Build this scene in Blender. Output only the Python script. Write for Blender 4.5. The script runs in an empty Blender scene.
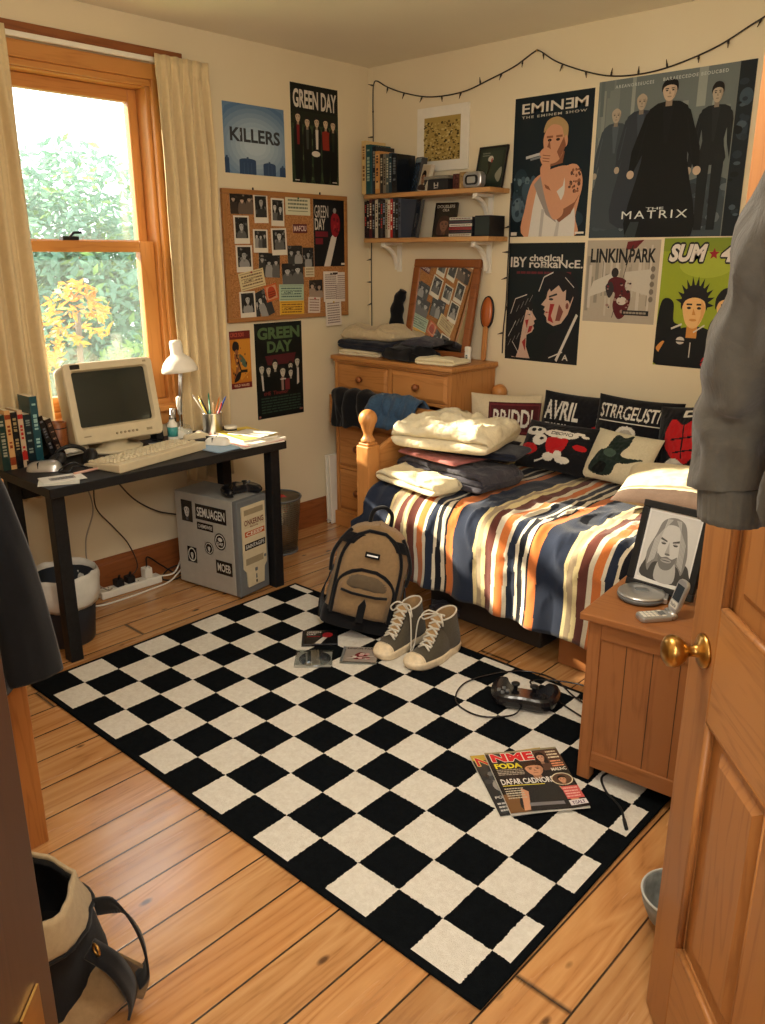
import bpy, bmesh, math, random
from math import sin, cos, pi, radians as RAD, sqrt, atan2, hypot
from mathutils import Vector, Matrix, noise
random.seed(7)
SC = bpy.context.scene
COL = SC.collection

# ------------------------------------------------------------------ mesh builder
class MB:
    def __init__(s):
        s.v = []; s.f = []; s.mi = []; s.sm = []; s.c = []; s.mats = []; s.M = Matrix.Identity(4)
    def mat(s, m):
        if m not in s.mats: s.mats.append(m)
        return s.mats.index(m)
    def add(s, vs, fs, m, smooth=False, col=None):
        o = len(s.v); k = s.mat(m)
        for p in vs: s.v.append(tuple(s.M @ Vector(p)))
        for i, f in enumerate(fs):
            s.f.append([o + q for q in f]); s.mi.append(k); s.sm.append(smooth)
            c = col[i] if isinstance(col, list) else col
            s.c.append(c or (1, 1, 1))
        return s
    def box(s, x0, x1, y0, y1, z0, z1, m, col=None):
        v = [(x, y, z) for x in (x0, x1) for y in (y0, y1) for z in (z0, z1)]
        f = [(0, 1, 3, 2), (4, 6, 7, 5), (0, 4, 5, 1), (2, 3, 7, 6), (0, 2, 6, 4), (1, 5, 7, 3)]
        return s.add(v, f, m, False, col)
    def cbox(s, c, d, m, rz=0, rx=0, ry=0, col=None):
        old = s.M
        s.M = old @ Matrix.Translation(c) @ Matrix.Rotation(rz, 4, 'Z') @ Matrix.Rotation(ry, 4, 'Y') @ Matrix.Rotation(rx, 4, 'X')
        s.box(-d[0]/2, d[0]/2, -d[1]/2, d[1]/2, -d[2]/2, d[2]/2, m, col); s.M = old
        return s
    def prism(s, pts, z0, z1, m, smooth=False, col=None):
        n = len(pts)
        v = [(x, y, z0) for x, y in pts] + [(x, y, z1) for x, y in pts]
        f = [tuple(range(n))[::-1], tuple(range(n, 2*n))] + [(i, (i+1) % n, n+(i+1) % n, n+i) for i in range(n)]
        return s.add(v, f, m, smooth, col)
    def lathe(s, prof, m, n=24, smooth=True, M=None, col=None):
        old = s.M
        if M is not None: s.M = old @ M
        v = []; f = []
        for r, z in prof:
            for i in range(n): a = 2*pi*i/n; v.append((r*cos(a), r*sin(a), z))
        for j in range(len(prof)-1):
            for i in range(n):
                f.append((j*n+i, j*n+(i+1) % n, (j+1)*n+(i+1) % n, (j+1)*n+i))
        if prof[0][0] > 1e-6: f.append(tuple(range(n))[::-1])
        if prof[-1][0] > 1e-6: f.append(tuple((len(prof)-1)*n+i for i in range(n)))
        s.add(v, f, m, smooth, col); s.M = old
        return s
    def cyl(s, p0, p1, r0, m, r1=None, n=16, col=None):
        p0 = Vector(p0); p1 = Vector(p1); d = p1-p0
        M = Matrix.Translation(p0) @ d.to_track_quat('Z', 'Y').to_matrix().to_4x4()
        return s.lathe([(r0, 0), (r0 if r1 is None else r1, d.length)], m, n, True, M, col)
    def tube(s, pts, r, m, n=6, closed=False, col=None):
        pts = [Vector(p) for p in pts]; N = len(pts); v = []; f = []
        up = Vector((0, 0, 1)); a = None
        for i, p in enumerate(pts):
            if closed: t = pts[(i+1) % N]-pts[i-1]
            else: t = pts[min(i+1, N-1)]-pts[max(i-1, 0)]
            if t.length < 1e-9: t = Vector((0, 0, 1))
            t.normalize()
            if a is None:
                a = t.cross(up)
                if a.length < .1: a = t.cross(Vector((1, 0, 0)))
            a = a-t*a.dot(t)
            if a.length < 1e-6: a = t.orthogonal()
            a.normalize(); b = t.cross(a)
            rr = r[i] if isinstance(r, (list, tuple)) else r
            for k in range(n): q = 2*pi*k/n; v.append(p+a*(rr*cos(q))+b*(rr*sin(q)))
        for i in range(N if closed else N-1):
            j = (i+1) % N
            for k in range(n): f.append((i*n+k, i*n+(k+1) % n, j*n+(k+1) % n, j*n+k))
        if not closed: f += [tuple(range(n))[::-1], tuple((N-1)*n+k for k in range(n))]
        return s.add(v, f, m, True, col)
    def grid(s, fn, nu, nv, m, cu=False, cv=False, smooth=True, colfn=None, flip=False):
        U = nu if cu else nu+1; V = nv if cv else nv+1
        v = [fn(i/nu, j/nv) for i in range(U) for j in range(V)]
        f = []; c = []
        for i in range(nu):
            for j in range(nv):
                a = i*V+j; b = ((i+1) % U)*V+j; d = i*V+(j+1) % V; e = ((i+1) % U)*V+(j+1) % V
                f.append((a, d, e, b) if flip else (a, b, e, d))
                c.append(colfn((i+.5)/nu, (j+.5)/nv) if colfn else None)
        return s.add(v, f, m, smooth, c)
    def ell(s, c, r, m, n=16, k=10, col=None, M=None):
        old = s.M
        s.M = old @ Matrix.Translation(c) @ (M if M is not None else Matrix.Identity(4)) @ Matrix.Diagonal((r[0], r[1], r[2], 1))
        s.lathe([(sin(pi*i/k), -cos(pi*i/k)) for i in range(k+1)], m, n, True, None, col); s.M = old
        return s
    def build(s, name, parent=None, loc=None, rot=None, bevel=0, seg=2, sub=0, solid=0, smooth_angle=None):
        me = bpy.data.meshes.new(name)
        me.from_pydata(s.v, [], s.f)
        for m in s.mats: me.materials.append(m)
        me.polygons.foreach_set('material_index', s.mi)
        me.polygons.foreach_set('use_smooth', s.sm)
        if any(c != (1, 1, 1) for c in s.c):
            at = me.color_attributes.new('Col', 'FLOAT_COLOR', 'CORNER'); buf = []
            for f, c in zip(s.f, s.c): buf += [c[0], c[1], c[2], 1.0]*len(f)
            at.data.foreach_set('color', buf)
        me.update()
        o = bpy.data.objects.new(name, me); COL.objects.link(o)
        if parent: o.parent = parent
        if loc: o.location = loc
        if rot: o.rotation_euler = rot
        if solid:
            q = o.modifiers.new('solid', 'SOLIDIFY'); q.thickness = solid; q.offset = 0
        if bevel:
            q = o.modifiers.new('bevel', 'BEVEL'); q.width = bevel; q.segments = seg; q.limit_method = 'ANGLE'; q.angle_limit = RAD(40)
        if sub:
            q = o.modifiers.new('sub', 'SUBSURF'); q.levels = sub; q.render_levels = sub
        return o

def tag(o, label=None, cat=None, group=None, kind=None):
    if label: o['label'] = label
    if cat: o['category'] = cat
    if group: o['group'] = group
    if kind: o['kind'] = kind
    return o
def thing(name, label, cat, loc=(0, 0, 0), rz=0, group=None, rot=None):
    o = bpy.data.objects.new(name, None); COL.objects.link(o); o.empty_display_size = .05
    o.location = loc; o.rotation_euler = rot or (0, 0, rz)
    return tag(o, label, cat, group)
def dup(root, loc, rot, label=None, group=None):
    r = root.copy(); COL.objects.link(r); r.location = loc; r.rotation_euler = rot
    if label: r['label'] = label
    if group: r['group'] = group
    for ch in list(root.children):
        c = ch.copy(); COL.objects.link(c); c.parent = r
        for g in list(ch.children):
            d = g.copy(); COL.objects.link(d); d.parent = c
    return r
def struct(name, mb, **k):
    return tag(mb.build(name, **k), kind='structure')
def nz(x, y=0., z=0.): return noise.noise(Vector((x, y, z)))
def lerp(a, b, t): return a+(b-a)*t
def sst(a, b, x):
    t = min(1, max(0, (x-a)/(b-a))); return t*t*(3-2*t)
def spline(pts, n=8, closed=False):
    P = [Vector(p) for p in pts]; out = []; N = len(P)
    for i in range(N if closed else N-1):
        g = (lambda k: P[k % N]) if closed else (lambda k: P[min(max(k, 0), N-1)])
        a, b, c, d = g(i-1), g(i), g(i+1), g(i+2)
        for j in range(n):
            t = j/n
            out.append(.5*((2*b)+(c-a)*t+(2*a-5*b+4*c-d)*t*t+(3*b-a-3*c+d)*t**3))
    if not closed: out.append(P[-1])
    return out

# ------------------------------------------------------------------ materials
def s2l(c): return tuple(((x/12.92) if x <= .04045 else ((x+.055)/1.055)**2.4) for x in c)
def rgb(r, g, b): return s2l((r/255, g/255, b/255))
class NT:
    def __init__(s, name):
        s.m = bpy.data.materials.new(name); s.m.use_nodes = True; s.t = s.m.node_tree
        s.b = s.t.nodes['Principled BSDF']
    def n(s, typ, props=None, **ins):
        q = s.t.nodes.new('ShaderNode'+typ)
        for k, v in (props or {}).items(): setattr(q, k, v)
        for k, v in ins.items():
            key = int(k[1:]) if k[0] == 'i' and k[1:].isdigit() else k.replace('_', ' ')
            s.set(q.inputs[key], v)
        return q
    def set(s, sock, v):
        if isinstance(v, bpy.types.NodeSocket): s.t.links.new(v, sock)
        elif isinstance(v, (tuple, list)) and sock.type == 'RGBA' and len(v) == 3: sock.default_value = (*v, 1)
        else: sock.default_value = v
    def ramp(s, fac, stops, interp='LINEAR'):
        q = s.t.nodes.new('ShaderNodeValToRGB'); q.color_ramp.interpolation = interp; e = q.color_ramp.elements
        while len(e) < len(stops): e.new(.5)
        for i, (p, c) in enumerate(stops): e[i].position = p; e[i].color = (*c, 1) if len(c) == 3 else c
        s.set(q.inputs[0], fac); return q.outputs[0]
    def math(s, op, a, b=0., c=None):
        q = s.n('Math', {'operation': op}, i0=a, i1=b)
        if c is not None: s.set(q.inputs[2], c)
        return q.outputs[0]
    def mix(s, fac, a, b, bt='MIX'):
        q = s.n('Mix', {'data_type': 'RGBA', 'blend_type': bt}); s.set(q.inputs[0], fac); s.set(q.inputs[6], a); s.set(q.inputs[7], b)
        return q.outputs[2]
    def bsdf(s, **ins):
        for k, v in ins.items(): s.set(s.b.inputs[k.replace('_', ' ')], v)
        return s
    def bump(s, h, strength=.3, dist=.002):
        q = s.n('Bump', None, Strength=strength, Distance=dist, Height=h); s.set(s.b.inputs['Normal'], q.outputs[0])
    def obj(s): return s.n('TexCoord').outputs['Object']

def plain(name, c, rough=.5, metal=0, var=.06, scale=30, bump=0, spec=.5, sheen=0, bscale=None):
    t = NT(name); o = t.obj()
    nn = t.n('TexNoise', None, Vector=o, Scale=scale, Detail=4.0).outputs[0]
    f = t.ramp(nn, [(.3, tuple(x*(1-var) for x in c)), (.7, tuple(min(1, x*(1+var)) for x in c))])
    t.bsdf(Base_Color=f, Roughness=rough, Metallic=metal, Specular_IOR_Level=spec)
    if sheen: t.bsdf(Sheen_Weight=sheen, Sheen_Roughness=.5)
    if bump:
        b = t.n('TexNoise', None, Vector=o, Scale=bscale or scale*4, Detail=3.0).outputs[0]; t.bump(b, bump)
    return t.m
def fabric(name, c, var=.12, scale=60, bump=.5, rough=.9, weave=900, fold=0):
    t = NT(name); o = t.obj()
    nn = t.n('TexNoise', None, Vector=o, Scale=scale, Detail=6.0, Roughness=.7).outputs[0]
    f = t.ramp(nn, [(.25, tuple(x*(1-var) for x in c)), (.75, tuple(min(1, x*(1+var)) for x in c))])
    w = t.n('TexNoise', None, Vector=o, Scale=weave, Detail=2.0).outputs[0]
    t.bsdf(Base_Color=f, Roughness=rough, Specular_IOR_Level=.15, Sheen_Weight=.15)
    if fold:
        k = t.n('TexNoise', None, Vector=o, Scale=16.0, Detail=4.0, Distortion=1.2).outputs[0]
        t.bump(t.math('ADD', t.math('MULTIPLY', k, 14.0), w), fold, .0016)
    else: t.bump(w, bump, .001)
    return t.m
def painted(name, rough=.6, spec=.3, var=.08, scale=120, bump=0, sheen=0, metal=0):
    """colour read from the printed / dyed pattern stored on the faces"""
    t = NT(name); a = t.n('Attribute', {'attribute_name': 'Col'}).outputs['Color']; o = t.obj()
    nn = t.n('TexNoise', None, Vector=o, Scale=scale, Detail=4.0).outputs[0]
    k = t.ramp(nn, [(.25, (1-var,)*3), (.75, (1, 1, 1))])
    t.bsdf(Base_Color=t.mix(1.0, a, k, 'MULTIPLY'), Roughness=rough, Specular_IOR_Level=spec, Metallic=metal)
    if sheen: t.bsdf(Sheen_Weight=sheen)
    if bump: t.bump(t.n('TexNoise', None, Vector=o, Scale=900.0, Detail=2.0).outputs[0], bump, .001)
    return t.m
def wood(name, c1, c2, axis='x', scale=1., rough=.42, knots=.6, dark=None, coat=0.):
    """grain runs along axis; c1 pale, c2 darker ring colour"""
    t = NT(name); o = t.obj(); oi = t.n('ObjectInfo').outputs['Random']
    off = t.n('CombineXYZ', None, X=t.math('MULTIPLY', oi, 7.3), Y=t.math('MULTIPLY', oi, 3.1), Z=t.math('MULTIPLY', oi, 5.7)).outputs[0]
    o = t.n('VectorMath', {'operation': 'ADD'}, i0=o, i1=off).outputs[0]
    sc = {'x': (.09, 1, 1), 'y': (1, .09, 1), 'z': (1, 1, .09)}[axis]
    mp = t.n('Mapping', None, Vector=o, Scale=tuple(q*scale for q in sc)).outputs[0]
    wob = t.n('TexNoise', None, Vector=mp, Scale=7.0, Detail=3.0, Distortion=.6).outputs[0]
    rings = t.math('FRACT', t.math('MULTIPLY', wob, 11.0))
    rings = t.math('ABSOLUTE', t.math('SUBTRACT', rings, .5))
    fine = t.n('TexNoise', None, Vector=mp, Scale=160.0, Detail=3.0).outputs[0]
    g = t.math('ADD', t.math('MULTIPLY', rings, .85), t.math('MULTIPLY', fine, .55))
    base = t.ramp(g, [(.05, c2), (.45, c1)])
    big = t.n('TexNoise', None, Vector=mp, Scale=2.2, Detail=1.0).outputs[0]
    base = t.mix(t.math('MULTIPLY', big, .45), base, tuple(q*.72 for q in c2))
    if knots:
        ks = {'x': (1.6, 5, 5), 'y': (5, 1.6, 5), 'z': (5, 5, 1.6)}[axis]
        km = t.n('Mapping', None, Vector=o, Scale=tuple(q*scale for q in ks)).outputs[0]
        vd = t.n('TexVoronoi', None, Vector=km, Scale=1.0, Randomness=1.0).outputs['Distance']
        kk = t.ramp(vd, [(0.0, (1, 1, 1)), (.06, (.9,)*3), (.13, (0, 0, 0))])
        base = t.mix(t.math('MULTIPLY', kk, knots), base, dark or tuple(q*.22 for q in c2))
    t.bsdf(Base_Color=base, Roughness=rough, Specular_IOR_Level=.4, Coat_Weight=coat, Coat_Roughness=.25)
    t.bump(g, .12, .001); return t.m

PINE1, PINE2 = rgb(204, 142, 80), rgb(162, 100, 48)
M = {}
M['pine_x'] = wood('pine grain along x', PINE1, PINE2, 'x')
M['pine_y'] = wood('pine grain along y', PINE1, PINE2, 'y')
M['pine_z'] = wood('pine grain upright', PINE1, PINE2, 'z')
CAB1, CAB2 = rgb(166, 108, 62), rgb(132, 80, 42)
M['cab_x'] = wood('stained pine x', CAB1, CAB2, 'x', knots=.8)
M['cab_z'] = wood('stained pine upright', CAB1, CAB2, 'z', knots=.8)
M['door_z'] = wood('door pine upright', rgb(174, 117, 64), rgb(138, 85, 43), 'z', scale=1.0, rough=.4, knots=.25)
M['door_x'] = wood('door pine level', rgb(184, 128, 73), rgb(148, 94, 50), 'x', scale=1.0, rough=.4, knots=.25)
M['win_y'] = wood('window wood level', rgb(206, 142, 76), rgb(178, 112, 54), 'y', knots=.2, rough=.35)
M['win_z'] = wood('window wood upright', rgb(206, 142, 76), rgb(178, 112, 54), 'z', knots=.2, rough=.35)
M['base_y'] = wood('baseboard wood', rgb(150, 88, 46), rgb(112, 60, 28), 'y', knots=.3)
M['base_x'] = wood('baseboard wood x', rgb(150, 88, 46), rgb(112, 60, 28), 'x', knots=.3)
M['dark_z'] = wood('dark jamb wood', rgb(72, 43, 25), rgb(50, 28, 15), 'z', knots=.2)
M['wardrobe'] = wood('wardrobe wood', rgb(188, 122, 62), rgb(146, 86, 38), 'z', knots=.3)
M['cork_frame'] = wood('cork frame wood', rgb(176, 122, 68), rgb(140, 90, 46), 'y', knots=.1)
M['mirror_frame'] = wood('mirror frame wood', rgb(150, 88, 44), rgb(104, 56, 24), 'x', knots=.3)
M['shelf'] = wood('shelf pine', rgb(206, 156, 98), rgb(166, 112, 60), 'x', knots=.4)
M['black'] = plain('black satin', (.010, .010, .011), .5, var=.2, spec=.3)
M['blackgloss'] = plain('black gloss plastic', (.01, .01, .012), .2, var=.1)
M['desk_black'] = plain('black desk laminate', (.010, .010, .011), .5, var=.3, scale=80, bump=.05, spec=.25)
M['white'] = plain('white paint', rgb(232, 226, 212), .45, var=.03)
M['whiteplastic'] = plain('white plastic', rgb(228, 224, 212), .4, var=.03)
M['beigeplastic'] = plain('beige computer plastic', rgb(206, 192, 160), .5, var=.04)
M['beigedark'] = plain('dark beige plastic', rgb(150, 136, 108), .6, var=.05)  # darker beige for vent slots, buttons and drive fronts
M['keycap'] = plain('beige keycaps', rgb(214, 202, 172), .5, var=.05)
M['silver'] = plain('silver plastic', rgb(186, 186, 186), .32, .75, var=.05)
M['steel'] = plain('brushed steel', rgb(200, 198, 194), .3, 1, var=.06)
M['brass'] = plain('aged brass', rgb(176, 134, 70), .3, 1, var=.25, scale=14)
M['pcgrey'] = plain('pale grey pc case', rgb(172, 170, 162), .42, .15, var=.05)
M['pcgreydark'] = plain('grey pc plastic', rgb(104, 108, 110), .45, var=.05)
M['print'] = painted('printed paper', .5, .25, .05)
M['gloss_print'] = painted('gloss printed card', .25, .5, .04)
M['dye'] = painted('dyed cloth', .9, .1, .14, 160, .45, sheen=.15)
M['screen'] = plain('crt glass', (.012, .018, .017), .12, var=.1, spec=.7)
M['curtain'] = fabric('cream curtain linen', rgb(214, 192, 150), .07, 40, .4)
M['cream_cloth'] = fabric('cream blanket', rgb(220, 208, 176), .1, 40, .8, fold=.6)
M['cream_cloth2'] = fabric('cream towel', rgb(222, 210, 174), .08, 60, .8, fold=.35)
M['navy_cloth'] = fabric('navy cloth', rgb(26, 30, 44), .25, 50, .5)
M['charcoal_cloth'] = fabric('charcoal marl', rgb(60, 58, 66), .35, 150, .6, fold=.5)
M['pink_cloth'] = fabric('dusty pink cloth', rgb(170, 104, 100), .2, 80, .5)
M['black_cloth'] = fabric('black cloth', rgb(20, 20, 23), .3, 60, .5)
M['beige_cloth'] = fabric('beige jersey', rgb(196, 178, 144), .12, 60, .6, fold=.6)
M['denim'] = fabric('blue denim', rgb(58, 84, 112), .3, 90, .8)
M['hoodie'] = fabric('grey brown fleece', rgb(76, 71, 62), .1, 90, .5, fold=.3)
M['khaki'] = fabric('khaki canvas', rgb(142, 116, 84), .14, 60, .8)
M['khaki_pale'] = fabric('pale khaki canvas', rgb(176, 156, 124), .12, 60, .8)
M['shoe'] = fabric('grey olive canvas', rgb(80, 74, 62), .15, 120, .8)
M['shoe_in'] = fabric('tan shoe lining', rgb(172, 140, 98), .12, 80, .6)
M['rubber'] = plain('worn cream rubber', rgb(226, 208, 176), .6, var=.12, scale=60)
M['lace'] = fabric('grey white lace', rgb(206, 200, 186), .1, 300, .4)
M['paper'] = plain('white paper', rgb(232, 228, 216), .7, var=.03)
M['pillow'] = fabric('cream pillow cotton', rgb(222, 208, 172), .06, 30, .3)
def glassmat(name, tint=(1, 1, 1), refl=.9, haze=0):
    t = NT(name); t.t.nodes.remove(t.b)
    fr = t.math('ADD', .05, t.math('MULTIPLY', t.math('POWER', t.n('LayerWeight', None, Blend=.5).outputs['Facing'], 4.0), .6))
    tr = t.n('BsdfTransparent', None, Color=tint).outputs[0]; gl = t.n('BsdfGlossy', None, Roughness=.02, Color=(refl,)*3).outputs[0]
    mx = t.n('MixShader', None, i0=fr, i1=tr, i2=gl).outputs[0]
    if haze: mx = t.n('MixShader', None, i0=haze, i1=mx, i2=t.n('BsdfTranslucent', None, Color=(.9, .95, .95)).outputs[0]).outputs[0]  # translucent share mixed in to imitate haze over the view
    t.t.links.new(mx, t.t.nodes['Material Output'].inputs[0]); return t.m
M['pane'] = glassmat('window glass', (.97, .98, .97), haze=.018)
M['clear'] = glassmat('clear plastic', (.9, .92, .92))
t = NT('mirror glass'); t.bsdf(Base_Color=(.86, .87, .85), Metallic=1.0, Roughness=.015); M['mirror'] = t.m

# ------------------------------------------------------------------ lettering (built-in font) as flat polygons
_tc = {}
def text_polys(s, shear=0, bold=0, space=1.):
    key = (s, shear, bold, space)
    if key in _tc: return _tc[key]
    cu = bpy.data.curves.new('lettering', 'FONT'); cu.body = s; cu.shear = shear; cu.offset = bold; cu.space_character = space
    cu.resolution_u = 3; cu.fill_mode = 'BOTH'
    ob = bpy.data.objects.new('lettering', cu); COL.objects.link(ob)
    bpy.context.view_layer.update()
    me = bpy.data.meshes.new_from_object(ob.evaluated_get(bpy.context.evaluated_depsgraph_get()))
    V = [(v.co.x, v.co.y) for v in me.vertices]; F = [tuple(p.vertices) for p in me.polygons]
    bpy.data.objects.remove(ob); bpy.data.curves.remove(cu); bpy.data.meshes.remove(me)
    if V:
        x0 = min(v[0] for v in V); x1 = max(v[0] for v in V); y0 = min(v[1] for v in V); y1 = max(v[1] for v in V)
        V = [((v[0]-x0)/max(1e-6, x1-x0), (v[1]-y0)/max(1e-6, y1-y0)) for v in V]
    _tc[key] = (V, F); return _tc[key]

class Art:
    """a flat printed design: layers of polygons in 0..1 coordinates (x right, y up)"""
    def __init__(s, bg): s.L = [([(0, 0), (1, 0), (1, 1), (0, 1)], [(0, 1, 2, 3)], bg)]
    def poly(s, pts, c): s.L.append((list(pts), [tuple(range(len(pts)))], c)); return s
    def rect(s, x0, y0, x1, y1, c): return s.poly([(x0, y0), (x1, y0), (x1, y1), (x0, y1)], c)
    def ell(s, cx, cy, rx, ry, c, n=20, a0=0, a1=2*pi, rot=0):
        P = []
        for i in range(n):
            a = a0+(a1-a0)*i/(n if a1-a0 > 6.2 else n-1); x = rx*cos(a); y = ry*sin(a)
            P.append((cx+x*cos(rot)-y*sin(rot), cy+x*sin(rot)+y*cos(rot)))
        return s.poly(P, c)
    def blob(s, pts, c, n=5):
        return s.poly([(p.x, p.y) for p in spline([(x, y, 0) for x, y in pts], n, True)], c)
    def line(s, pts, w, c):
        for (x0, y0), (x1, y1) in zip(pts, pts[1:]):
            d = hypot(x1-x0, y1-y0) or 1; nx, ny = -(y1-y0)/d*w/2, (x1-x0)/d*w/2
            s.poly([(x0+nx, y0+ny), (x0-nx, y0-ny), (x1-nx, y1-ny), (x1+nx, y1+ny)], c)
        return s
    def text(s, st, x0, y0, x1, y1, c, shear=0, bold=.02, space=1., rot=0):
        V, F = text_polys(st, shear, bold, space)
        P = [(x0+(x1-x0)*a, y0+(y1-y0)*b) for a, b in V]
        if rot:
            cx, cy = (x0+x1)/2, (y0+y1)/2
            P = [(cx+(x-cx)*cos(rot)-(y-cy)*sin(rot), cy+(x-cx)*sin(rot)+(y-cy)*cos(rot)) for x, y in P]
        s.L.append((P, F, c)); return s
    def outlined(s, st, x0, y0, x1, y1, c, edge, w=.012, **k):
        for dx, dy in ((-w, 0), (w, 0), (0, -w), (0, w), (-w*.7, -w*.7), (w*.7, w*.7), (-w*.7, w*.7), (w*.7, -w*.7)):
            s.text(st, x0+dx, y0+dy, x1+dx, y1+dy, edge, **k)
        return s.text(st, x0, y0, x1, y1, c, **k)
    def scribble(s, x0, y0, x1, y1, rows, c, seed=1):
        r = random.Random(seed); h = (y1-y0)/rows
        for i in range(rows):
            x = x0; y = y1-(i+.75)*h
            while x < x1-.02:
                w = r.uniform(.03, .1)*(x1-x0)*1.6; w = min(w, x1-x)
                s.rect(x, y, x+w*.85, y+h*.5, c); x += w
        return s
    def mottle(s, x0, y0, x1, y1, n, cols, r0, r1, seed=2):
        r = random.Random(seed)
        for i in range(n):
            a = r.uniform(r0, r1)
            s.ell(min(max(r.uniform(x0, x1), x0+a), x1-a), min(max(r.uniform(y0, y1), y0+a), y1-a), a, a*r.uniform(.5, 1.), r.choice(cols), 8)
        return s
    def face(s, cx, cy, w, h, skin, hair, style='short', shade=None, eye=(.02, .02, .02), lip=None):
        """a simple printed head, w half width, h half height"""
        shade = shade or tuple(q*.55 for q in skin)
        if style == 'long': s.blob([(cx-w*1.5, cy-h*1.5), (cx-w*1.45, cy+h*.4), (cx-w*.7, cy+h*1.25), (cx+w*.7, cy+h*1.25), (cx+w*1.45, cy+h*.4), (cx+w*1.5, cy-h*1.5), (cx, cy-h*1.2)], hair)
        s.rect(cx-w*.45, cy-h*1.5, cx+w*.45, cy-h*.5, shade)
        s.blob([(cx, cy-h), (cx+w*.6, cy-h*.75), (cx+w*.97, cy), (cx+w*.9, cy+h*.6), (cx, cy+h), (cx-w*.9, cy+h*.6), (cx-w*.97, cy), (cx-w*.6, cy-h*.75)], skin)
        if style in ('short', 'long', 'spiky'):
            top = [(cx-w*1.08, cy-.05*h), (cx-w*1.12, cy+h*.6), (cx-w*.6, cy+h*1.15), (cx+w*.2, cy+h*1.22), (cx+w*.9, cy+h*.95), (cx+w*1.12, cy+h*.4), (cx+w*1.02, cy-.05*h), (cx+w*.8, cy+h*.42), (cx, cy+h*.6), (cx-w*.8, cy+h*.42)]
            s.blob(top, hair, 4)
        if style == 'spiky':
            for i in range(11):
                a = pi*(i-.5)/10+.06; s.poly([(cx+w*1.0*cos(a-.2), cy+h*.3+h*.75*sin(a-.2)), (cx+w*1.65*cos(a), cy+h*.35+h*1.35*sin(a)), (cx+w*1.0*cos(a+.2), cy+h*.3+h*.75*sin(a+.2))], hair)
        for sg in (-1, 1):
            s.rect(cx+sg*w*.42-w*.24, cy+h*.2, cx+sg*w*.42+w*.24, cy+h*.29, hair if style != 'bald' else shade)
            s.ell(cx+sg*w*.42, cy+h*.06, w*.18, h*.07, eye, 10)
        s.poly([(cx-w*.04, cy+h*.05), (cx+w*.2, cy-h*.3), (cx-w*.12, cy-h*.3)], shade)
        s.ell(cx, cy-h*.56, w*.32, h*.07, lip or shade, 10)
        s.poly([(cx+w*.55, cy+h*.5), (cx+w*.95, cy+h*.1), (cx+w*.85, cy-h*.4), (cx+w*.4, cy-h*.85), (cx+w*.62, cy-h*.3)], tuple(.5*(a+b) for a, b in zip(skin, shade)))
        return s
    def flat(s, mb, P, eu, ev, m=None, dz=.00035, clip=True):
        """lay the design on the parallelogram P + x eu + y ev, each layer a hair above the last"""
        P = Vector(P); eu = Vector(eu); ev = Vector(ev); n = eu.cross(ev).normalized()
        for k, (V, F, c) in enumerate(s.L):
            z = n*(dz*min(k, 1)+.00002*k)
            vs = [(min(max(x, 0), 1), min(max(y, 0), 1)) if clip else (x, y) for x, y in V]
            mb.add([P+eu*x+ev*y+z for x, y in vs], F, m or M['print'], False, c)
        return mb
    def raster(s, nu, nv):
        g = [[s.L[0][2]]*nv for _ in range(nu)]
        for V, F, c in s.L[1:]:
            for f in F:
                q = [V[i] for i in f]; n = len(q)
                xa = max(0, int(min(p[0] for p in q)*nu-1)); xb = min(nu-1, int(max(p[0] for p in q)*nu+1))
                ya = max(0, int(min(p[1] for p in q)*nv-1)); yb = min(nv-1, int(max(p[1] for p in q)*nv+1))
                for i in range(xa, xb+1):
                    x = (i+.5)/nu
                    for j in range(ya, yb+1):
                        y = (j+.5)/nv; ins = False
                        for k in range(n):
                            (x0, y0), (x1, y1) = q[k], q[k-1]
                            if (y0 > y) != (y1 > y) and x < (x1-x0)*(y-y0)/(y1-y0)+x0: ins = not ins
                        if ins: g[i][j] = c
        return lambda u, v: g[min(nu-1, int(u*nu))][min(nv-1, int(v*nv))]
# ================================================================== camera
CAM = Vector((3.3096, -3.4415, 1.4695)); YAW, PIT = .7503, .3051
F_ = Vector((-sin(YAW)*cos(PIT), cos(YAW)*cos(PIT), -sin(PIT))); R_ = Vector((cos(YAW), sin(YAW), 0)); U_ = R_.cross(F_)
cd = bpy.data.cameras.new('camera'); cam = bpy.data.objects.new('camera', cd); COL.objects.link(cam)
cam.matrix_world = Matrix(((R_.x, U_.x, -F_.x, CAM.x), (R_.y, U_.y, -F_.y, CAM.y), (R_.z, U_.z, -F_.z, CAM.z), (0, 0, 0, 1)))
cd.sensor_fit = 'VERTICAL'; cd.sensor_height = 36; cd.lens = 817.2/1024*36; cd.clip_start = .02
SC.camera = cam
vs_ = SC.view_settings; vs_.view_transform = 'Standard'; vs_.look = 'None'; vs_.gamma = 1; vs_.use_curve_mapping = False; vs_.exposure = 0.0

# ================================================================== light
w = bpy.data.worlds.new('sky'); SC.world = w; w.use_nodes = True
bg = w.node_tree.nodes['Background']; bg.inputs[0].default_value = (.93, .97, 1, 1); bg.inputs[1].default_value = 4.2
def lamp(name, typ, energy, color, loc, rot=None, target=None, **k):
    d = bpy.data.lights.new(name, typ); d.energy = energy; d.color = color
    for a, b in k.items(): setattr(d, a, b)
    o = bpy.data.objects.new(name, d); COL.objects.link(o); o.location = loc
    if target: o.rotation_euler = (Vector(target)-Vector(loc)).to_track_quat('-Z', 'Y').to_euler()
    return o
lamp('sun', 'SUN', 22.0, (1, .85, .64), (-4, -4, 4), target=(-4+1.6, -4+.74, 4-.92), angle=RAD(1.2))
lamp('added_room_fill', 'POINT', 42, (1, .92, .80), (2.25, -2.3, 2.0), shadow_soft_size=.16)  # unseen fill light, added to brighten the walls and ceiling
lamp('hall_light', 'AREA', 36, (1, .94, .86), (3.75, -3.6, 2.25), target=(2.0, -1.0, 1.3), size=.6)

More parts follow.
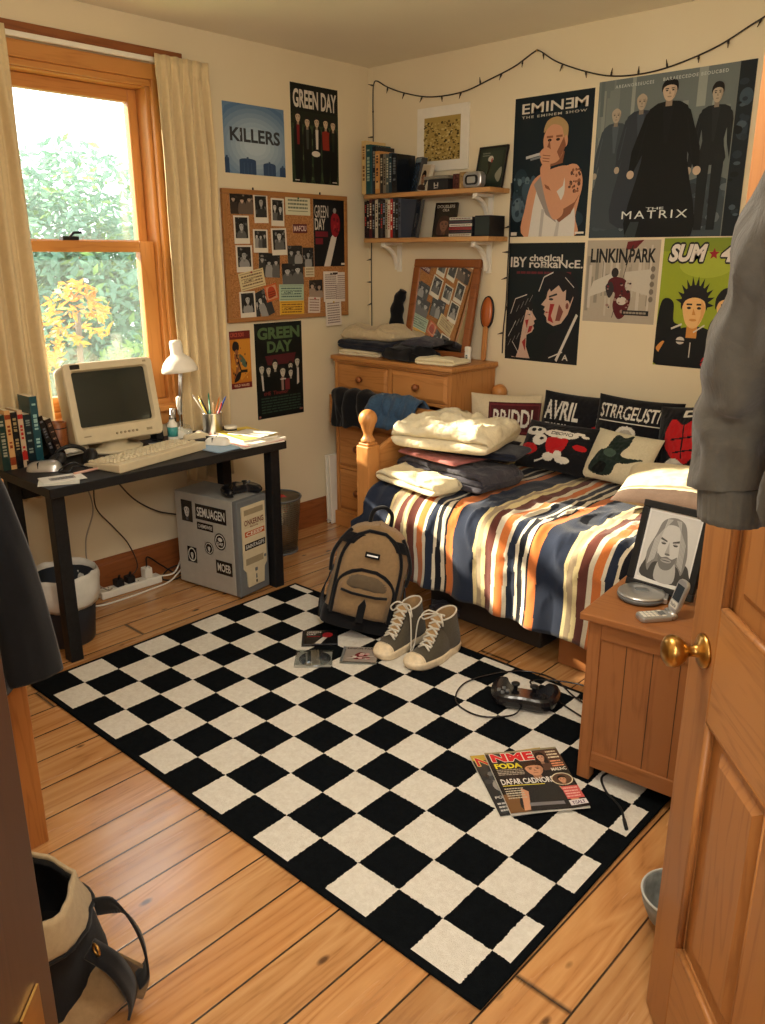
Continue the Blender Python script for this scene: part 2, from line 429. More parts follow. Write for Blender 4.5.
lamp('added_ceiling_wash', 'AREA', 10, (1, .95, .88), (3.5, -3.75, 1.3), target=(1.5, -1.3, 2.4), size=.45)  # unseen area light, added behind the camera to brighten the ceiling

# ================================================================== room shell
t = NT('cream wall paint'); o = t.obj()
a = t.n('TexNoise', None, Vector=o, Scale=1.3, Detail=4.0).outputs[0]
t.bsdf(Base_Color=t.ramp(a, [(.3, rgb(222, 206, 172)), (.7, rgb(228, 214, 184))]), Roughness=.85, Specular_IOR_Level=.2)
t.bump(t.n('TexNoise', None, Vector=o, Scale=90.0, Detail=4.0).outputs[0], .12, .002); M['wall'] = t.m
M['ceil'] = plain('ceiling paint', rgb(236, 226, 204), .9, var=.02, scale=3, bump=.05)
t = NT('waxed floorboards'); o = t.obj(); sp = t.n('SeparateXYZ', None, Vector=o)
PW = .136
px = t.math('DIVIDE', t.math('ADD', sp.outputs[0], -.0), PW); pid = t.math('FLOOR', px); pf = t.math('FRACT', px)
r1 = t.n('TexWhiteNoise', {'noise_dimensions': '1D'}, W=pid).outputs['Value']
yo = t.math('ADD', sp.outputs[1], t.math('MULTIPLY', r1, 9.7))
pv = t.n('CombineXYZ', None, X=t.math('ADD', sp.outputs[0], t.math('MULTIPLY', pid, 2.31)), Y=t.math('MULTIPLY', yo, .085), Z=r1).outputs[0]
wob = t.n('TexNoise', None, Vector=pv, Scale=6.5, Detail=3.0, Distortion=.7).outputs[0]
rg = t.math('ABSOLUTE', t.math('SUBTRACT', t.math('FRACT', t.math('MULTIPLY', wob, 10.0)), .5))
fn = t.n('TexNoise', None, Vector=pv, Scale=140.0, Detail=3.0).outputs[0]
g = t.math('ADD', t.math('MULTIPLY', rg, 1.0), t.math('MULTIPLY', fn, .5))
base = t.ramp(g, [(.10, rgb(150, 102, 58)), (.32, rgb(186, 134, 82)), (.8, rgb(204, 156, 102))])
tint = t.ramp(r1, [(0, (.78, .74, .70)), (.5, (1, 1, 1)), (1, (1.0, .88, .74))])
base = t.mix(.85, base, tint, 'MULTIPLY')
kv = t.n('CombineXYZ', None, X=t.math('MULTIPLY', sp.outputs[0], 11.0), Y=t.math('MULTIPLY', yo, 5.5), Z=pid).outputs[0]
vd = t.n('TexVoronoi', None, Vector=kv, Scale=1.0).outputs['Distance']
base = t.mix(t.ramp(vd, [(0, (.95,)*3), (.06, (.85,)*3), (.12, (0, 0, 0))]), base, rgb(64, 34, 16))
# scuffs
sc_ = t.n('TexNoise', None, Vector=o, Scale=3.0, Detail=6.0, Roughness=.75).outputs[0]
base = t.mix(t.ramp(sc_, [(.45, (0, 0, 0)), (.75, (.4,)*3)]), base, rgb(186, 140, 92))
gap = t.ramp(t.math('MINIMUM', pf, t.math('SUBTRACT', 1.0, pf)), [(.010, (1, 1, 1)), (.026, (0, 0, 0))])
ey = t.math('FRACT', t.math('DIVIDE', yo, 2.9)); endg = t.ramp(t.math('MINIMUM', ey, t.math('SUBTRACT', 1.0, ey)), [(.0004, (1, 1, 1)), (.0012, (0, 0, 0))])
gap = t.math('MAXIMUM', gap, endg)
base = t.mix(gap, base, rgb(38, 20, 10))
rr = t.n('TexNoise', None, Vector=pv, Scale=24.0, Detail=4.0).outputs[0]
t.bsdf(Base_Color=base, Roughness=t.ramp(rr, [(.3, (.16,)*3), (.7, (.30,)*3)]), Specular_IOR_Level=.5, Coat_Weight=1.0, Coat_Roughness=.24)
t.bump(t.math('SUBTRACT', t.math('MULTIPLY', g, .12), gap), .5, .003); M['floor'] = t.m

RX, FY = 3.38, -3.25      # right wall, front wall
H = 2.4
b = MB(); b.box(-.15, 4.9, -5.2, .15, -.1, 0, M['floor']); struct('floor', b)
b = MB(); b.box(-.15, 4.9, -5.2, .15, H, H+.1, M['ceil']); struct('ceiling', b)
b = MB(); b.box(-.15, RX+.12, 0, .12, 0, H, M['wall']); struct('wall_back', b)
WY0, WY1, WZ0, WZ1 = -2.16, -1.315, .80, 2.19     # window opening
b = MB()
b.box(-.15, 0, FY-.12, WY0, 0, H, M['wall']); b.box(-.15, 0, WY1, 0, 0, H, M['wall'])
b.box(-.15, 0, WY0, WY1, 0, WZ0, M['wall']); b.box(-.15, 0, WY0, WY1, WZ1, H, M['wall']); struct('wall_left', b)
b = MB(); b.box(RX, RX+.1, -2.66, 0, 0, H, M['wall']); struct('wall_right', b)
b = MB(); b.box(0, 2.70, FY-.12, FY, 0, H, M['wall']); struct('wall_front', b)
# hallway behind the doorway
b = MB(); b.box(4.8, 4.9, -5.2, -2.56, 0, H, M['wall']); b.box(RX+.1, 4.9, -2.66, -2.56, 0, H, M['wall']); struct('wall_hall', b)
b = MB(); b.box(2.2, 4.9, -5.3, -5.2, 0, H, M['wall']); b.box(2.1, 2.2, -5.2, FY-.12, 0, H, M['wall']); struct('wall_landing', b)
# baseboards
def board(b, p0, p1, nx, ny, h, m):
    p0 = Vector((*p0, 0)); p1 = Vector((*p1, 0)); n = Vector((nx, ny, 0))
    prof = [(.001, 0), (.018, 0), (.018, h-.03), (.013, h-.018), (.011, h-.008), (.004, h), (.001, h)]
    k = len(prof); v = [p+n*x+Vector((0, 0, z)) for p in (p0, p1) for x, z in prof]
    b.add(v, [(i, (i+1) % k, k+(i+1) % k, k+i) for i in range(k)]+[tuple(range(k))[::-1], tuple(range(k, 2*k))], m)
b = MB(); board(b, (0, FY), (0, 0), 1, 0, .15, M['base_y']); struct('baseboard_left', b)
b = MB(); board(b, (.02, 0), (RX, 0), 0, -1, .15, M['base_x']); struct('baseboard_back', b)

# ------------------------------------------------------------------ window
wroot = bpy.data.objects.new('window_1', None); COL.objects.link(wroot); wroot['kind'] = 'structure'; wroot.location = (0, 0, 0)
def wpart(name, fn, **k):
    b = MB(); fn(b); return b.build(name, wroot, **k)
def fr(b):
    b.box(-.14, -.005, WY0+.001, WY0+.05, WZ0+.001, WZ1-.001, M['win_z']); b.box(-.14, -.005, -1.345, WY1-.001, WZ0+.001, WZ1-.001, M['win_z'])
    b.box(-.14, -.005, WY0+.05, -1.345, 2.135, WZ1-.001, M['win_y'])
    b.box(-.145, .0, WY0+.05, -1.345, WZ0+.001, WZ0+.035, M['win_y'])
wpart('window_frame', fr, bevel=.004)
def casing(b):
    b.box(.001, .022, WY0-.06, WY0+.012, .72, 2.225, M['win_z']); b.box(.001, .022, WY1-.014, WY1+.035, .72, 2.225, M['win_z'])
    b.box(.001, .024, WY0-.06, WY1+.035, 2.165, 2.225, M['win_y']); b.box(.001, .014, WY0+.012, WY1-.014, 2.14, 2.165, M['win_y'])
wpart('window_casing', casing, bevel=.004)
wpart('window_sill', lambda b: (b.box(-.01, .055, WY0-.08, WY1+.05, .785, .812, M['win_y']), b.box(.001, .02, WY0-.06, WY1+.03, .72, .785, M['win_y'])), bevel=.004)
def sash(x0, x1, z0, z1, top, bot, st):
    y0, y1 = WY0+.05, -1.347
    def f(b):
        b.box(x0, x1, y0, y0+.05, z0, z1, M['win_z']); b.box(x0, x1, y1-st, y1, z0, z1, M['win_z'])
        b.box(x0, x1, y0+.05, y1-st, z1-top, z1, M['win_y']); b.box(x0, x1, y0+.05, y1-st, z0, z0+bot, M['win_y'])
    s = wpart('sash', f, bevel=.003)
    b = MB(); xm = (x0+x1)/2; b.box(xm-.002, xm+.002, y0+.045, y1-st+.005, z0+bot-.005, z1-top+.005, M['pane']); b.build('pane', s)
sash(-.115, -.075, 1.485, 2.134, .05, .045, .042)
s_ = sash(-.068, -.028, .836, 1.525, .045, .06, .070)
b = MB(); b.cbox((-.045, -1.73, 1.534), (.03, .07, .015), M['black']); b.tube([(-.045, -1.73, 1.535), (-.04, -1.71, 1.556), (-.03, -1.68, 1.557)], .006, M['black']); b.build('sash_lock', wroot)
# curtain rail and wooden pelmet lath
b = MB(); b.box(.001, .026, -2.40, -1.17, 2.25, 2.285, M['base_y']); struct('trim_1', b, bevel=.003)
# curtains
def curtain(label, y0, y1, zt, zb, x0, nf, seed, amp=.03, flare=0):
    root = thing('curtain', label, 'curtain', (0, 0, 0), group=None)
    b = MB(); L = y1-y0
    def f(u, v):
        z = lerp(zb, zt, v); ph = seed*1.7
        w_ = u+.012*nz(u*6, z*1.5, seed)
        q_ = sin(2*pi*nf*(w_+.05*nz(u*3, 1, seed))+ph); fold = math.copysign(abs(q_)**.7, q_)*(.7+.6*nz(u*nf*.5, seed, 2))+.35*sin(4*pi*nf*w_+ph*2+1.2*nz(u*3, z, seed))
        am = amp*(.45+.55*sst(1, .75, v))*(1+.3*nz(u*4, z*1.2, seed+5))
        if v > .955: am *= .55
        return (x0+am*fold+.01*nz(z*2, u*2, seed), y0+L*u+flare*(1-v)*(u-.5)+.006*nz(z*3, u*9, seed), z)
    b.grid(f, nf*14, 50, M['curtain']); b.build('curtain_panel', root, solid=.003)
    b = MB()
    b.grid(lambda u, v: (x0+amp*.34*sin(2*pi*nf*u+seed*1.7)-.004, y0+L*u, lerp(zt-.07, zt-.004, v)), nf*10, 2, M['curtain']); b.build('heading_tape', root, solid=.002)
    return root
curtain('cream pleated curtain drawn to the right of the window beside the posters', -1.345, -1.085, 2.252, .44, .085, 5, 1)
curtain('cream pleated curtain drawn to the left of the window, above the book row', -2.36, -1.955, 2.252, .52, .085, 6, 2, flare=.03)
r = thing('curtain_track', 'white curtain track running along the top of the window', 'curtain rail', (0, 0, 0))
b = MB(); b.box(.030, .046, -2.38, -1.09, 2.228, 2.247, M['white']); b.build('track', r, bevel=.003)
b = MB()
for y in (-2.3, -1.7, -1.12): b.box(.0245, .0305, y-.008, y+.008, 2.23, 2.2465, M['white'])
b.build('bracket', r)

# ------------------------------------------------------------------ the open door (90 degrees into the room) and doorway
A_ = Vector((.682, -.7314, 0)); N_ = Vector((-.7314, -.682, 0))      # edge -> hinge ; visible face normal
DX = CAM+Vector((F_.x, F_.y, 0)).normalized()*1.3+R_*.54; DX.z = 0
droot = bpy.data.objects.new('door_1', None); COL.objects.link(droot); droot['kind'] = 'structure'
droot.matrix_world = Matrix(((A_.x, -N_.x, 0, DX.x), (A_.y, -N_.y, 0, DX.y), (0, 0, 1, 0), (0, 0, 0, 1)))   # local x to hinge, local -y = visible face
LW, LT, LH = .76, .04, 2.0
def dpart(name, fn, par=None, **k):
    b = MB(); fn(b); return b.build(name, par or droot, **k)
ST = .105
for nm, x0, x1 in (('stile', 0, ST), ('stile', LW-ST, LW)): dpart(nm, lambda b: b.box(x0, x1, 0, LT, .008, LH, M['door_z']), bevel=.004)
dpart('rail', lambda b: b.box(ST, LW-ST, 0, LT, .008, .25, M['door_x']), bevel=.002)
dpart('rail', lambda b: b.box(ST, LW-ST, 0, LT, .725, .93, M['door_x']), bevel=.002)
dpart('rail', lambda b: b.box(ST, LW-ST, 0, LT, 1.88, LH, M['door_x']), bevel=.002)
dpart('muntin', lambda b: (b.box(LW/2-.05, LW/2+.05, 0, LT, .25, .725, M['door_z']), b.box(LW/2-.05, LW/2+.05, 0, LT, .93, 1.88, M['door_z'])), bevel=.002)
for z0, z1 in ((.25, .725), (.93, 1.88)):
    for x0, x1 in ((ST, LW/2-.05), (LW/2+.05, LW-ST)):
        def pn(b):
            b.box(x0, x1, .0165, LT-.0165, z0, z1, M['door_z'])
            for yy, s in ((.0165, -1), (LT-.0165, 1)):
                o = [(x0+.035, z0+.035), (x1-.035, z0+.035), (x1-.035, z1-.035), (x0+.035, z1-.035)]; q = [(x0+.05, z0+.05), (x1-.05, z0+.05), (x1-.05, z1-.05), (x0+.05, z1-.05)]
                v = [(x, yy, z) for x, z in o]+[(x, yy+s*.009, z) for x, z in q]
                b.add(v, [(4, 5, 6, 7)]+[(i, (i+1) % 4, 4+(i+1) % 4, 4+i) for i in range(4)], M['door_z'])
            for (a0, c0), (a1, c1) in (((x0, z0), (x1, z0)), ((x0, z1), (x1, z1)), ((x0, z0), (x0, z1)), ((x1, z0), (x1, z1))):
                for yy in (.006, LT-.006): b.cyl((a0, yy, c0), (a1, yy, c1), .007, M['door_z'], n=8)
        dpart('panel', pn)
for s in (-1, 1):
    Mk = Matrix.Translation((.062, 0 if s < 0 else LT, .835)) @ Matrix.Rotation(pi/2*(1 if s < 0 else -1), 4, 'X')
    k = dpart('door_knob', lambda b: b.lathe([(0, 0), (.03, 0), (.03, .004), (.024, .009), (.012, .012), (.0095, .022), (.0105, .03), (.02, .036), (.0265, .046), (.028, .054), (.025, .063), (.016, .069), (0, .071)], M['brass'], 28, True, Mk))
    k['label'] = 'round aged brass door knob'
dpart('latch', lambda b: b.box(-.0015, .001, .008, .032, .76, .91, M['brass']))
# door frame in the splayed corner
HX = DX+A_*LW; J = Vector((2.774, -3.248, 0)); wd = (J-HX); wd.z = 0; wd.normalize(); nn_ = Vector((-wd.y, wd.x, 0))
if nn_.dot(CAM-HX) < 0: nn_ = -nn_       # towards the hall
def slab(b, p, a, l, d0, d1, z0, z1, m):
    q = [p, p+a*l, p+a*l+nn_*d1, p+nn_*d1]; q = [p+nn_*d0, p+a*l+nn_*d0, p+a*l+nn_*d1, p+nn_*d1]
    b.add([(x.x, x.y, z) for z in (z0, z1) for x in q], [(3, 2, 1, 0), (4, 5, 6, 7), (0, 1, 5, 4), (1, 2, 6, 5), (2, 3, 7, 6), (3, 0, 4, 7)], m)
b = MB(); slab(b, J+wd*.001, wd, .03, 0, .13, 0, 2.03, M['dark_z']); struct('trim_2', b, bevel=.004)
b = MB(); slab(b, HX-wd*.045, -wd, .03, .0, .13, 0, 2.03, M['dark_z']); struct('trim_3', b, bevel=.004)
opn = (J-HX).length
b = MB(); slab(b, HX-wd*.045, wd, opn+.08, 0, .13, 2.032, H, M['wall']); struct('wall_entrance', b)
b = MB(); slab(b, J, wd, .015, .03, .034, .0, .001, M['brass'])
sp_ = MB(); slab(sp_, J-wd*.0015, wd, .002, .03, .062, .77, .95, M['brass']); tag(sp_.build('strike_plate'), kind='structure')
# ================================================================== desk
DZ = .69
d = thing('desk', 'black laminate desk with straight square legs under the window', 'desk', (.3625, -1.693, 0))
b = MB(); b.box(-.2375, .2375, -.54, .54, DZ-.036, DZ, M['desk_black']); b.build('desk_top', d, bevel=.003)
for sx in (-1, 1):
    for sy in (-1, 1):
        b = MB(); b.box(sx*.18-.025, sx*.18+.025, sy*.498-.025, sy*.498+.025, 0, DZ-.037, M['desk_black']); b.build('leg', d, bevel=.003)
b = MB(); b.box(-.17, -.155, -.47, .47, .56, .652, M['desk_black']); b.build('back_rail', d)

# ------------------------------------------------------------------ CRT monitor
mo = thing('monitor', 'beige CRT computer monitor with dark screen on the black desk', 'monitor', (.27, -1.755, DZ), RAD(-2))
T = Matrix.Translation((0, 0, .052)) @ Matrix.Rotation(RAD(-11), 4, 'Y')
b = MB(); b.M = T
W2, HH = .195, .325
# bezel ring with the tube opening
def rr(w, z0, z1, r, n=5):
    P = []
    for cx, cz, a0 in ((w-r, z0+r, -pi/2), (w-r, z1-r, 0), (-w+r, z1-r, pi/2), (-w+r, z0+r, pi)):
        for i in range(n): a = a0+pi/2*i/(n-1); P.append((cx+r*cos(a), cz+r*sin(a)))
    return P
def ring(b, sects, m, cap0=False, cap1=False, smooth=True):
    n = len(sects[0][1]); v = []; f = []
    for x, P in sects: v += [(x, y, z) for y, z in P]
    for k in range(len(sects)-1):
        for i in range(n): f.append((k*n+i, k*n+(i+1) % n, (k+1)*n+(i+1) % n, (k+1)*n+i))
    if cap0: f.append(tuple(range(n))[::-1])
    if cap1: f.append(tuple((len(sects)-1)*n+i for i in range(n)))
    b.add(v, f, m, smooth)
ring(b, [(-.115, rr(W2-.012, .008, HH-.012, .02)), (-.03, rr(W2-.004, .002, HH-.004, .02)), (-.004, rr(W2, 0, HH, .02)), (.004, rr(W2-.004, .004, HH-.004, .018)), (.006, rr(W2-.03, .062, HH-.03, .012)), (-.012, rr(W2-.037, .069, HH-.037, .01))], M['beigeplastic'], smooth=False)
b.build('bezel', mo, bevel=.003)
b = MB(); b.M = T
ring(b, [(-.112, rr(W2-.014, .01, HH-.014, .02)), (-.15, rr(W2-.03, .02, HH-.03, .03)), (-.235, rr(.12, .05, HH-.07, .03)), (-.245, rr(.11, .06, HH-.08, .03))], M['beigeplastic'], False, True, False)
for k in range(9): b.box(-.2, -.13, -.10+k*.024, -.09+k*.024, HH-.028-.001, HH-.0275+.0005, M['beigedark'])
b.build('rear_housing', mo, bevel=.002)
b = MB(); b.M = T
def scr(u, v):
    y = (u-.5)*2*(W2-.034); z = .066+v*(HH-.034-.066)
    return (-.006-.012*((2*u-1)**2+(2*v-1)**2)*.5, y, z)
b.grid(scr, 12, 10, M['screen']); b.build('screen', mo)['label'] = 'dark curved glass screen'
b = MB(); b.M = T
for k in range(6): b.lathe([(0, .0), (.005, 0), (.005, .003), (0, .003)], M['beigedark'], 10, True, Matrix.Translation((.0045, -.02+k*.018, .03)) @ Matrix.Rotation(pi/2, 4, 'Y'))
b.box(.004, .0075, .115, .14, .024, .034, M['beigedark']); b.build('control_buttons', mo)
b = MB(); b.M = T
b.box(.0045, .0062, -.165, -.125, .30, .318, M['blackgloss']); b.box(.0045, .0055, -.16, -.13, .03, .035, M['beigedark']); b.box(.0045, .006, .15, .165, .305, .313, M['beigedark']); b.build('badge', mo)
b = MB(); b.lathe([(.0, 0), (.125, 0), (.128, .008), (.12, .016), (.07, .022), (.06, .05), (.075, .075), (0, .08)], M['beigeplastic'], 32, True, Matrix.Translation((-.09, 0, 0)) @ Matrix.Diagonal((.85, 1, .9, 1))); b.build('stand', mo)

# ------------------------------------------------------------------ keyboard
kb = thing('keyboard', 'beige computer keyboard along the front edge of the desk', 'keyboard', (.437, -1.745, DZ), RAD(102.6-180))
b = MB()
prof = [(-.1, 0), (.1, 0), (.1, .034), (.05, .030), (-.088, .016), (-.1, .012)]
v = [(x, y, z) for x in (-.235, .235) for y, z in prof]; n = len(prof)
b.add(v, [tuple(range(n)), tuple(range(n, 2*n))[::-1]]+[(i, n+i, n+(i+1) % n, (i+1) % n) for i in range(n)], M['beigeplastic']); b.build('keyboard_body', kb, bevel=.004)
b = MB()
rows = [(-.078, 14), (-.057, 14), (-.036, 15), (-.015, 15), (.006, 15), (.046, 14)]
for y, n in rows:
    z = lerp(.017, .030, (y+.088)/.138)
    for x0, x1, k in ((-.222, .075, n), (.085, .142, 3), (.150, .222, 4)):
        if k == 3 and y == -.036: continue
        x = x0
        for i in range(k):
            w = (x1-x0)/k
            if y == -.078 and k > 10:
                if i in (4, 5, 6, 7): continue
                if i == 3: w *= 5
            cx = x+w/2; hw = w/2-.0012; q = .0025
            b.add([(cx-hw, y-.009, z), (cx+hw, y-.009, z), (cx+hw, y+.009, z+.002), (cx-hw, y+.009, z+.002), (cx-hw+q, y-.0065, z+.008), (cx+hw-q, y-.0065, z+.008), (cx+hw-q, y+.0075, z+.0095), (cx-hw+q, y+.0075, z+.0095)],
                  [(4, 5, 6, 7), (0, 1, 5, 4), (1, 2, 6, 5), (2, 3, 7, 6), (3, 0, 4, 7)], M['keycap']); x += w
b.build('keys', kb)

# ------------------------------------------------------------------ mice, mat
def mouse(label, loc, rz, m, s=1.):
    r = thing('computer_mouse', label, 'mouse', loc, rz); b = MB()
    b.grid(lambda u, v: (.058*s*(2*u-1)*(1 if True else 0), .031*s*sin(pi*(.5+ (v-.5)))*0+.031*s*(2*v-1)*sqrt(max(0, 1-(2*u-1)**4)), .034*s*sqrt(max(0, 1-(2*u-1)**4))*sqrt(max(0, 1-(2*v-1)**2))*(1-.25*(u-.3))+.001), 20, 14, m)
    b.build('shell', r)
    b = MB(); b.box(.012*s, .053*s, -.0006, .0006, .010, .0335*s, M['black']); b.box(.012*s, .014*s, -.028*s, .028*s, .012, .0325*s*.95, M['black']); b.build('button_gap', r)
    return r
mouse('white computer mouse on the pale blue mouse mat', (.455, -1.415, DZ+.005), RAD(-150), M['whiteplastic'])
mouse('rounded grey computer mouse in front of the books at the left end of the desk', (.33, -2.12, DZ+.001), RAD(-130), M['silver'], 1.15)
b = MB(); b.prism(rr(.10, -.085, .085, .015), 0, .004, plain('pale blue mat', rgb(150, 176, 198), .8)); tag(b.build('mouse_mat', loc=(.49, -1.415, DZ+.0005), rot=(0, 0, RAD(96))), 'pale blue mouse mat beside the keyboard', 'mouse mat')

# ------------------------------------------------------------------ desk lamp
lp = thing('desk_lamp', 'white desk lamp with round dome shade by the curtain', 'lamp', (.135, -1.385, DZ))
b = MB(); b.lathe([(0, 0), (.05, 0), (.052, .006), (.045, .016), (.012, .022), (.008, .03), (0, .03)], M['white'], 28); b.build('base', lp)
b = MB(); b.cyl((0, 0, .02), (0, 0, .16), .005, M['steel'], n=10); b.cyl((.012, 0, .1), (.055, -.004, .335), .004, M['steel'], n=8); b.cyl((-.004, 0, .1), (.04, -.004, .335), .004, M['steel'], n=8); b.build('arm', lp)
b = MB(); b.lathe([(0, .0), (.011, 0), (.011, .03), (.014, .034), (.014, .075), (.009, .08), (0, .08)], M['whiteplastic'], 14, True, Matrix.Translation((.004, 0, .09))); b.build('arm_sleeve', lp)
b = MB(); b.cyl((.047, -.02, .335), (.047, .012, .335), .011, M['white'], n=12); b.build('joint', lp)
Ts = Matrix.Translation((.075, -.03, .29)) @ Matrix.Rotation(RAD(-5), 4, 'Y') @ Matrix.Rotation(RAD(3), 4, 'X')
b = MB(); b.lathe([(.072, 0), (.079, .003), (.076, .018), (.066, .042), (.048, .062), (.030, .074), (.027, .08), (.027, .125), (.022, .136), (0, .138)], M['white'], 32, True, Ts)
b.lathe([(.0765, .0005), (.074, .018), (.064, .040), (.046, .059), (.02, .07), (0, .071)], M['whiteplastic'], 32, True, Ts); b.build('lamp_shade', lp)
b = MB(); b.M = Ts; b.ell((0, 0, .035), (.022, .022, .028), M['whiteplastic']); b.build('bulb', lp)

# ------------------------------------------------------------------ pen cup and pens
PCX, PCY = .285, -1.315
cup = thing('pen_cup', 'brushed steel pen cup full of pens on the desk', 'pen cup', (PCX, PCY, DZ))
b = MB(); b.lathe([(0, .001), (.041, .001), (.043, .004), (.043, .105), (.0445, .107), (.0415, .107), (.0405, .006), (0, .006)], M['steel'], 28); b.build('cup_body', cup)
pens = [('red', (190, 40, 36), 'with a dark tip'), ('blue', (36, 72, 150), ''), ('orange pencil', (214, 130, 60), ''), ('green', (40, 120, 92), ''), ('yellow', (222, 196, 80), ''), ('white', (220, 214, 200), ''), ('black', (26, 26, 30), ''), ('tan pencil', (190, 150, 100), '')]
for i, (nm, c, x) in enumerate(pens):
    a = 2*pi*i/len(pens)+.4; lean = .24+.1*((i*37) % 5)/5; L = .155+.03*((i*53) % 7)/7
    m = plain(nm+' pen', rgb(*c), .4)
    p0 = Vector((PCX+cos(a+2.6)*.014, PCY+sin(a+2.6)*.014, DZ+.008+.003*i)); p1 = Vector((PCX+cos(a)*.034, PCY+sin(a)*.034, DZ+.108)); dr = (p1-p0).normalized()
    b = MB(); b.cyl(p0, p0+dr*L, .0036, m, n=8); b.cyl(p0+dr*L, p0+dr*(L+.012), .0034, m, .001, n=8)
    o = b.build('pen'); tag(o, f'{nm if "pencil" in nm else nm+" pen"} standing in the steel pen cup', 'pen', 'pens in the steel cup')
# ------------------------------------------------------------------ bottles and bits behind the keyboard
def bottle(name, label, cat, loc, prof, m, band=None, cap=None, rz=0):
    r = thing(name, label, cat, loc, rz); b = MB(); b.lathe(prof, m, 20); b.build('bottle_body', r)
    if band:
        b = MB(); b.lathe([(band[0], band[1]), (band[0], band[2])], band[3], 20); b.build('wrapper', r)
    if cap:
        b = MB(); b.lathe(cap[0], cap[1], 16); b.build('cap', r)
    return r
bottle('spray_bottle', 'clear bottle with teal band and tall nozzle beside the monitor', 'bottle', (.235, -1.492, DZ), [(0, 0), (.021, 0), (.022, .004), (.022, .075), (.012, .088), (.012, .095), (0, .095)], M['whiteplastic'], (.0224, .02, .062, plain('teal band', rgb(60, 150, 150), .4)), ([(0, .095), (.012, .095), (.012, .108), (.006, .112), (.006, .135), (0, .136)], M['silver']))
bottle('marker_pen', 'tall black marker standing behind the teal bottle', 'marker', (.19, -1.455, DZ), [(0, 0), (.012, 0), (.013, .003), (.013, .09), (0, .092)], M['blackgloss'], None, ([(0, .092), (.0115, .092), (.0125, .13), (0, .133)], M['silver']))
bottle('glue_tin', 'squat beige tin with a black band right of the pen cup', 'tin', (.345, -1.262, DZ), [(0, 0), (.027, 0), (.028, .003), (.028, .035), (0, .036)], M['black'], (.0284, .006, .028, M['beigeplastic']), ([(0, .036), (.029, .036), (.029, .046), (.026, .048), (0, .048)], M['whiteplastic']))
r = thing('stapler', 'small cream stapler on black base near the lamp', 'stapler', (.33, -1.44, DZ), RAD(75))
b = MB(); b.prism(rr(.06, -.016, .016, .01), 0, .008, M['black']); b.build('base', r, bevel=.002)
b = MB(); v = [(-.055, .012), (.055, .016), (.058, .03), (.02, .042), (-.05, .034)]
b.M = Matrix.Rotation(pi/2, 4, 'X'); b.prism([(x, z) for x, z in v], -.013, .013, M['cream_plastic'] if 'cream_plastic' in M else M['beigeplastic']); b.build('arm', r, bevel=.004)
r = thing('tape_dispenser', 'white tape dispenser behind the cream stapler', 'tape dispenser', (.225, -1.405, DZ), RAD(80))
b = MB(); b.M = Matrix.Rotation(pi/2, 4, 'X'); b.prism([(-.06, 0), (.065, 0), (.068, .02), (.05, .024), (.03, .012), (-.01, .012), (-.03, .03), (-.05, .04), (-.062, .02)], -.014, .014, M['whiteplastic']); b.build('body', r, bevel=.003)
b = MB(); b.lathe([(.012, -.009), (.025, -.009), (.025, .009), (.012, .009)], M['clear'], 20, True, Matrix.Translation((-.012, 0, .036)) @ Matrix.Rotation(pi/2, 4, 'X')); b.build('tape_roll', r)
# thin black speaker right of the monitor
r = thing('speaker', 'slim black desktop speaker standing to the right of the monitor', 'speaker', (.17, -1.535, DZ), RAD(-8))
b = MB(); b.cbox((0, 0, .075), (.07, .035, .14), M['black'], ry=-.12); b.build('cabinet', r, bevel=.005)
b = MB(); b.lathe([(.05, 0), (.05, .006), (0, .007)], M['black'], 20, True, Matrix.Diagonal((.9, .5, 1, 1))); b.build('foot', r)
def sheet(name, label, cat, loc, w, h, rz, c=None, art=None, t=.0012, group=None, m=None):
    b = MB(); b.box(-w/2, w/2, -h/2, h/2, 0, t, m or M['paper'])
    if art: art.flat(b, (-w/2, -h/2, t+.0002), (w, 0, 0), (0, h, 0))
    return tag(b.build(name, loc=loc, rot=(0, 0, rz)), label, cat, group)
INK = (.05, .05, .06)
sheet('paper_sheet', 'white printed sheet half under the right side of the monitor', 'paper', (.285, -1.56, DZ+.0008), .13, .1, RAD(70), art=Art(rgb(226, 226, 222)).scribble(.1, .1, .9, .9, 6, rgb(120, 120, 124), 3))
sheet('leaflet', 'white leaflet with dark print at the front left corner of the desk', 'leaflet', (.50, -2.135, DZ+.0030), .15, .1, RAD(78), art=Art(rgb(222, 222, 218)).rect(.2, .3, .8, .7, rgb(150, 150, 150)).scribble(.25, .3, .75, .7, 3, rgb(50, 50, 54), 5))
sheet('note_paper', 'plain pale sheet lying under the printed leaflet', 'paper', (.525, -2.16, DZ+.0008), .14, .1, RAD(62), art=Art(rgb(206, 210, 204)))
b = MB(); b.cyl((-.05, 0, .0056), (.05, 0, .0056), .0055, plain('pink barrel', rgb(206, 164, 148), .5), n=10); b.cyl((.05, 0, .0056), (.068, 0, .0056), .0055, M['beigeplastic'], .0015, n=10)
tag(b.build('pen', loc=(.475, -2.03, DZ+.0005), rot=(0, 0, RAD(96))), 'pink and beige pen lying beside the leaflet', 'pen')
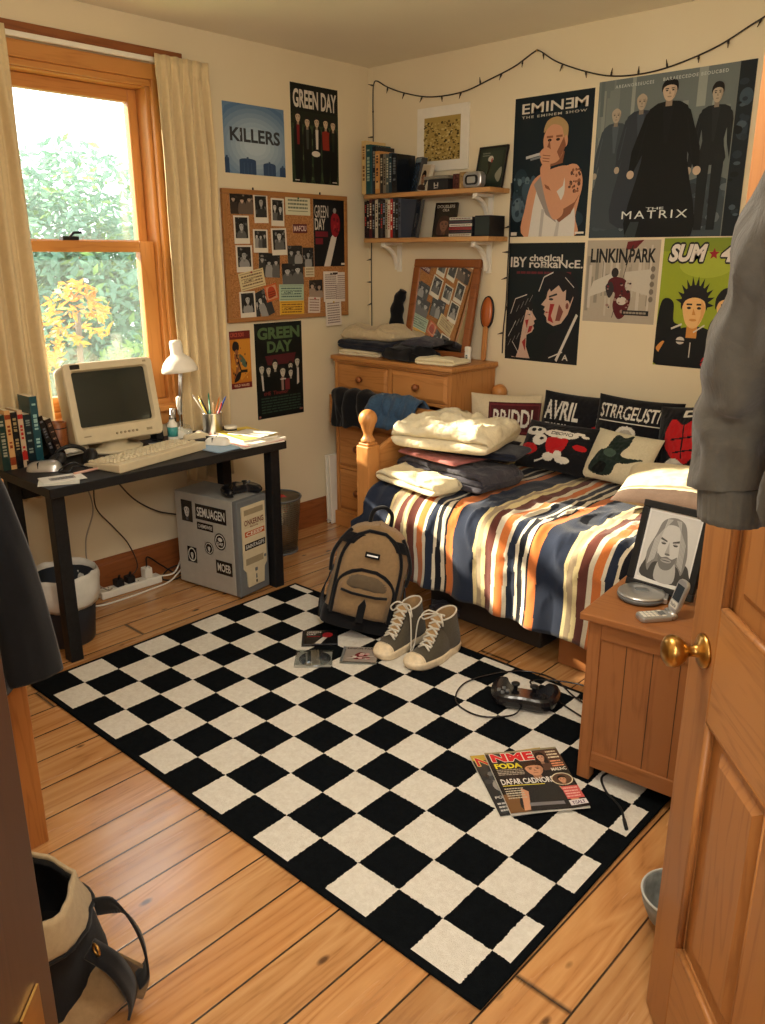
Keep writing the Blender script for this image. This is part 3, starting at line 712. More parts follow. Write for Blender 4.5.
# headphones on the desk: a folded black tangle
r = thing('headphones', 'black folded headphones lying on the left side of the desk', 'headphones', (.36, -2.01, DZ))
b = MB(); b.tube(spline([(-.05, -.055, .02), (-.08, -.03, .05), (-.075, .02, .065), (-.04, .055, .055), (0, .06, .025)], 6), .008, M['black'], 8); b.build('headband', r)
for x, y, a in ((-.035, -.055, .5), (.01, .055, 1.1)):
    b = MB(); Mx = Matrix.Translation((x, y, .028)) @ Matrix.Rotation(a, 4, 'X'); b.lathe([(0, -.014), (.032, -.014), (.038, -.006), (.038, .006), (.03, .016), (.012, .016), (0, .012)], M['black'], 20, True, Mx); b.build('ear_cup', r)
b = MB(); b.tube(spline([(0, .06, .005), (.05, .03, .004), (.04, -.03, .012), (.07, -.06, .005), (.03, -.085, .004), (.01, -.02, .02), (.06, .0, .012), (.085, .03, .004)], 6), .0025, M['blackgloss'], 6); b.build('cable', r)
# paper stack at the right
sheet('folder', 'pink card folder at the bottom of the paper stack on the desk', 'folder', (.455, -1.272, DZ+.0005), .30, .215, RAD(-3), art=Art(rgb(214, 138, 132)).rect(0, 0, 1, .03, rgb(236, 226, 214)), t=.006, group=None)
sheet('magazine', 'white magazine lying on the pink folder', 'magazine', (.462, -1.262, DZ+.0068), .28, .2, RAD(4), art=Art(rgb(232, 226, 210)).scribble(.1, .1, .9, .4, 4, rgb(190, 184, 170), 9), t=.009)
sheet('notebook', 'yellow covered notebook near the top of the desk paper stack', 'notebook', (.437, -1.252, DZ+.0162), .25, .175, RAD(-6), art=Art(rgb(228, 200, 84)).rect(.5, .1, .95, .9, rgb(232, 214, 130)), t=.008)
b = MB()
b.grid(lambda u, v: ((u-.5)*.19, (v-.5)*.13, .0015+.006*max(0, nz(u*4, v*3, 4))+.004*u*u), 16, 12, M['paper'], colfn=None); tag(b.build('loose_paper', loc=(.475, -1.235, DZ+.0245), rot=(0, 0, RAD(12)), solid=.0006), 'creased white paper on top of the yellow notebook', 'paper')
# ------------------------------------------------------------------ books at the left end
def book(b, w, h, dp, m, col, pages=(.75, .68, .52), spine=None):
    """spine faces +x; w along y, dp along -x"""
    b.box(-dp, 0, -w/2, w/2, 0, h, m, col); b.box(-dp+.004, .0005-.006, -w/2+.002, w/2-.002, h-.0001, h+.0003, m, pages)
    if spine: spine.flat(b, (.0001, -w/2, 0), (0, w, 0), (0, 0, h), m)
def spine_art(col, ink, seed, band=None, txt=None):
    a = Art(col); r = random.Random(seed)
    if band: a.rect(0, r.uniform(.05, .15), 1, r.uniform(.2, .3), band); a.rect(0, .85, 1, .93, band)
    if txt: a.text(txt, .2, .2, .8, .8, ink)
    y = .9
    while y > .25:
        h = r.uniform(.02, .06); a.rect(.25, y-h, .75, y, ink); y -= h+r.uniform(.012, .03)
        if r.random() < .2: y -= .1
    return a
specs = [('dark green', (30, 52, 46), (150, 150, 130), .03, .21, 0), ('cream and orange', (206, 160, 104), (140, 60, 30), .022, .225, 0), ('black', (22, 22, 24), (150, 130, 90), .026, .215, 0), ('red and cream', (196, 170, 140), (176, 40, 36), .02, .22, 0), ('very dark teal', (20, 36, 42), (120, 136, 130), .032, .2, 0), ('large teal', (30, 72, 82), (150, 190, 184), .03, .265, 0)]
y = -2.232
GB = 'books at the left end of the desk'
for i, (nm, c, ink, w, h, ln) in enumerate(specs):
    b = MB(); book(b, w-.001, h, .10, M['gloss_print'], rgb(*c), spine=spine_art(rgb(*c), rgb(*ink), i+3, rgb(*ink) if i in (1, 3) else None))
    tag(b.build('book', loc=(.23, y+w/2, DZ+.0005), rot=(0, 0, 0), bevel=.0012), f'{nm} book standing in the row at the left end of the desk', 'book', GB); y += w
for k, (nm, c, ink, w, h) in enumerate((('black leaning', (18, 18, 20), (90, 90, 96), .022, .185), ('dark brown leaning', (40, 26, 22), (120, 96, 80), .024, .17))):
    b = MB(); book(b, w, h, .10, M['gloss_print'], rgb(*c), spine=spine_art(rgb(*c), rgb(*ink), k+30))
    an = RAD(-15); yy = y+.046+k*.0275+h*sin(RAD(15))*0
    tag(b.build('book', loc=(.23, yy, DZ+.0065), rot=(RAD(14), 0, 0), bevel=.0012), f'{nm} book at the right end of the desk book row', 'book', GB)
r = thing('wooden_pot', 'small brown wooden pot behind the leaning books', 'pot', (.165, -1.975, DZ))
b = MB(); b.lathe([(0, 0), (.033, 0), (.036, .005), (.036, .14), (.033, .142), (.031, .14), (.031, .01), (0, .01)], M['mirror_frame'], 24); b.build('pot_body', r)
b = MB(); b.lathe([(.0363, .02), (.0363, .024)], M['black'], 24); b.lathe([(.0363, .118), (.0363, .122)], M['black'], 24); b.build('bands', r)
b = MB(); b.grid(lambda u, v: (.022*cos(5.5*u)*(1-.3*u), .11*(v-.5), .023+.022*sin(5.5*u)*(1-.3*u)), 24, 4, M['paper']); tag(b.build('paper_roll', loc=(.205, -1.935, DZ+.001), rot=(0, 0, RAD(10)), solid=.001), 'rolled cream paper lying between the books and the monitor', 'paper roll')

# ------------------------------------------------------------------ pc tower
pc = thing('computer_tower', 'grey computer tower covered in stickers under the desk', 'computer', (.548, -1.322, 0), RAD(9))
PD, PW2, PH = .385, .095, .452
b = MB(); b.box(-PD, -.03, -PW2, PW2, .012, PH, M['pcgrey']); b.build('case', pc, bevel=.004)
b = MB(); b.box(-.0298, 0, -PW2, PW2, .01, PH+.002, M['pcgreydark']); b.build('front_frame', pc, bevel=.006)
b = MB(); P = [(-.072, .425), (.072, .425), (.072, .14), (.055, .12), (.05, .05), (-.05, .05), (-.055, .12), (-.072, .14)]
b.add([(x, y, z) for x in (.0005, .008) for y, z in P], [tuple(range(8, 16))[::-1], ]+[(i, (i+1) % 8, 8+(i+1) % 8, 8+i) for i in range(8)], M['beigeplastic']); b.build('front_panel', pc, bevel=.002)
b = MB()
b.box(.0082, .0095, -.062, .05, .155, .185, M['beigedark']); b.box(.0082, .0105, .056, .068, .165, .177, M['pcgreydark']); b.box(.0082, .0095, -.06, .06, .385, .41, M['beigedark'])
b.box(.0082, .011, -.006, .008, .115, .13, M['pcgreydark']); b.box(.0082, .0105, -.002, .004, .08, .1, M['pcgreydark']); b.box(.0082, .0105, -.002, .004, .06, .072, M['black'])
b.build('buttons_and_drives', pc)
for sx in (-.33, -.06):
    for sy in (-.06, .06): b = MB(); b.cyl((sx, sy, 0), (sx, sy, .012), .012, M['black']); b.build('foot', pc)
BLK, WHT = rgb(24, 24, 26), rgb(206, 204, 196)
def sticker(label, u0, z0, u1, z1, art, side=True):
    b = MB()
    if side: art.flat(b, (u0, -PW2-.0006, z0), (u1-u0, 0, 0), (0, 0, z1-z0), M['gloss_print'])
    else: art.flat(b, (.0085, u0, z0), (0, u1-u0, 0), (0, 0, z1-z0), M['gloss_print'])
    o = b.build('sticker', pc); o['label'] = label
a = Art(BLK).face(.5, .52, .24, .3, WHT, BLK, 'short', rgb(90, 90, 90)); sticker('black sticker with a white face', -.345, .315, -.275, .415, a)
sticker('black sticker with wide white lettering', -.255, .338, -.065, .41, Art(BLK).text('SEMUAGEN', .05, .2, .95, .8, WHT))
sticker('small black lettered sticker', -.25, .29, -.15, .325, Art(BLK).text('CHEMSWEE', .06, .25, .94, .75, WHT))
def disc(face):
    a = Art(M and rgb(172, 170, 162)).ell(.5, .5, .5, .5, BLK, 32).ell(.5, .5, .42, .42, WHT, 32).ell(.5, .5, .36, .36, BLK, 28)
    if face: a.face(.5, .5, .15, .22, WHT, BLK, 'long')
    else: a.ell(.5, .62, .2, .12, WHT).text('DAIF', .24, .26, .76, .46, WHT)
    return a
sticker('round black and white sticker', -.145, .215, -.075, .295, disc(False)); sticker('round sticker with a small figure', -.21, .18, -.155, .24, disc(True))
sticker('square black and white sticker', -.325, .12, -.265, .195, Art(BLK).ell(.5, .5, .42, .44, WHT, 24).ell(.5, .5, .34, .36, BLK, 24).face(.5, .5, .15, .24, WHT, BLK, 'short'))
sticker('black sticker with block capitals low on the side', -.145, .1, -.045, .165, Art(BLK).text('MOEB', .1, .2, .9, .8, WHT))
CRM = rgb(206, 192, 160)
sticker('dark red lettering sticker', -.066, .325, .066, .365, Art(CRM).text('ONKERING', .04, .3, .96, .95, rgb(110, 44, 40)).text('PRONTAL', .3, .0, .7, .2, rgb(110, 44, 40)), False)
sticker('orange lettering sticker', -.06, .285, .066, .31, Art(rgb(190, 92, 50)).text('CEEEP', .06, .15, .94, .85, rgb(232, 220, 200)), False)
sticker('black strip sticker', -.064, .225, .068, .255, Art(BLK).text('EAINTAGIPS', .05, .2, .95, .8, WHT), False)
def gamepad(label, loc, rz, cable, s=1.):
    r = thing('game_controller', label, 'game controller', loc, rz); b = MB()
    P = [(.0, .045), (.05, .048), (.078, .03), (.09, -.02), (.084, -.06), (.066, -.066), (.052, -.035), (.03, -.012), (-.03, -.012), (-.052, -.035), (-.066, -.066), (-.084, -.06), (-.09, -.02), (-.078, .03), (-.05, .048)]
    Q = [(p.x, p.y) for p in spline([(x, y, 0) for x, y in P], 4, True)]
    n = len(Q); v = []; f = []
    for z, k in ((.003, .86), (.012, .98), (.024, 1.), (.034, .94), (.039, .82)): v += [(x*k, y*k+(.0 if abs(x) < .05 else 0), z) for x, y in Q]
    for j in range(4):
        for i in range(n): f.append((j*n+i, j*n+(i+1) % n, (j+1)*n+(i+1) % n, (j+1)*n+i))
    f += [tuple(range(n))[::-1], tuple(range(4*n, 5*n))]
    b.add(v, f, M['blackgloss'], False); b.build('shell', r, bevel=.002)
    for x in (-.024, .024):
        b = MB(); b.lathe([(.006, .034), (.005, .048), (.011, .050), (.011, .054), (0, .055)], M['black'], 14, True, Matrix.Translation((x, -.002, 0))); b.build('thumb_stick', r)
    b = MB(); b.box(-.062, -.042, .018, .024, .036, .044, M['black']); b.box(-.055, -.049, .011, .031, .036, .044, M['black']); b.build('direction_pad', r)
    for k in range(4):
        b = MB(); a = pi/2*k; b.lathe([(.005, .036), (.005, .044), (0, .045)], M['pcgreydark'], 10, True, Matrix.Translation((.052+.011*cos(a), .021+.011*sin(a), 0))); b.build('button', r)
    b = MB(); b.tube(spline(cable, 8), .0024, M['blackgloss'], 6); b.build('cable', r)
    return r
gamepad('black game controller lying on top of the computer tower', (.455, -1.315, PH+.003), RAD(80), [(0, .046, .015), (0, .075, .02), (.03, .12, .004), (.075, .14, .004), (.078, .19, -.003)])

# ------------------------------------------------------------------ bins
r = thing('waste_bin', 'wire mesh waste bin with red and white litter behind the computer tower', 'bin', (.18, -.875, 0))
b = MB(); 
t = NT('wire mesh'); o = t.obj(); sp = t.n('SeparateXYZ', None, Vector=o)
ang = t.math('ARCTAN2', sp.outputs[1], sp.outputs[0])
m1 = t.math('LESS_THAN', t.math('FRACT', t.math('MULTIPLY', ang, 14.0)), .32); m2 = t.math('LESS_THAN', t.math('FRACT', t.math('MULTIPLY', sp.outputs[2], 90.0)), .32)
t.bsdf(Base_Color=rgb(120, 112, 92), Metallic=.6, Roughness=.45, Alpha=t.math('MAXIMUM', t.math('MAXIMUM', m1, m2), .35)); M['mesh'] = t.m
b.lathe([(.095, .006), (.12, .29)], M['mesh'], 40); b.build('mesh_side', r)
b = MB(); b.lathe([(.1, 0), (.1, .008), (0, .008)], M['pcgreydark'], 32); b.build('base', r)
b = MB(); b.tube([(.121*cos(2*pi*i/40), .121*sin(2*pi*i/40), .29) for i in range(40)], .005, M['pcgreydark'], 8, True); b.build('rim', r)
def crumple(name, label, loc, rad, m, seed, sq=(1, 1, 1)):
    b = MB()
    def f(u, v):
        a = 2*pi*u; p = pi*v; d = Vector((cos(a)*sin(p), sin(a)*sin(p), -cos(p))); k = rad*(.85+.3*nz(*(d*2.3+Vector((seed, 0, 0))))+.12*abs(nz(*(d*6+Vector((0, seed, 0))))))
        return (d.x*k*sq[0], d.y*k*sq[1], d.z*k*sq[2])
    b.grid(f, 20, 12, m, cu=True, smooth=False); return tag(b.build(name, loc=loc), label, 'litter')
crumple('crumpled_wrapper', 'crumpled red wrapper on top of the litter in the mesh bin', (.20, -.86, .25), .045, plain('red wrapper', rgb(168, 50, 44), .5), 3, (1, .9, 1.2))
crumple('crumpled_paper', 'crumpled white paper in the middle of the mesh bin', (.175, -.91, .17), .062, M['paper'], 8)
crumple('crumpled_bag', 'crumpled tan paper bag at the bottom of the mesh bin', (.18, -.865, .075), .066, plain('kraft paper', rgb(150, 112, 70), .8), 12)
r = thing('bin_with_liner', 'dark round bin with white plastic liner behind the left front desk leg', 'bin', (.362, -2.12, 0))
b = MB(); b.lathe([(0, 0), (.095, 0), (.1, .006), (.125, .27), (.121, .27), (.096, .012), (0, .012)], plain('navy plastic', rgb(24, 30, 40), .5), 32); b.build('bin_body', r)
b = MB(); b.grid(lambda u, v: ((.128+.012*sin(v*pi)+.012*nz(cos(2*pi*u)*3, sin(2*pi*u)*3, v*2))*cos(2*pi*u), (.128+.012*sin(v*pi)+.012*nz(cos(2*pi*u)*3, sin(2*pi*u)*3, v*2))*sin(2*pi*u), .295-.13*v+.02*nz(cos(2*pi*u)*2, sin(2*pi*u)*2, 5)), 48, 8, plain('white polythene', rgb(206, 204, 196), .35), cu=True)
b.grid(lambda u, v: ((.128-.02*v+.006*nz(cos(2*pi*u)*4, sin(2*pi*u)*4, v*3))*cos(2*pi*u), (.128-.02*v+.006*nz(cos(2*pi*u)*4, sin(2*pi*u)*4, v*3))*sin(2*pi*u), .295-.16*v+.02*nz(cos(2*pi*u)*2, sin(2*pi*u)*2, 5)), 48, 6, plain('white polythene', rgb(206, 204, 196), .35), cu=True)
b.build('liner', r, solid=.001)

# ------------------------------------------------------------------ power strip, plugs, cables
r = thing('power_strip', 'white power strip on the floor by the baseboard under the desk', 'power strip', (.095, -1.69, 0), RAD(88))
b = MB(); b.box(-.15, .15, -.028, .028, .002, .038, M['whiteplastic']); b.build('strip_body', r, bevel=.006)
for x in (-.1, -.035, .03, .095):
    b = MB(); b.box(x-.02, x+.02, -.021, .021, .0382, .0392, M['white']); 
    for dx, dy in ((0, .012), (-.008, -.008), (.008, -.008)): b.box(x+dx-.002, x+dx+.002, dy-.004, dy+.004, .0392, .0396, M['black'])
    b.build('socket', r)
def cord(label, pts, rad, m, n=8, name='cable', cat='cable'):
    b = MB(); b.tube(spline(pts, n), rad, m, 6); return tag(b.build(name), label, cat)
for nm, y, m in (('black', -1.745, M['black']), ('black', -1.69, M['black']), ('white', -1.60, M['whiteplastic'])):
    b = MB(); b.M = Matrix.Translation((.095, y, .0405)); b.prism(rr(.022, -.019, .019, .006), 0, .03 if nm == 'black' else .045, m); b.cyl((.0, .0, .028), (.014, .0, .052), .006, m, n=8)
    tag(b.build('plug', bevel=.003), f'{nm} plug in the power strip '+('nearest the desk leg' if y < -1.72 else 'next to the white plug' if nm == 'black' else 'under the desk'), 'plug', 'plugs in the power strip')
grc = plain('grey flex', rgb(160, 152, 138), .5); brn = plain('dark brown flex', rgb(60, 40, 30), .5)
cord('pale cable looping down from the desk to the power strip', [(.12, -1.87, .650), (.11, -1.855, .55), (.10, -1.83, .42), (.09, -1.875, .28), (.10, -1.875, .12), (.12, -1.82, .05), (.118, -1.79, .046)], .0035, grc)
cord('thin brown cable hanging from the desk towards the baseboard', [(.13, -1.835, .650), (.12, -1.825, .55), (.09, -1.81, .42), (.06, -1.72, .30), (.045, -1.65, .20), (.05, -1.62, .08), (.05, -1.7, .03)], .003, brn)
cord('dark cable curving from under the desk to the back of the computer tower', [(.13, -1.78, .650), (.1, -1.73, .56), (.07, -1.62, .42), (.05, -1.5, .33), (.06, -1.40, .29), (.12, -1.37, .29), (.175, -1.36, .27)], .0035, brn)
cord('white cable from the power strip up to the back of the computer tower', [(.11, -1.54, .03), (.14, -1.48, .04), (.13, -1.42, .12), (.14, -1.38, .2), (.18, -1.37, .21)], .004, M['whiteplastic'])
cord('white cable lying along the floor in front of the power strip', [(.14, -1.93, .006), (.17, -1.86, .005), (.175, -1.74, .005), (.165, -1.62, .005), (.15, -1.52, .006), (.13, -1.45, .03), (.16, -1.40, .09), (.182, -1.385, .11)], .004, M['whiteplastic'])
cord('black cable coiled on the floor behind the power strip', [(.1, -1.60, .09), (.06, -1.57, .12), (.05, -1.5, .06), (.07, -1.44, .006), (.13, -1.42, .006), (.14, -1.50, .006), (.09, -1.52, .006), (.06, -1.46, .03), (.1, -1.4, .05)], .0035, M['black'])
# ================================================================== dresser
dr = thing('dresser', 'pine chest of drawers in the corner with clothes spilling from an open drawer', 'dresser', (.495, -.19, 0))
def dpt(name, fn, par=None, **k):
    b = MB(); fn(b); return b.build(name, par or dr, **k)
HX_, DY0, DY1 = .40, -.18, .175
dpt('carcass', lambda b: (b.box(-HX_, -HX_+.022, DY0, DY1, .06, .933, M['pine_z']), b.box(HX_-.022, HX_, DY0, DY1, .06, .933, M['pine_z']), b.box(-HX_+.022, HX_-.022, DY1-.01, DY1, .06, .933, M['pine_z']),
    *[b.box(-HX_+.022, HX_-.022, DY0+.004, DY1-.012, z-.009, z+.009, M['pine_x']) for z in (.095, .345, .59, .767, .924)], b.box(-.012, .012, DY0+.003, DY1-.02, .776, .915, M['pine_z'])), bevel=.002)
dpt('top', lambda b: (b.box(-HX_-.016, HX_+.016, DY0-.018, DY1+.002, .935, .957, M['pine_x']), b.box(-HX_-.008, HX_+.008, DY0-.009, DY1, .925, .935, M['pine_x'])), bevel=.005)
dpt('plinth', lambda b: (b.box(-HX_-.008, HX_+.008, DY0-.01, DY0+.012, .0, .085, M['pine_x']), b.box(-HX_-.008, -HX_+.014, DY0+.012, DY1, 0, .085, M['pine_x']), b.box(HX_-.014, HX_+.008, DY0+.012, DY1, 0, .085, M['pine_x'])), bevel=.004)
def drawer(x0, x1, z0, z1, knobs, pull=0.):
    y = DY0-pull
    def f(b):
        b.box(x0+.003, x1-.003, y+.002, y+.02, z0+.003, z1-.003, M['pine_x'])
        q0 = [(x0+.003, z0+.003), (x1-.003, z0+.003), (x1-.003, z1-.003), (x0+.003, z1-.003)]; q1 = [(x0+.02, z0+.02), (x1-.02, z0+.02), (x1-.02, z1-.02), (x0+.02, z1-.02)]
        v = [(x, y+.0019, z) for x, z in q0]+[(x, y-.008, z) for x, z in q1]
        b.add(v, [(4, 5, 6, 7)]+[(i, (i+1) % 4, 4+(i+1) % 4, 4+i) for i in range(4)], M['pine_x'])
        b.box(x0+.012, x0+.022, y+.02, DY1-.03, z0+.015, z1-.02, M['pine_x']); b.box(x1-.022, x1-.012, y+.02, DY1-.03, z0+.015, z1-.02, M['pine_x'])
        b.box(x0+.022, x1-.022, y+.02, DY1-.03, z0+.015, z0+.022, M['pine_x'])
    o = dpt('drawer', f)
    for kx in knobs:
        dpt('knob', lambda b: b.lathe([(.011, 0), (.009, .008), (.016, .014), (.019, .022), (.016, .029), (.006, .033), (0, .0335)], M['mirror_frame'], 20, True, Matrix.Translation((kx, y-.008, (z0+z1)/2)) @ Matrix.Rotation(pi/2, 4, 'X')), o)
drawer(-HX_+.022, -.012, .776, .915, (-.195,)); drawer(.012, HX_-.022, .776, .915, (.195,))
drawer(-HX_+.022, HX_-.022, .599, .758, (-.22, .22), .07)
drawer(-HX_+.022, HX_-.022, .354, .581, (-.22, .22)); drawer(-HX_+.022, HX_-.022, .104, .336, (-.22, .22))

# garments hung over the open drawer front (drawer front at y = -.485)
def drape(name, label, cat, x0, x1, path, m, seed, amp=.02, hem=.3, th=.012):
    P = spline([(0, y, z) for y, z in path], 8); L = len(P)-1
    b = MB()
    def f(u, v):
        t = v*L; i = min(int(t), L-1); p = P[i].lerp(P[i+1], t-i)
        e = 1-(abs(2*u-1))**4*.35
        hem_ = v**3*hem*.1*nz(u*4+seed, 2)
        x = lerp(x0, x1, u)*1+(x1-x0)*.1*(v-.3)*(.5-u)+.012*nz(v*5, u*3, seed)
        fold = (abs(nz(u*3.2+seed, v*1.6, seed))*1.6+.35*abs(nz(u*9, v*5+seed, 2)))*amp*min(1, .4+v)
        return (x, p.y-fold*.9, p.z*1+fold*.55*(1-v)+.012*nz(u*6, v*6, seed+3)-(1-e)*.03+hem_)
    b.grid(f, 36, 30, m)
    return tag(b.build(name, solid=th), label, cat)
drape('black_shirt', 'black garment hanging over the left of the open dresser drawer', 'clothing', .20, .50, [(-.397, .69), (-.40, .75), (-.432, .795), (-.478, .785), (-.495, .73), (-.497, .66), (-.497, .62)], M['black_cloth'], 2, .04)
dn = drape('jeans', 'crumpled blue denim jeans hanging over the right of the open dresser drawer', 'clothing', .47, .79, [(-.397, .69), (-.40, .75), (-.435, .80), (-.482, .79), (-.505, .735), (-.508, .69), (-.505, .65)], M['denim'], 5, .06)

# folded / heaped clothes: pillowy slab
def slab_cloth(name, label, cat, loc, w, d, h, m, seed, rz=0, layers=2, rough=.25, dome=0., taper=.0, m2=None, group=None, nu=64):
    b = MB(); r = h/2
    prof = []
    # cross-section: rounded front with a crease between the folded layers
    n = 14
    def sect(u):
        P = []
        for j in range(layers):
            z0 = h*j/layers; rr_ = h/layers/2
            for i in range(6): a = -pi/2+pi*i/5; P.append((d/2-rr_+rr_*cos(a)*1.0, z0+rr_+rr_*sin(a)*.97))
        for i in range(1, 22): P.append((d/2-r*.5-(d-r)*i/22, h))
        for i in range(7): a = pi/2+pi*i/6; P.append((-d/2+r+r*cos(a), r+r*sin(a)))
        for i in range(1, 6): P.append((-d/2+r+(d-2*r)*i/6, 0))
        return P
    base = sect(0); k = len(base); v = []; f = []
    U = nu
    for i in range(U+1):
        u = i/U; e = max(0, 1-(abs(2*u-1))**14)**.5; wx = (u-.5)*w
        for (y, z) in base:
            q = .30+.70*e
            zz = h*.45+(z-h*.45)*q
            yy = y*(.975+.025*e)*(1-taper*(u-.5))
            top = sst(.35, 1., z/h)
            nv = nz(wx*9+seed, yy*9, z*4)*.6+.4*nz(wx*22, yy*22+seed, z*9)
            zz += top*(rough*h*.55*nv+rough*h*.45*(1-abs(nz(wx*7+seed*3, yy*6, seed)))**7-rough*h*.3*(1-abs(nz(wx*5-yy*6, yy*3+seed, seed+1)))**9+dome*(1-(2*u-1)**2)*(1-(2*yy/d)**2))
            yy += (.012 if z > .01 else 0)*nz(wx*12, z*20, seed+2)
            xx = wx+.01*nz(yy*8, z*14, seed+4)
            v.append((xx, -yy, max(0.0005, zz)))
    for i in range(U):
        for j in range(k): f.append((i*k+j, i*k+(j+1) % k, (i+1)*k+(j+1) % k, (i+1)*k+j))
    f += [tuple(range(k))[::-1], tuple(U*k+j for j in range(k))]
    b.add(v, f, m, True)
    return tag(b.build(name, loc=loc, rot=(0, 0, rz)), label, cat, group)
TZ = .958
slab_cloth('folded_cloth', 'folded white cloth at the bottom left of the clothes on the dresser', 'clothing', (.235, -.235, TZ), .27, .22, .03, M['cream_cloth'], 1, RAD(6), 2)
slab_cloth('folded_trousers', 'folded dark navy garment under the beige jumper on the dresser', 'clothing', (.27, -.215, TZ+.031), .36, .26, .048, M['navy_cloth'], 2, RAD(-3), 2, .15)
slab_cloth('jumper', 'beige jumper folded on top of the clothes pile on the dresser', 'clothing', (.275, -.21, TZ+.083), .35, .24, .045, M['beige_cloth'], 3, RAD(4), 1, .9, .02)
slab_cloth('black_jumper', 'crumpled black jumper in the middle of the dresser top', 'clothing', (.545, -.265, TZ), .22, .21, .055, M['black_cloth'], 4, RAD(-10), 1, .8, .025)
slab_cloth('grey_jumper', 'grey marl jumper behind the black one below the mirror', 'clothing', (.60, -.235, TZ+.072), .18, .14, .03, M['charcoal_cloth'], 9, RAD(12), 1, .6, .015)
slab_cloth('cream_shirt', 'cream shirt folded flat at the right front of the dresser', 'clothing', (.765, -.285, TZ), .22, .16, .03, M['cream_cloth2'], 6, RAD(8), 2, .5)
r = thing('deodorant', 'small white deodorant stick standing by the mirror on the dresser', 'deodorant', (.825, -.155, TZ))
b = MB(); b.prism(rr(.016, -.011, .011, .008), 0, .052, M['whiteplastic']); b.build('container', r, bevel=.002)
b = MB(); b.prism(rr(.0163, -.0113, .0113, .008), .0525, .078, M['white']); b.build('cap', r, bevel=.004)
b = MB(); Art(rgb(228, 226, 220)).rect(.2, .2, .8, .8, rgb(70, 100, 96)).rect(.3, .5, .7, .6, rgb(228, 226, 220)).flat(b, (-.009, -.0113, .01), (.018, 0, 0), (0, 0, .035)); b.build('printed_panel', r)
# mirror leaning on the wall
mr = thing('mirror', 'wooden framed mirror leaning on the wall above the dresser', 'mirror', (.588, -.135, TZ), rot=(RAD(-11.5), 0, RAD(0)))
b = MB(); W, Hh, fw = .43, .50, .042
for a in ((-W/2, W/2, 0, fw), (-W/2, W/2, Hh-fw, Hh)): b.box(a[0], a[1], -.008, .016, a[2], a[3], M['mirror_frame'])
b.box(-W/2, -W/2+fw, -.008, .016, fw, Hh-fw, M['pine_z'] if 0 else M['mirror_frame']); b.box(W/2-fw, W/2, -.008, .016, fw, Hh-fw, M['mirror_frame']); b.build('frame', mr, bevel=.006)
b = MB(); b.box(-W/2+fw-.004, W/2-fw+.004, 0, .004, fw-.004, Hh-fw+.004, M['mirror']); b.build('glass', mr)
b = MB(); b.box(-W/2+.02, W/2-.02, .0165, .019, .02, Hh-.02, M['base_x']); b.build('back_board', mr)
# black cap-like pouch left of the mirror, brush at the right
b = MB()
b.tube(spline([(.30, -.075, TZ+.001), (.275, -.07, 1.04), (.262, -.06, 1.13), (.268, -.055, 1.22), (.30, -.05, 1.285)], 6), [.022+.016*sin(pi*min(1, (i+3)/27))+.004*sin(i*1.3) for i in range(25)], M['black_cloth'], 14)
tag(b.build('black_scarf'), 'black cloth bundle propped at the left side of the mirror', 'clothing')
r = thing('hairbrush', 'wooden paddle hairbrush leaning on the wall right of the mirror', 'hairbrush', (.842, -.05, TZ+.001), rot=(RAD(-8), RAD(-3), 0))
b = MB(); b.prism(rr(.013, 0, .17, .012), -.007, .007, M['pine_z']); b.v = [(x, -z, y) for x, y, z in b.v]; b.build('handle', r, bevel=.003)
b = MB(); b.ell((0, 0, .238), (.034, .014, .074), M['mirror_frame'] if 0 else plain('orange brown lacquer', rgb(176, 92, 40), .3)); b.build('paddle', r)
b = MB(); b.tube([(.0355*cos(2*pi*i/30), .005, .238+.0755*sin(2*pi*i/30)) for i in range(30)], .006, M['black'], 8, True); b.build('rim', r)

# white folded board between the dresser and the window wall
r = thing('folding_board', 'narrow white folded board leaning between dresser and window wall', 'board', (.052, -.385, 0))
for x0 in (-.026, .004):
    b = MB(); b.cbox((x0+.010, .03, .2), (.012, .08, .395), M['white'], ry=RAD(-1.5)); b.build('leaf', r, bevel=.003)
b = MB(); b.cyl((-.02, -.01, .02), (.02, -.01, .02), .003, M['steel'], n=8); b.build('hinge', r)

# ================================================================== bed
BX0, BX1, BY0, BY1 = .95, 2.93, -1.0, -.05
bed = thing('bed', 'pine single bed with ball topped posts along the back wall', 'bed', ((BX0+BX1)/2, (BY0+BY1)/2, 0))
ox, oy = (BX0+BX1)/2, (BY0+BY1)/2
def bpart(name, fn, **k):
    b = MB(); b.M = Matrix.Translation((-ox, -oy, 0)); fn(b); return b.build(name, bed, **k)
for px_ in (BX0, BX1):
    for py_ in (BY0, BY1):
        if px_ == BX1: tz = .62
        else: tz = .70
        bpart('post', lambda b: (b.box(px_-.036, px_+.036, py_-.036, py_+.036, 0, tz, M['pine_z']), b.box(px_-.03, px_+.03, py_-.03, py_+.03, tz, tz+.012, M['pine_z'])), bevel=.008)
        bpart('finial', lambda b: b.lathe([(.030, tz+.0122), (.031, tz+.022), (.024, tz+.032), (.019, tz+.042), (.020, tz+.054), (.025, tz+.064)]+[(.0395*sin(a_), tz+.112-.0395*cos(a_)) for a_ in [.95+i_*(pi-.95)/12 for i_ in range(13)]], M['pine_z'], 28, True, Matrix.Translation((px_, py_, 0))))
def endboard(b, x, zm, za):
    P = [(BY0+.037, .28)]+[(BY1-.037, .28)]+[(lerp(BY1-.037, BY0+.037, i/24), zm+za*sin(pi*i/24)) for i in range(25)]
    n = len(P); v = [(q, y, z) for q in (x-.014, x+.014) for y, z in P]
    b.add(v, [tuple(range(n)), tuple(range(n, 2*n))[::-1]]+[(i, n+i, n+(i+1) % n, (i+1) % n) for i in range(n)], M['pine_y'])
bpart('end_board', lambda b: endboard(b, BX0, .665, .115), bevel=.006)
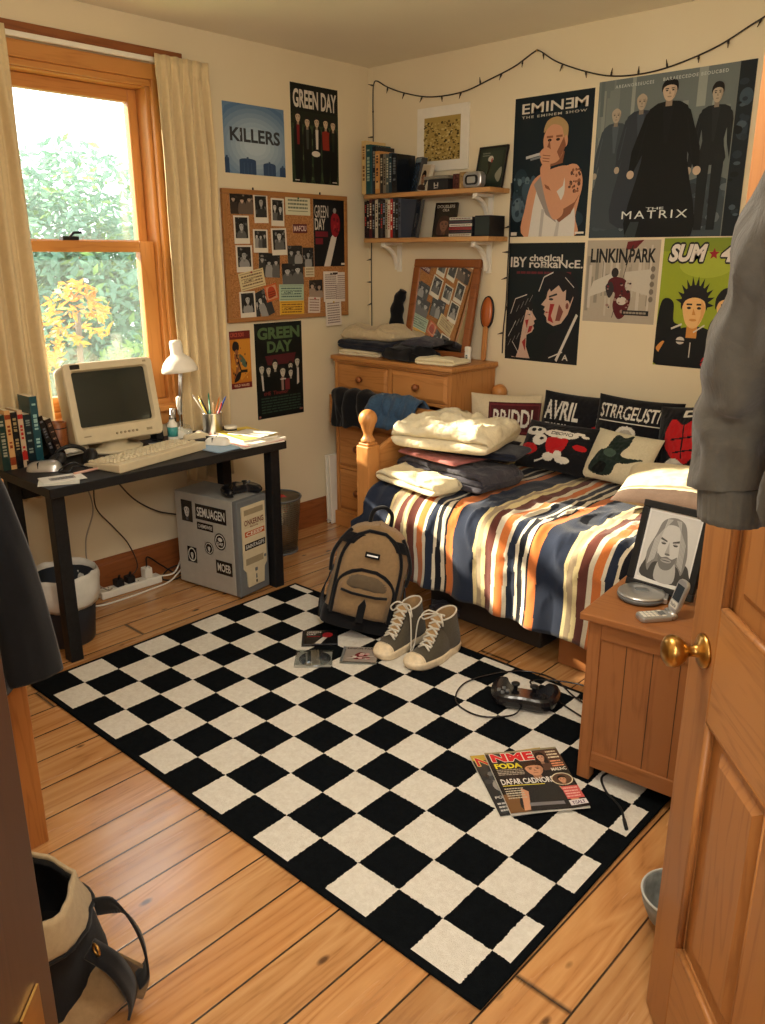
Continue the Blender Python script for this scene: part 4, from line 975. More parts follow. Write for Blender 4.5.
bpart('end_board', lambda b: endboard(b, BX1, .56, .08), bevel=.006)
bpart('side_rail', lambda b: b.box(BX0+.037, BX1-.037, BY0-.014, BY0+.014, .20, .34, M['pine_x']), bevel=.004)
bpart('side_rail', lambda b: b.box(BX0+.037, BX1-.037, BY1-.014, BY1+.014, .20, .34, M['pine_x']), bevel=.004)
bpart('slat_base', lambda b: [b.box(BX0+.05+i*.13, BX0+.12+i*.13, BY0+.015, BY1-.015, .27, .29, M['pine_y']) for i in range(14)])
b = MB(); b.box(BX0+.04, BX1-.04, BY0+.02, BY1-.02, .292, .50, M['cream_cloth2']); tag(b.build('mattress', bevel=.03, seg=4), 'cream mattress mostly hidden under the striped quilt', 'mattress')

# striped quilt
NV, CR, TN, BR, WH, OR, BK, PE = rgb(36, 44, 62), rgb(218, 202, 152), rgb(170, 152, 124), rgb(100, 56, 48), rgb(216, 206, 184), rgb(206, 118, 62), rgb(26, 27, 34), rgb(206, 136, 88)
period = [(.0, NV), (.102, CR), (.115, TN), (.138, CR), (.156, BR), (.191, WH), (.212, OR), (.246, WH), (.26, NV), (.292, WH), (.304, BK), (.326, WH), (.345, BK), (.353, OR), (.391, None)]
def stripe(x):
    if x < .955: return rgb(150, 70, 50)
    if x < 1.132: return NV
    if x < 1.21: x = 1.576+(x-1.132)
    q = (x-1.474) % .391
    c = period[0][1]
    for a, k in period:
        if k is not None and q >= a: c = k
    return c
b = MB(); NU, NVV = 560, 70
def qf(u, v):
    # v: 0 wall side ... 1 hem
    X = lerp(.955, 2.872, u)
    s = v*1.36            # metres along the profile
    ytop = .885; R = .10; Lc = R*pi/2
    seedw = nz(X*5, s*2.2, 3)
    if s < ytop: y = -.075-s; z = .532; nx, nzv = 0, 1; drop = 0
    elif s < ytop+Lc: a = (s-ytop)/R; y = -.075-ytop-R*sin(a); z = .532-R+R*cos(a); nx, nzv = sin(a), cos(a); drop = a/(pi/2)*.3
    else:
        q = s-ytop-Lc; full = 1.36-ytop-Lc
        hem = .172+.09*sst(1.25, .93, X)+.012*sin(X*5+1)
        z = lerp(.432, hem, q/full); y = -.075-ytop-R-.004; nx, nzv = 1, 0; drop = .3+.7*q/full
    # folds: fall along the drop, ripples across the top
    fold = .016*drop*(.6+sin(X*34+3*nz(X*3, 1, 7)+1.2*nz(X*2, s*3, 1)))
    rip = .006*nz(X*16+s*3, s*5, 2)+.012*max(0, nz(X*9-s*5, s*9+X*3, 5))+.016*(1-abs(nz(X*11+s*4, s*6-X*2, 8)))**6*sst(.35, .8, s)
    rip *= 1 if s < ytop else max(0, 1-(s-ytop)*2.5)
    puff = .016*nz(X*3, s*3.2, 9) if s < ytop+Lc else .01*nz(X*3, s*3.2, 9)
    off = rip+puff*.5+max(0, fold)
    edge = sst(1.06, .955, X)
    X2 = max(X, .994) if y > -1.045 or drop < .32 else lerp(max(X, .994), X-.03*edge, sst(.32, .55, drop))
    X2 += .014*nz(s*4, X*2.5, 6)*(1 if X > 1.02 else 0)
    return (X2, y-off*nx, z+off*nzv)
b.grid(qf, NU, NVV, M['dye'], colfn=lambda u, v: stripe(lerp(.955, 2.872, u)+.004*nz(v*9, u*20)), flip=True)
tag(b.build('quilt', solid=.008), 'striped quilt in navy, cream, brown and orange covering the bed', 'quilt')

# folded things at the left end of the bed
slab_cloth('folded_towel', 'small cream folded towel at the bottom of the pile on the bed', 'towel', (1.195, -.955, .556), .37, .16, .052, M['cream_cloth2'], 11, RAD(-9), 2, .5)
slab_cloth('folded_jumpers', 'dark charcoal and navy clothes folded under the cream blanket on the bed', 'clothing', (1.25, -.755, .556), .50, .26, .085, M['charcoal_cloth'], 12, RAD(-6), 3, .3, .005)
slab_cloth('pink_shirt', 'thin dusty pink shirt edge between the dark folded clothes and the blanket', 'clothing', (1.19, -.79, .652), .34, .21, .018, M['pink_cloth'], 14, RAD(-6), 1, .2)
slab_cloth('black_trousers', 'black folded clothes at the right of the pile under the blanket', 'clothing', (1.29, -.70, .672), .44, .20, .03, M['navy_cloth'], 15, RAD(12), 2, .2)
slab_cloth('blanket', 'thick cream folded blanket on top of the clothes pile on the bed', 'blanket', (1.225, -.74, .705), .43, .38, .095, M['cream_cloth'], 13, RAD(14), 2, .6, .015)

# cushions
def cushion(name, label, loc, rot, w, h, T, art, back=(.02, .02, .022), nu=96, nv=72, seed=1, cat='cushion', group='cushions along the bed'):
    b = MB(); fn = art.raster(nu, nv) if art else None
    def shp(u, v, s):
        a, c = 2*u-1, 2*v-1
        k = (max(0, 1-abs(a)**2.6)*max(0, 1-abs(c)**2.6))**.55
        x = a*w/2*(1-.05*(1-c*c)); z = h/2+c*h/2*(1-.06*(1-a*a))
        wr = .006*nz(a*3+seed, c*3, seed)*k+.004*nz(a*9, c*9, seed)*k
        return (x, -s*(T/2*k+wr), z)
    b.grid(lambda u, v: shp(u, v, 1), nu, nv, M['dye'], colfn=fn or (lambda u, v: back), flip=False)
    b.grid(lambda u, v: shp(u, v, -1), 24, 18, M['dye'], colfn=lambda u, v: back, flip=True)
    return tag(b.build(name, loc=loc, rot=rot), label, cat, group)
CW, CB, CRD = rgb(214, 208, 196), rgb(22, 22, 26), rgb(176, 30, 34)
TAN = rgb(206, 190, 160)
a = Art(TAN).rect(.26, .3, 1, .86, rgb(78, 30, 34)).rect(.28, .33, .985, .83, rgb(104, 42, 46)).rect(.295, .36, .97, .80, rgb(78, 30, 34)).text('BRIDDI', .33, .43, .90, .73, CW)
cushion('cushion', 'tan cushion with white lettering on a dark red band, leftmost on the bed', (1.135, -.265, .56), (RAD(-16), 0, RAD(30)), .34, .29, .10, a, TAN, seed=2)
a = Art(CB).text('AVRIL', .06, .58, .56, .88, CW, bold=.02).text('CHARM', .08, .47, .42, .53, CW).ell(.82, .42, .1, .14, CRD).rect(.8, .55, .83, .68, CW)
cushion('cushion', 'black cushion with AVRIL in white capitals', (1.44, -.165, .555), (RAD(-14), 0, RAD(1)), .39, .315, .10, a, CB, seed=3)
a = Art(CB).text('STRRGEUSTN', .07, .70, .88, .89, CW, bold=.012).line([(.1, .5), (.3, .5), (.4, .46)], .02, CW).line([(.95, .46), (.75, .48), (.56, .46)], .02, CW).ell(.46, .50, .13, .12, CW).ell(.46, .47, .1, .1, rgb(170, 164, 150)).line([(.06, .665), (.92, .665)], .012, CW)
cushion('cushion', 'black cushion with a line of spaced white serif lettering, against the wall', (1.735, -.20, .555), (RAD(-14), 0, RAD(-2)), .40, .335, .10, a, CB, seed=4)
a = Art(CB).ell(.17, .74, .16, .1, CW).ell(.13, .76, .04, .04, CB).ell(.22, .77, .03, .035, CB).ell(.12, .34, .17, .13, CRD).ell(.28, .55, .11, .12, CW).ell(.3, .58, .03, .035, CB).blob([(.45, .3), (.62, .3), (.68, .62), (.4, .62)], CRD).ell(.56, .72, .24, .09, CW).text('DEONO', .42, .69, .72, .77, CB).ell(.48, .22, .08, .08, CW).ell(.68, .2, .1, .07, CW).ell(.6, .28, .06, .09, CW).ell(.86, .5, .09, .06, CRD).ell(.8, .78, .07, .03, CW).ell(.88, .74, .05, .03, CW).line([(.3, .1), (.42, .18)], .03, CW)
cushion('cushion', 'black cushion with red and white cartoon-like shapes in the front row', (1.475, -.41, .562), (RAD(-36), 0, RAD(3)), .35, .235, .09, a, CB, seed=5)
a = Art(rgb(206, 196, 168)).blob([(.12, .16), (.2, .5), (.3, .58), (.36, .9), (.5, .86), (.6, .95), (.62, .7), (.56, .5), (.66, .46), (.9, .5), (.7, .36), (.55, .3), (.5, .1), (.3, .06)], rgb(30, 42, 38)).ell(.38, .5, .1, .08, rgb(66, 84, 74)).blob([(.2, .12), (.28, .3), (.4, .26), (.36, .1)], rgb(14, 18, 18))
cushion('cushion', 'pale tan cushion printed with a dark bird-like silhouette', (1.765, -.40, .562), (RAD(-36), RAD(2), RAD(-2)), .30, .235, .09, a, rgb(206, 190, 160), seed=6)
a = Art(CB).blob([(.2, .5), (.3, .82), (.5, .74), (.7, .84), (.82, .55), (.52, .22)], CRD).line([(.3, .55), (.75, .6)], .02, CB).line([(.5, .3), (.5, .75)], .02, CB).line([(.36, .38), (.68, .42)], .02, CB).blob([(.1, .05), (.3, .3), (.5, .26), (.6, .12), (.4, .02)], CW).ell(.76, .36, .1, .06, CW).rect(.45, .85, .7, .95, CW).rect(.5, .88, .65, .92, CB)
cushion('cushion', 'black cushion tipped on its corner with a red rounded shape', (2.03, -.27, .575), (RAD(-15), RAD(-10), RAD(-10)), .30, .33, .11, a, CB, seed=7)
a = Art(rgb(28, 28, 34)).line([(.1, .2), (.35, .5), (.6, .62), (.95, .6)], .05, CW).line([(.2, .1), (.5, .38), (.9, .44)], .03, rgb(120, 40, 40)).ell(.75, .25, .12, .06, CW)
cushion('cushion', 'black cushion with a white sweeping curve lying behind the cream blanket', (1.19, -.455, .575), (RAD(-62), 0, RAD(10)), .20, .15, .06, a, rgb(28, 28, 34), seed=8)
# pillow lying at the right end
a = Art(rgb(222, 208, 172)).rect(0, 0, 1, .16, rgb(96, 78, 66)).rect(0, .2, 1, .24, rgb(150, 132, 108))
cushion('pillow', 'cream pillow with a dark striped edge at the right end of the bed', (2.20, -.62, .585), (RAD(-79), RAD(0), RAD(14)), .58, .36, .11, a, rgb(150, 132, 108), seed=9, cat='pillow', group=None)
# things stored under the bed
r = thing('storage_box', 'dark storage box pushed under the middle of the bed', 'box', (1.52, -.72, 0))
b = MB(); b.box(-.28, .28, -.2, .2, .003, .15, plain('dark grey plastic', rgb(44, 40, 38), .5)); b.build('box_body', r, bevel=.01)
b = MB(); b.box(-.29, .29, -.21, .21, .151, .17, plain('dark lid', rgb(58, 54, 50), .45)); b.build('lid', r, bevel=.006)
r = thing('drawer_box', 'low pine drawer on the floor under the bed beside the bedside cabinet', 'storage drawer', (2.16, -.70, 0))
b = MB(); b.box(-.25, .25, -.25, .2, .004, .15, M['cab_x']); b.box(-.255, .255, -.268, -.2505, .004, .158, M['cab_x']); b.build('drawer_body', r, bevel=.003)
b = MB(); b.box(-.24, .24, -.24, .19, .1502, .152, M['cream_cloth2']); b.build('lining', r)
crumple('crumpled_sock', 'crumpled grey sock on the floor under the edge of the bed', (1.33, -.93, .036), .06, M['charcoal_cloth'], 21, (1.5, .7, .6))

# ================================================================== bedside cabinet
RZC = RAD(6)
CT = .525
nb = thing('bedside_cabinet', 'stained pine bedside cabinet beside the open door', 'cabinet', (2.315, -1.555, .0105), RZC)      # local origin: front-left corner
CWd, CDp = .42, .34
def npart(name, fn, par=None, **k):
    b = MB(); fn(b); return b.build(name, par or nb, **k)
for x in (.008, CWd-.045):
    for y in (.006, CDp-.045): npart('leg', lambda b: b.box(x, x+.038, y, y+.038, 0, CT-.023, M['cab_z']), bevel=.003)
for y in (.012, CDp-.028):
    npart('panel', lambda b: (b.box(.046, CWd-.045, y, y+.014, .085, CT-.065, M['cab_z']), *[b.box(.046+i*.0725-.001, .046+i*.0725+.001, y-.0008, y+.0148, .085, CT-.065, M['dark_z']) for i in range(1, 5)]))
    npart('rail', lambda b: b.box(.046, CWd-.045, y-.006, y+.018, .045, .095, M['cab_x']), bevel=.003)
    npart('rail', lambda b: b.box(.046, CWd-.045, y-.006, y+.018, CT-.075, CT-.023, M['cab_x']), bevel=.003)
npart('side_panel', lambda b: b.box(.012, .03, .044, CDp-.045, .05, CT-.023, M['cab_z']))
dd = npart('drawer_front', lambda b: b.box(CWd-.03, CWd-.008, .046, CDp-.047, CT-.17, CT-.03, M['cab_z']), bevel=.003)
npart('knob', lambda b: b.lathe([(.01, 0), (.016, .014), (.012, .025), (0, .027)], M['mirror_frame'], 16, True, Matrix.Translation((CWd-.008, CDp/2, CT-.1)) @ Matrix.Rotation(pi/2, 4, 'Y')), dd)
npart('cupboard_door', lambda b: b.box(CWd-.03, CWd-.008, .046, CDp-.047, .05, CT-.18, M['cab_z']), bevel=.003)
npart('top', lambda b: b.box(-.012, CWd+.012, -.014, CDp+.008, CT-.022, CT, M['cab_x']), bevel=.004)
# personal cd player
r = thing('cd_player', 'round silver portable CD player on the bedside cabinet', 'CD player', (2.385, -1.37, CT+.0115), RAD(20))
b = MB(); b.lathe([(0, 0), (.058, 0), (.066, .006), (.067, .012), (.064, .016), (0, .016)], M['pcgreydark'], 40); b.build('lower_shell', r)
b = MB(); b.lathe([(.0655, .0165), (.066, .019), (.06, .024), (.03, .0265), (0, .027)], M['silver'], 40); b.box(.05, .072, -.022, .022, .002, .018, M['silver']); b.build('lid', r, bevel=.002)
b = MB(); b.lathe([(.018, .0262), (.018, .0285), (.012, .029), (0, .0285)], M['pcgreydark'], 24, True, Matrix.Diagonal((1.1, .7, 1, 1))); b.build('lid_window', r)
b = MB(); b.box(.0721, .0735, -.012, .012, .007, .013, M['black']); b.build('button', r)
# flip phone
fp = thing('flip_phone', 'open silver flip phone on the corner of the bedside cabinet', 'phone', (2.475, -1.475, CT+.0115), RAD(-38))
b = MB(); b.prism(rr(.024, -.048, .045, .014), 0, .015, M['silver']); b.build('base', fp, bevel=.004)
b = MB()
for i in range(4):
    for j in range(3): b.box(-.016+j*.0115, -.0075+j*.0115, -.038+i*.0115, -.0305+i*.0115, .0152, .0165, M['whiteplastic'])
b.box(-.01, .01, .012, .027, .0152, .0166, M['pcgreydark']); b.box(-.019, -.012, .014, .024, .0152, .0163, M['whiteplastic']); b.box(.012, .019, .014, .024, .0152, .0163, M['whiteplastic'])
b.build('keypad', fp)
b = MB(); b.cyl((-.022, .046, .012), (.022, .046, .012), .0085, M['silver'], n=16); b.build('hinge', fp)
TL = Matrix.Translation((0, .05, .016)) @ Matrix.Rotation(RAD(72), 4, 'X')
b = MB(); b.M = TL; b.prism(rr(.024, .0, .094, .016), -.005, .006, M['silver']); b.build('lid', fp, bevel=.003)
b = MB(); b.M = TL; b.box(-.017, .017, .034, .078, .0062, .0068, plain('phone screen', rgb(52, 60, 68), .15)); b.build('screen', fp)
b = MB(); b.M = TL; b.box(-.017, .017, .013, .031, .0062, .0066, M['whiteplastic'])
Art(rgb(220, 216, 206)).text('Nashia', .1, .2, .9, .8, rgb(90, 90, 92)).flat(b, (-.016, .014, .0068), (.032, 0, 0), (0, .016, 0)); b.build('name_strip', fp)
# framed portrait
pf = thing('photo_frame', 'black framed grey portrait of a long haired man on the cabinet', 'photo frame', (2.412, -1.322, CT+.021), rot=(RAD(-17), RAD(0), RAD(-2)))
W, Hh, fw = .203, .255, .021
b = MB(); 
for a in ((-W/2, W/2, 0, fw), (-W/2, W/2, Hh-fw, Hh)): b.box(a[0], a[1], -.008, .010, a[2], a[3], M['black'])
b.box(-W/2, -W/2+fw, -.008, .010, fw, Hh-fw, M['black']); b.box(W/2-fw, W/2, -.008, .010, fw, Hh-fw, M['black']); b.build('frame', pf, bevel=.003)
G = lambda k: (k, k, k*.97)
a = Art(G(.62)).rect(.0, .0, 1, .06, G(.75)).rect(0, 0, .035, 1, G(.75)).rect(.965, 0, 1, 1, G(.75)).rect(0, .96, 1, 1, G(.75))
a.blob([(.12, .07), (.12, .3), (.2, .36), (.8, .36), (.95, .25), (.95, .07)], G(.06))
a.blob([(.2, .16), (.12, .4), (.22, .66), (.3, .86), (.5, .93), (.7, .87), (.8, .66), (.86, .42), (.82, .2), (.7, .3), (.3, .3)], G(.22))
a.blob([(.36, .07), (.38, .34), (.66, .34), (.7, .07)], G(.42))
a.blob([(.5, .22), (.62, .27), (.7, .44), (.7, .66), (.62, .8), (.5, .83), (.38, .8), (.31, .66), (.31, .44), (.39, .27)], G(.55))
a.blob([(.5, .215), (.62, .26), (.69, .42), (.6, .38), (.5, .4), (.4, .38), (.32, .42), (.39, .26)], G(.17)).ell(.5, .345, .1, .03, G(.34)).ell(.5, .345, .09, .006, G(.08))
for s in (-1, 1): a.poly([(.5+s*.05, .61), (.5+s*.17, .645), (.5+s*.18, .615), (.5+s*.05, .59)], G(.08)).ell(.5+s*.11, .57, .045, .018, G(.05)).ell(.5+s*.11, .578, .05, .006, G(.3))
a.poly([(.49, .6), (.54, .43), (.45, .43)], G(.36)).ell(.5, .43, .05, .015, G(.14))
for k in range(9):
    x = .24+.012*k; a.line([(.46-.01*k, .9), (x-.02, .6), (x-.06, .25+.01*k)], .012, G(.34 if k % 2 else .5))
    x = .76-.012*k; a.line([(.54+.01*k, .9), (x+.02, .6), (x+.05, .25+.01*k)], .012, G(.3 if k % 2 else .46))
b = MB(); b.box(-W/2+.02, W/2-.02, 0, .004, .02, Hh-.02, M['paper']); a.flat(b, (-W/2+fw, -.0002, fw), (W-2*fw, 0, 0), (0, 0, Hh-2*fw)); b.build('portrait_print', pf)['label'] = 'black and white portrait print'
b = MB(); b.box(-W/2+.01, W/2-.01, .0105, .013, .01, Hh-.01, M['black']); b.build('back_board', pf)
b = MB(); b.cbox((0, .045, .10), (.05, .004, .2), M['black'], rx=RAD(26)); b.build('stand', pf)
# cream lampshade behind the portrait
r = thing('table_lamp', 'cream shaded lamp mostly hidden behind the framed portrait', 'lamp', (2.625, -1.225, CT+.0115))
b = MB(); b.lathe([(0, 0), (.04, 0), (.042, .006), (.03, .02), (.014, .035), (.012, .09), (0, .09)], M['whiteplastic'], 24); b.build('base', r)
b = MB(); b.lathe([(.092, .075), (.055, .215)], M['pillow'], 32); b.build('lamp_shade', r, solid=.002)
b = MB(); b.cyl((0, 0, .09), (0, 0, .2), .004, M['brass'], n=8); b.box(-.054, .054, -.002, .002, .198, .201, M['brass']); b.build('shade_carrier', r)
# ================================================================== posters on the walls
def poster(name, label, wall, P, eu, ev, art, cat='poster', group=None, thick=.0012, off=-.0002, m=None, tilt=0):
    """P lower-left corner on the wall plane, eu along the sheet's width, ev its height"""
    P = Vector(P); eu = Vector(eu); ev = Vector(ev); n = eu.cross(ev).normalized()
    c = P+eu/2+ev/2
    b = MB(); q = [(P-c), (P-c)+eu, (P-c)+eu+ev, (P-c)+ev]
    b.add([x+n*off for x in q]+[x+n*(off+thick) for x in q], [(3, 2, 1, 0), (0, 1, 5, 4), (1, 2, 6, 5), (2, 3, 7, 6), (3, 0, 4, 7)], M['paper'])
    art.flat(b, (P-c)+n*(off+thick-.0002), eu, ev, m)
    return tag(b.build(name, loc=c), label, cat, group)
def onback(x0, x1, z0, z1): return (x0, 0, z0), (x1-x0, 0, 0), (0, 0, z1-z0)
# wall_left faces +x : the sheet's left edge is at the lower y
def onleft(y0, y1, z0, z1): return (0, y0, z0), (0, y1-y0, 0), (0, 0, z1-z0)
SK = rgb(206, 150, 116); SKD = rgb(138, 88, 62); PAL = rgb(214, 204, 190)
# 1 rapper
DT = rgb(14, 28, 36)
a = Art(DT)
a.ell(.16, .26, .16, .13, rgb(44, 62, 74)).ell(.12, .4, .1, .1, rgb(30, 48, 58)).ell(.1, .2, .09, .09, rgb(78, 98, 110)).ell(.24, .34, .1, .08, rgb(58, 78, 90)).ell(.84, .12, .12, .06, rgb(34, 52, 62)).mottle(.02, .12, .35, .45, 40, [rgb(60, 80, 92), rgb(40, 58, 70), rgb(90, 110, 120)], .01, .035, 4)
a.blob([(.2, 0), (.2, .22), (.28, .4), (.46, .47), (.7, .5), (.86, .44), (.9, .3), (.86, .14), (.86, 0)], SK)
a.poly([(.26, 0), (.3, .2), (.36, .4), (.46, .47), (.56, .3), (.68, .36), (.72, .5), (.8, .5), (.82, .3), (.86, .12), (.86, 0)], rgb(214, 208, 198))
a.poly([(.3, .38), (.42, .46), (.62, .1), (.48, .16), (.36, .3)], rgb(150, 140, 134))
a.poly([(.4, 0), (.42, .2), (.46, .2), (.44, 0)], rgb(180, 174, 166)).poly([(.6, 0), (.64, .14), (.67, .14), (.65, 0)], rgb(186, 180, 172))
a.blob([(.7, .48), (.84, .5), (.92, .4), (.9, .28), (.8, .17), (.66, .13), (.56, .16), (.7, .3)], SK).mottle(.74, .3, .9, .48, 30, [SKD, rgb(90, 60, 48)], .008, .02, 6)
a.poly([(.56, .16), (.66, .1), (.8, .16), (.9, .3), (.84, .24), (.72, .2)], SKD)
a.blob([(.38, .5), (.5, .53), (.52, .42), (.68, .24), (.7, .16), (.6, .12), (.52, .18), (.42, .36)], SK).poly([(.44, .38), (.5, .36), (.53, .33), (.46, .35)], SKD)
a.poly([(.5, .5), (.66, .52), (.68, .6), (.54, .6)], SKD)
a.blob([(.42, .6), (.4, .7), (.46, .78), (.58, .8), (.68, .75), (.69, .66), (.62, .55), (.52, .52), (.44, .54)], SK)
a.blob([(.4, .74), (.44, .82), (.58, .84), (.7, .78), (.7, .68), (.66, .7), (.62, .77), (.5, .79)], rgb(176, 146, 100)).ell(.685, .67, .025, .04, SK).poly([(.62, .55), (.69, .64), (.66, .7), (.58, .6)], SKD).rect(.44, .7, .52, .715, SKD).rect(.56, .7, .64, .715, SKD).ell(.48, .685, .025, .01, rgb(40, 26, 20)).ell(.585, .685, .025, .01, rgb(40, 26, 20)).poly([(.48, .69), (.44, .62), (.5, .62)], SKD)
a.blob([(.36, .6), (.44, .64), (.52, .6), (.5, .52), (.4, .52)], SK).line([(.4, .585), (.5, .575)], .006, SKD).line([(.4, .565), (.49, .555)], .006, SKD).line([(.4, .545), (.49, .535)], .006, SKD).line([(.18, .575), (.36, .595)], .02, rgb(190, 190, 190)).line([(.24, .56), (.38, .575)], .016, rgb(120, 124, 128))
a.text('EMIN', .1, .885, .63, .955, PAL, bold=.012).text('M', .77, .885, .93, .955, PAL, bold=.012)
V_, F_2 = text_polys('E', 0, .012, 1.); a.L.append(([(.755-.1*x, .885+.07*y) for x, y in V_], [f[::-1] for f in F_2], PAL))
a.text('THE EMINEM SHOW', .1, .852, .92, .87, rgb(190, 184, 172), bold=.02, space=1.3).rect(.02, .01, .1, .035, PAL).rect(.87, .015, .98, .03, PAL)
poster('poster', 'dark poster of a man in a white vest singing into a microphone', 'back', *onback(.936, 1.342, 1.55, 2.148), a)
# 2 film poster: plain stand-in of long-coated figures on grey green
G1, G2, G3 = rgb(134, 140, 134), rgb(108, 116, 114), rgb(60, 70, 76)
a = Art(G2)
r = random.Random(4)
for i in range(26):
    x = r.uniform(0, .95); w_ = r.uniform(.01, .06); y = r.uniform(.3, .8); a.rect(x, y, min(1, x+w_), min(1, y+r.uniform(.1, .5)), r.choice([G1, rgb(120, 128, 124), rgb(148, 154, 146), rgb(96, 106, 106)]))
a.poly([(0, 0), (1, 0), (1, .3), (.8, .38), (.5, .3), (.2, .36), (0, .3)], G3).mottle(0, .03, 1, .34, 70, [rgb(70, 80, 86), rgb(48, 56, 62), rgb(96, 106, 112)], .015, .05, 8)
def fig(a, cx, base, top, w, coat, skin, hair, style, long=True, arm=.5, coat2=None):
    h = top-base; hh = h*.062; c2 = coat2 or tuple(q*1.6 for q in coat)
    sh = top-h*.17
    if long: a.blob([(cx-w*.34, sh), (cx+w*.34, sh), (cx+w*.42, base+h*.5), (cx+w*.62, base), (cx-w*.62, base), (cx-w*.42, base+h*.5)], coat, 4)
    else:
        for s in (-1, 1): a.poly([(cx+s*w*.03, base+h*.5), (cx+s*w*.32, base+h*.52), (cx+s*w*.26, base), (cx+s*w*.06, base)], coat)
        a.blob([(cx-w*.34, sh), (cx+w*.34, sh), (cx+w*.26, base+h*.62), (cx+w*.32, base+h*.47), (cx-w*.32, base+h*.47), (cx-w*.26, base+h*.62)], coat, 4)
    for s in (-1, 1):
        a.poly([(cx+s*w*.26, sh+h*.01), (cx+s*w*.4, sh-h*.03), (cx+s*w*(.52+.1*arm), base+h*.57), (cx+s*w*(.5+.15*arm), base+h*.44), (cx+s*w*(.4+.15*arm), base+h*.44), (cx+s*w*.34, base+h*.6)], coat)
        a.ell(cx+s*w*(.46+.15*arm), base+h*.42, w*.07, h*.028, skin)
        a.line([(cx+s*w*.36, sh-h*.08), (cx+s*w*.5, base+h*.5)], w*.02, c2)
    a.poly([(cx-w*.1, sh+h*.015), (cx+w*.1, sh+h*.015), (cx+w*.03, sh-h*.22), (cx-w*.03, sh-h*.22)], c2)
    a.face(cx, top-h*.07, w*.13, hh, skin, hair, style)
BKc = rgb(14, 16, 18); fs = rgb(176, 160, 140)
fig(a, .14, .1, .83, .24, rgb(64, 72, 78), fs, rgb(110, 104, 96), 'bald', True); fig(a, .31, .1, .9, .26, rgb(50, 56, 64), fs, rgb(110, 104, 96), 'bald', True)
fig(a, .79, .04, .9, .25, rgb(26, 30, 32), fs, rgb(24, 20, 18), 'short', False)
fig(a, .49, .0, .955, .36, BKc, rgb(196, 172, 148), rgb(16, 14, 14), 'short', True, 1.)
a.poly([(.3, .1), (.36, .1), (.34, 0), (.26, 0)], rgb(50, 58, 60))
a.rect(.905, 0, 1, 1, rgb(22, 30, 36)).rect(.9, 0, .906, 1, rgb(110, 116, 112)).ell(.96, .8, .04, .05, rgb(60, 76, 88)).ell(.955, .62, .035, .06, rgb(40, 54, 66)).mottle(.91, .1, .995, .95, 20, [rgb(36, 48, 58), rgb(14, 18, 22), rgb(70, 84, 94)], .01, .03, 12)
a.text('THE', .4, .175, .52, .19, rgb(200, 204, 200)).text('MATRIX', .235, .12, .68, .17, rgb(222, 226, 220), bold=0., space=1.25)
a.text('AREANOREEUCES', .12, .945, .38, .965, rgb(190, 196, 192), space=1.3).text('BARAEECEDOE BEOUCBED', .44, .95, .84, .97, rgb(190, 196, 192), space=1.3)
poster('poster', 'wide grey green film poster with a row of figures in long black coats', 'back', *onback(1.36, 2.012, 1.54, 2.165), a)
# 3
a = Art(rgb(16, 24, 24))
WH_ = rgb(206, 198, 186); RD_ = rgb(150, 40, 40)
a.text('IBY', .03, .8, .25, .885, WH_, bold=.02).text('cheɑlcal', .29, .85, .73, .905, WH_, bold=.02).text('roʀkaNcE.', .29, .795, .99, .86, WH_, bold=.02)
a.scribble(.12, .735, .86, .775, 1, rgb(96, 34, 36), 3)
FS, FD = rgb(196, 164, 144), rgb(120, 66, 56)
HB = rgb(22, 20, 22)
a.blob([(.5, .62), (.56, .74), (.74, .77), (.92, .7), (.98, .5), (.94, .3), (.8, .24), (.7, .36)], HB)
a.poly([(.9, .56), (.84, .64), (.74, .69), (.62, .67), (.56, .6), (.545, .545), (.48, .49), (.535, .475), (.515, .45), (.54, .435), (.525, .41), (.56, .385), (.57, .345), (.66, .315), (.76, .34), (.84, .42)], FS)
a.poly([(.9, .58), (.82, .7), (.66, .72), (.56, .66), (.6, .6), (.7, .655), (.76, .6), (.8, .62), (.8, .52), (.86, .5)], HB).ell(.82, .49, .04, .045, FS).ell(.825, .487, .02, .026, FD)
a.poly([(.58, .565), (.68, .59), (.69, .575), (.58, .55)], (.02, .02, .02)).ell(.61, .538, .03, .01, (.02, .02, .02)).poly([(.545, .435), (.6, .43), (.545, .42)], RD_).poly([(.6, .5), (.66, .5), (.62, .4), (.66, .34), (.58, .36)], RD_).poly([(.72, .5), (.78, .44), (.74, .36), (.68, .36)], FD)
a.poly([(.1, .02), (.14, .3), (.2, .47), (.3, .5), (.355, .455), (.37, .415), (.425, .365), (.39, .35), (.405, .325), (.385, .31), (.4, .285), (.37, .25), (.3, .225), (.3, .12), (.36, .02)], FS)
a.poly([(.0, .04), (.0, .36), (.08, .52), (.24, .56), (.36, .5), (.37, .43), (.28, .44), (.24, .3), (.2, .1), (.16, .02)], HB).poly([(.3, .4), (.35, .41), (.34, .395)], (.02, .02, .02)).poly([(.33, .3), (.385, .31), (.36, .26), (.31, .24)], RD_).poly([(.27, .35), (.32, .36), (.3, .28)], RD_).poly([(.24, .16), (.29, .2), (.29, .08)], RD_)
a.poly([(.5, 0), (.6, .24), (.8, .3), (.98, .4), (.98, 0)], rgb(22, 24, 26)).line([(.96, .42), (.78, .12), (.72, .02)], .03, WH_).line([(.62, .04), (.8, .1)], .01, WH_).line([(.06, .4), (.12, .53), (.28, .57)], .008, WH_).line([(.04, .2), (.14, .34)], .006, WH_).line([(.44, .6), (.5, .72), (.62, .76)], .01, WH_).line([(.3, .46), (.36, .38)], .006, WH_).line([(.2, .06), (.1, .16)], .006, WH_).line([(.78, .72), (.9, .64)], .006, WH_).text('A', .8, .03, .88, .08, WH_)
for i in range(14): x = .04+.05*(i % 5)+.01*i; y = .12+.03*i; a.line([(x, y), (x+.04, y+.06)], .004, rgb(150, 146, 140))
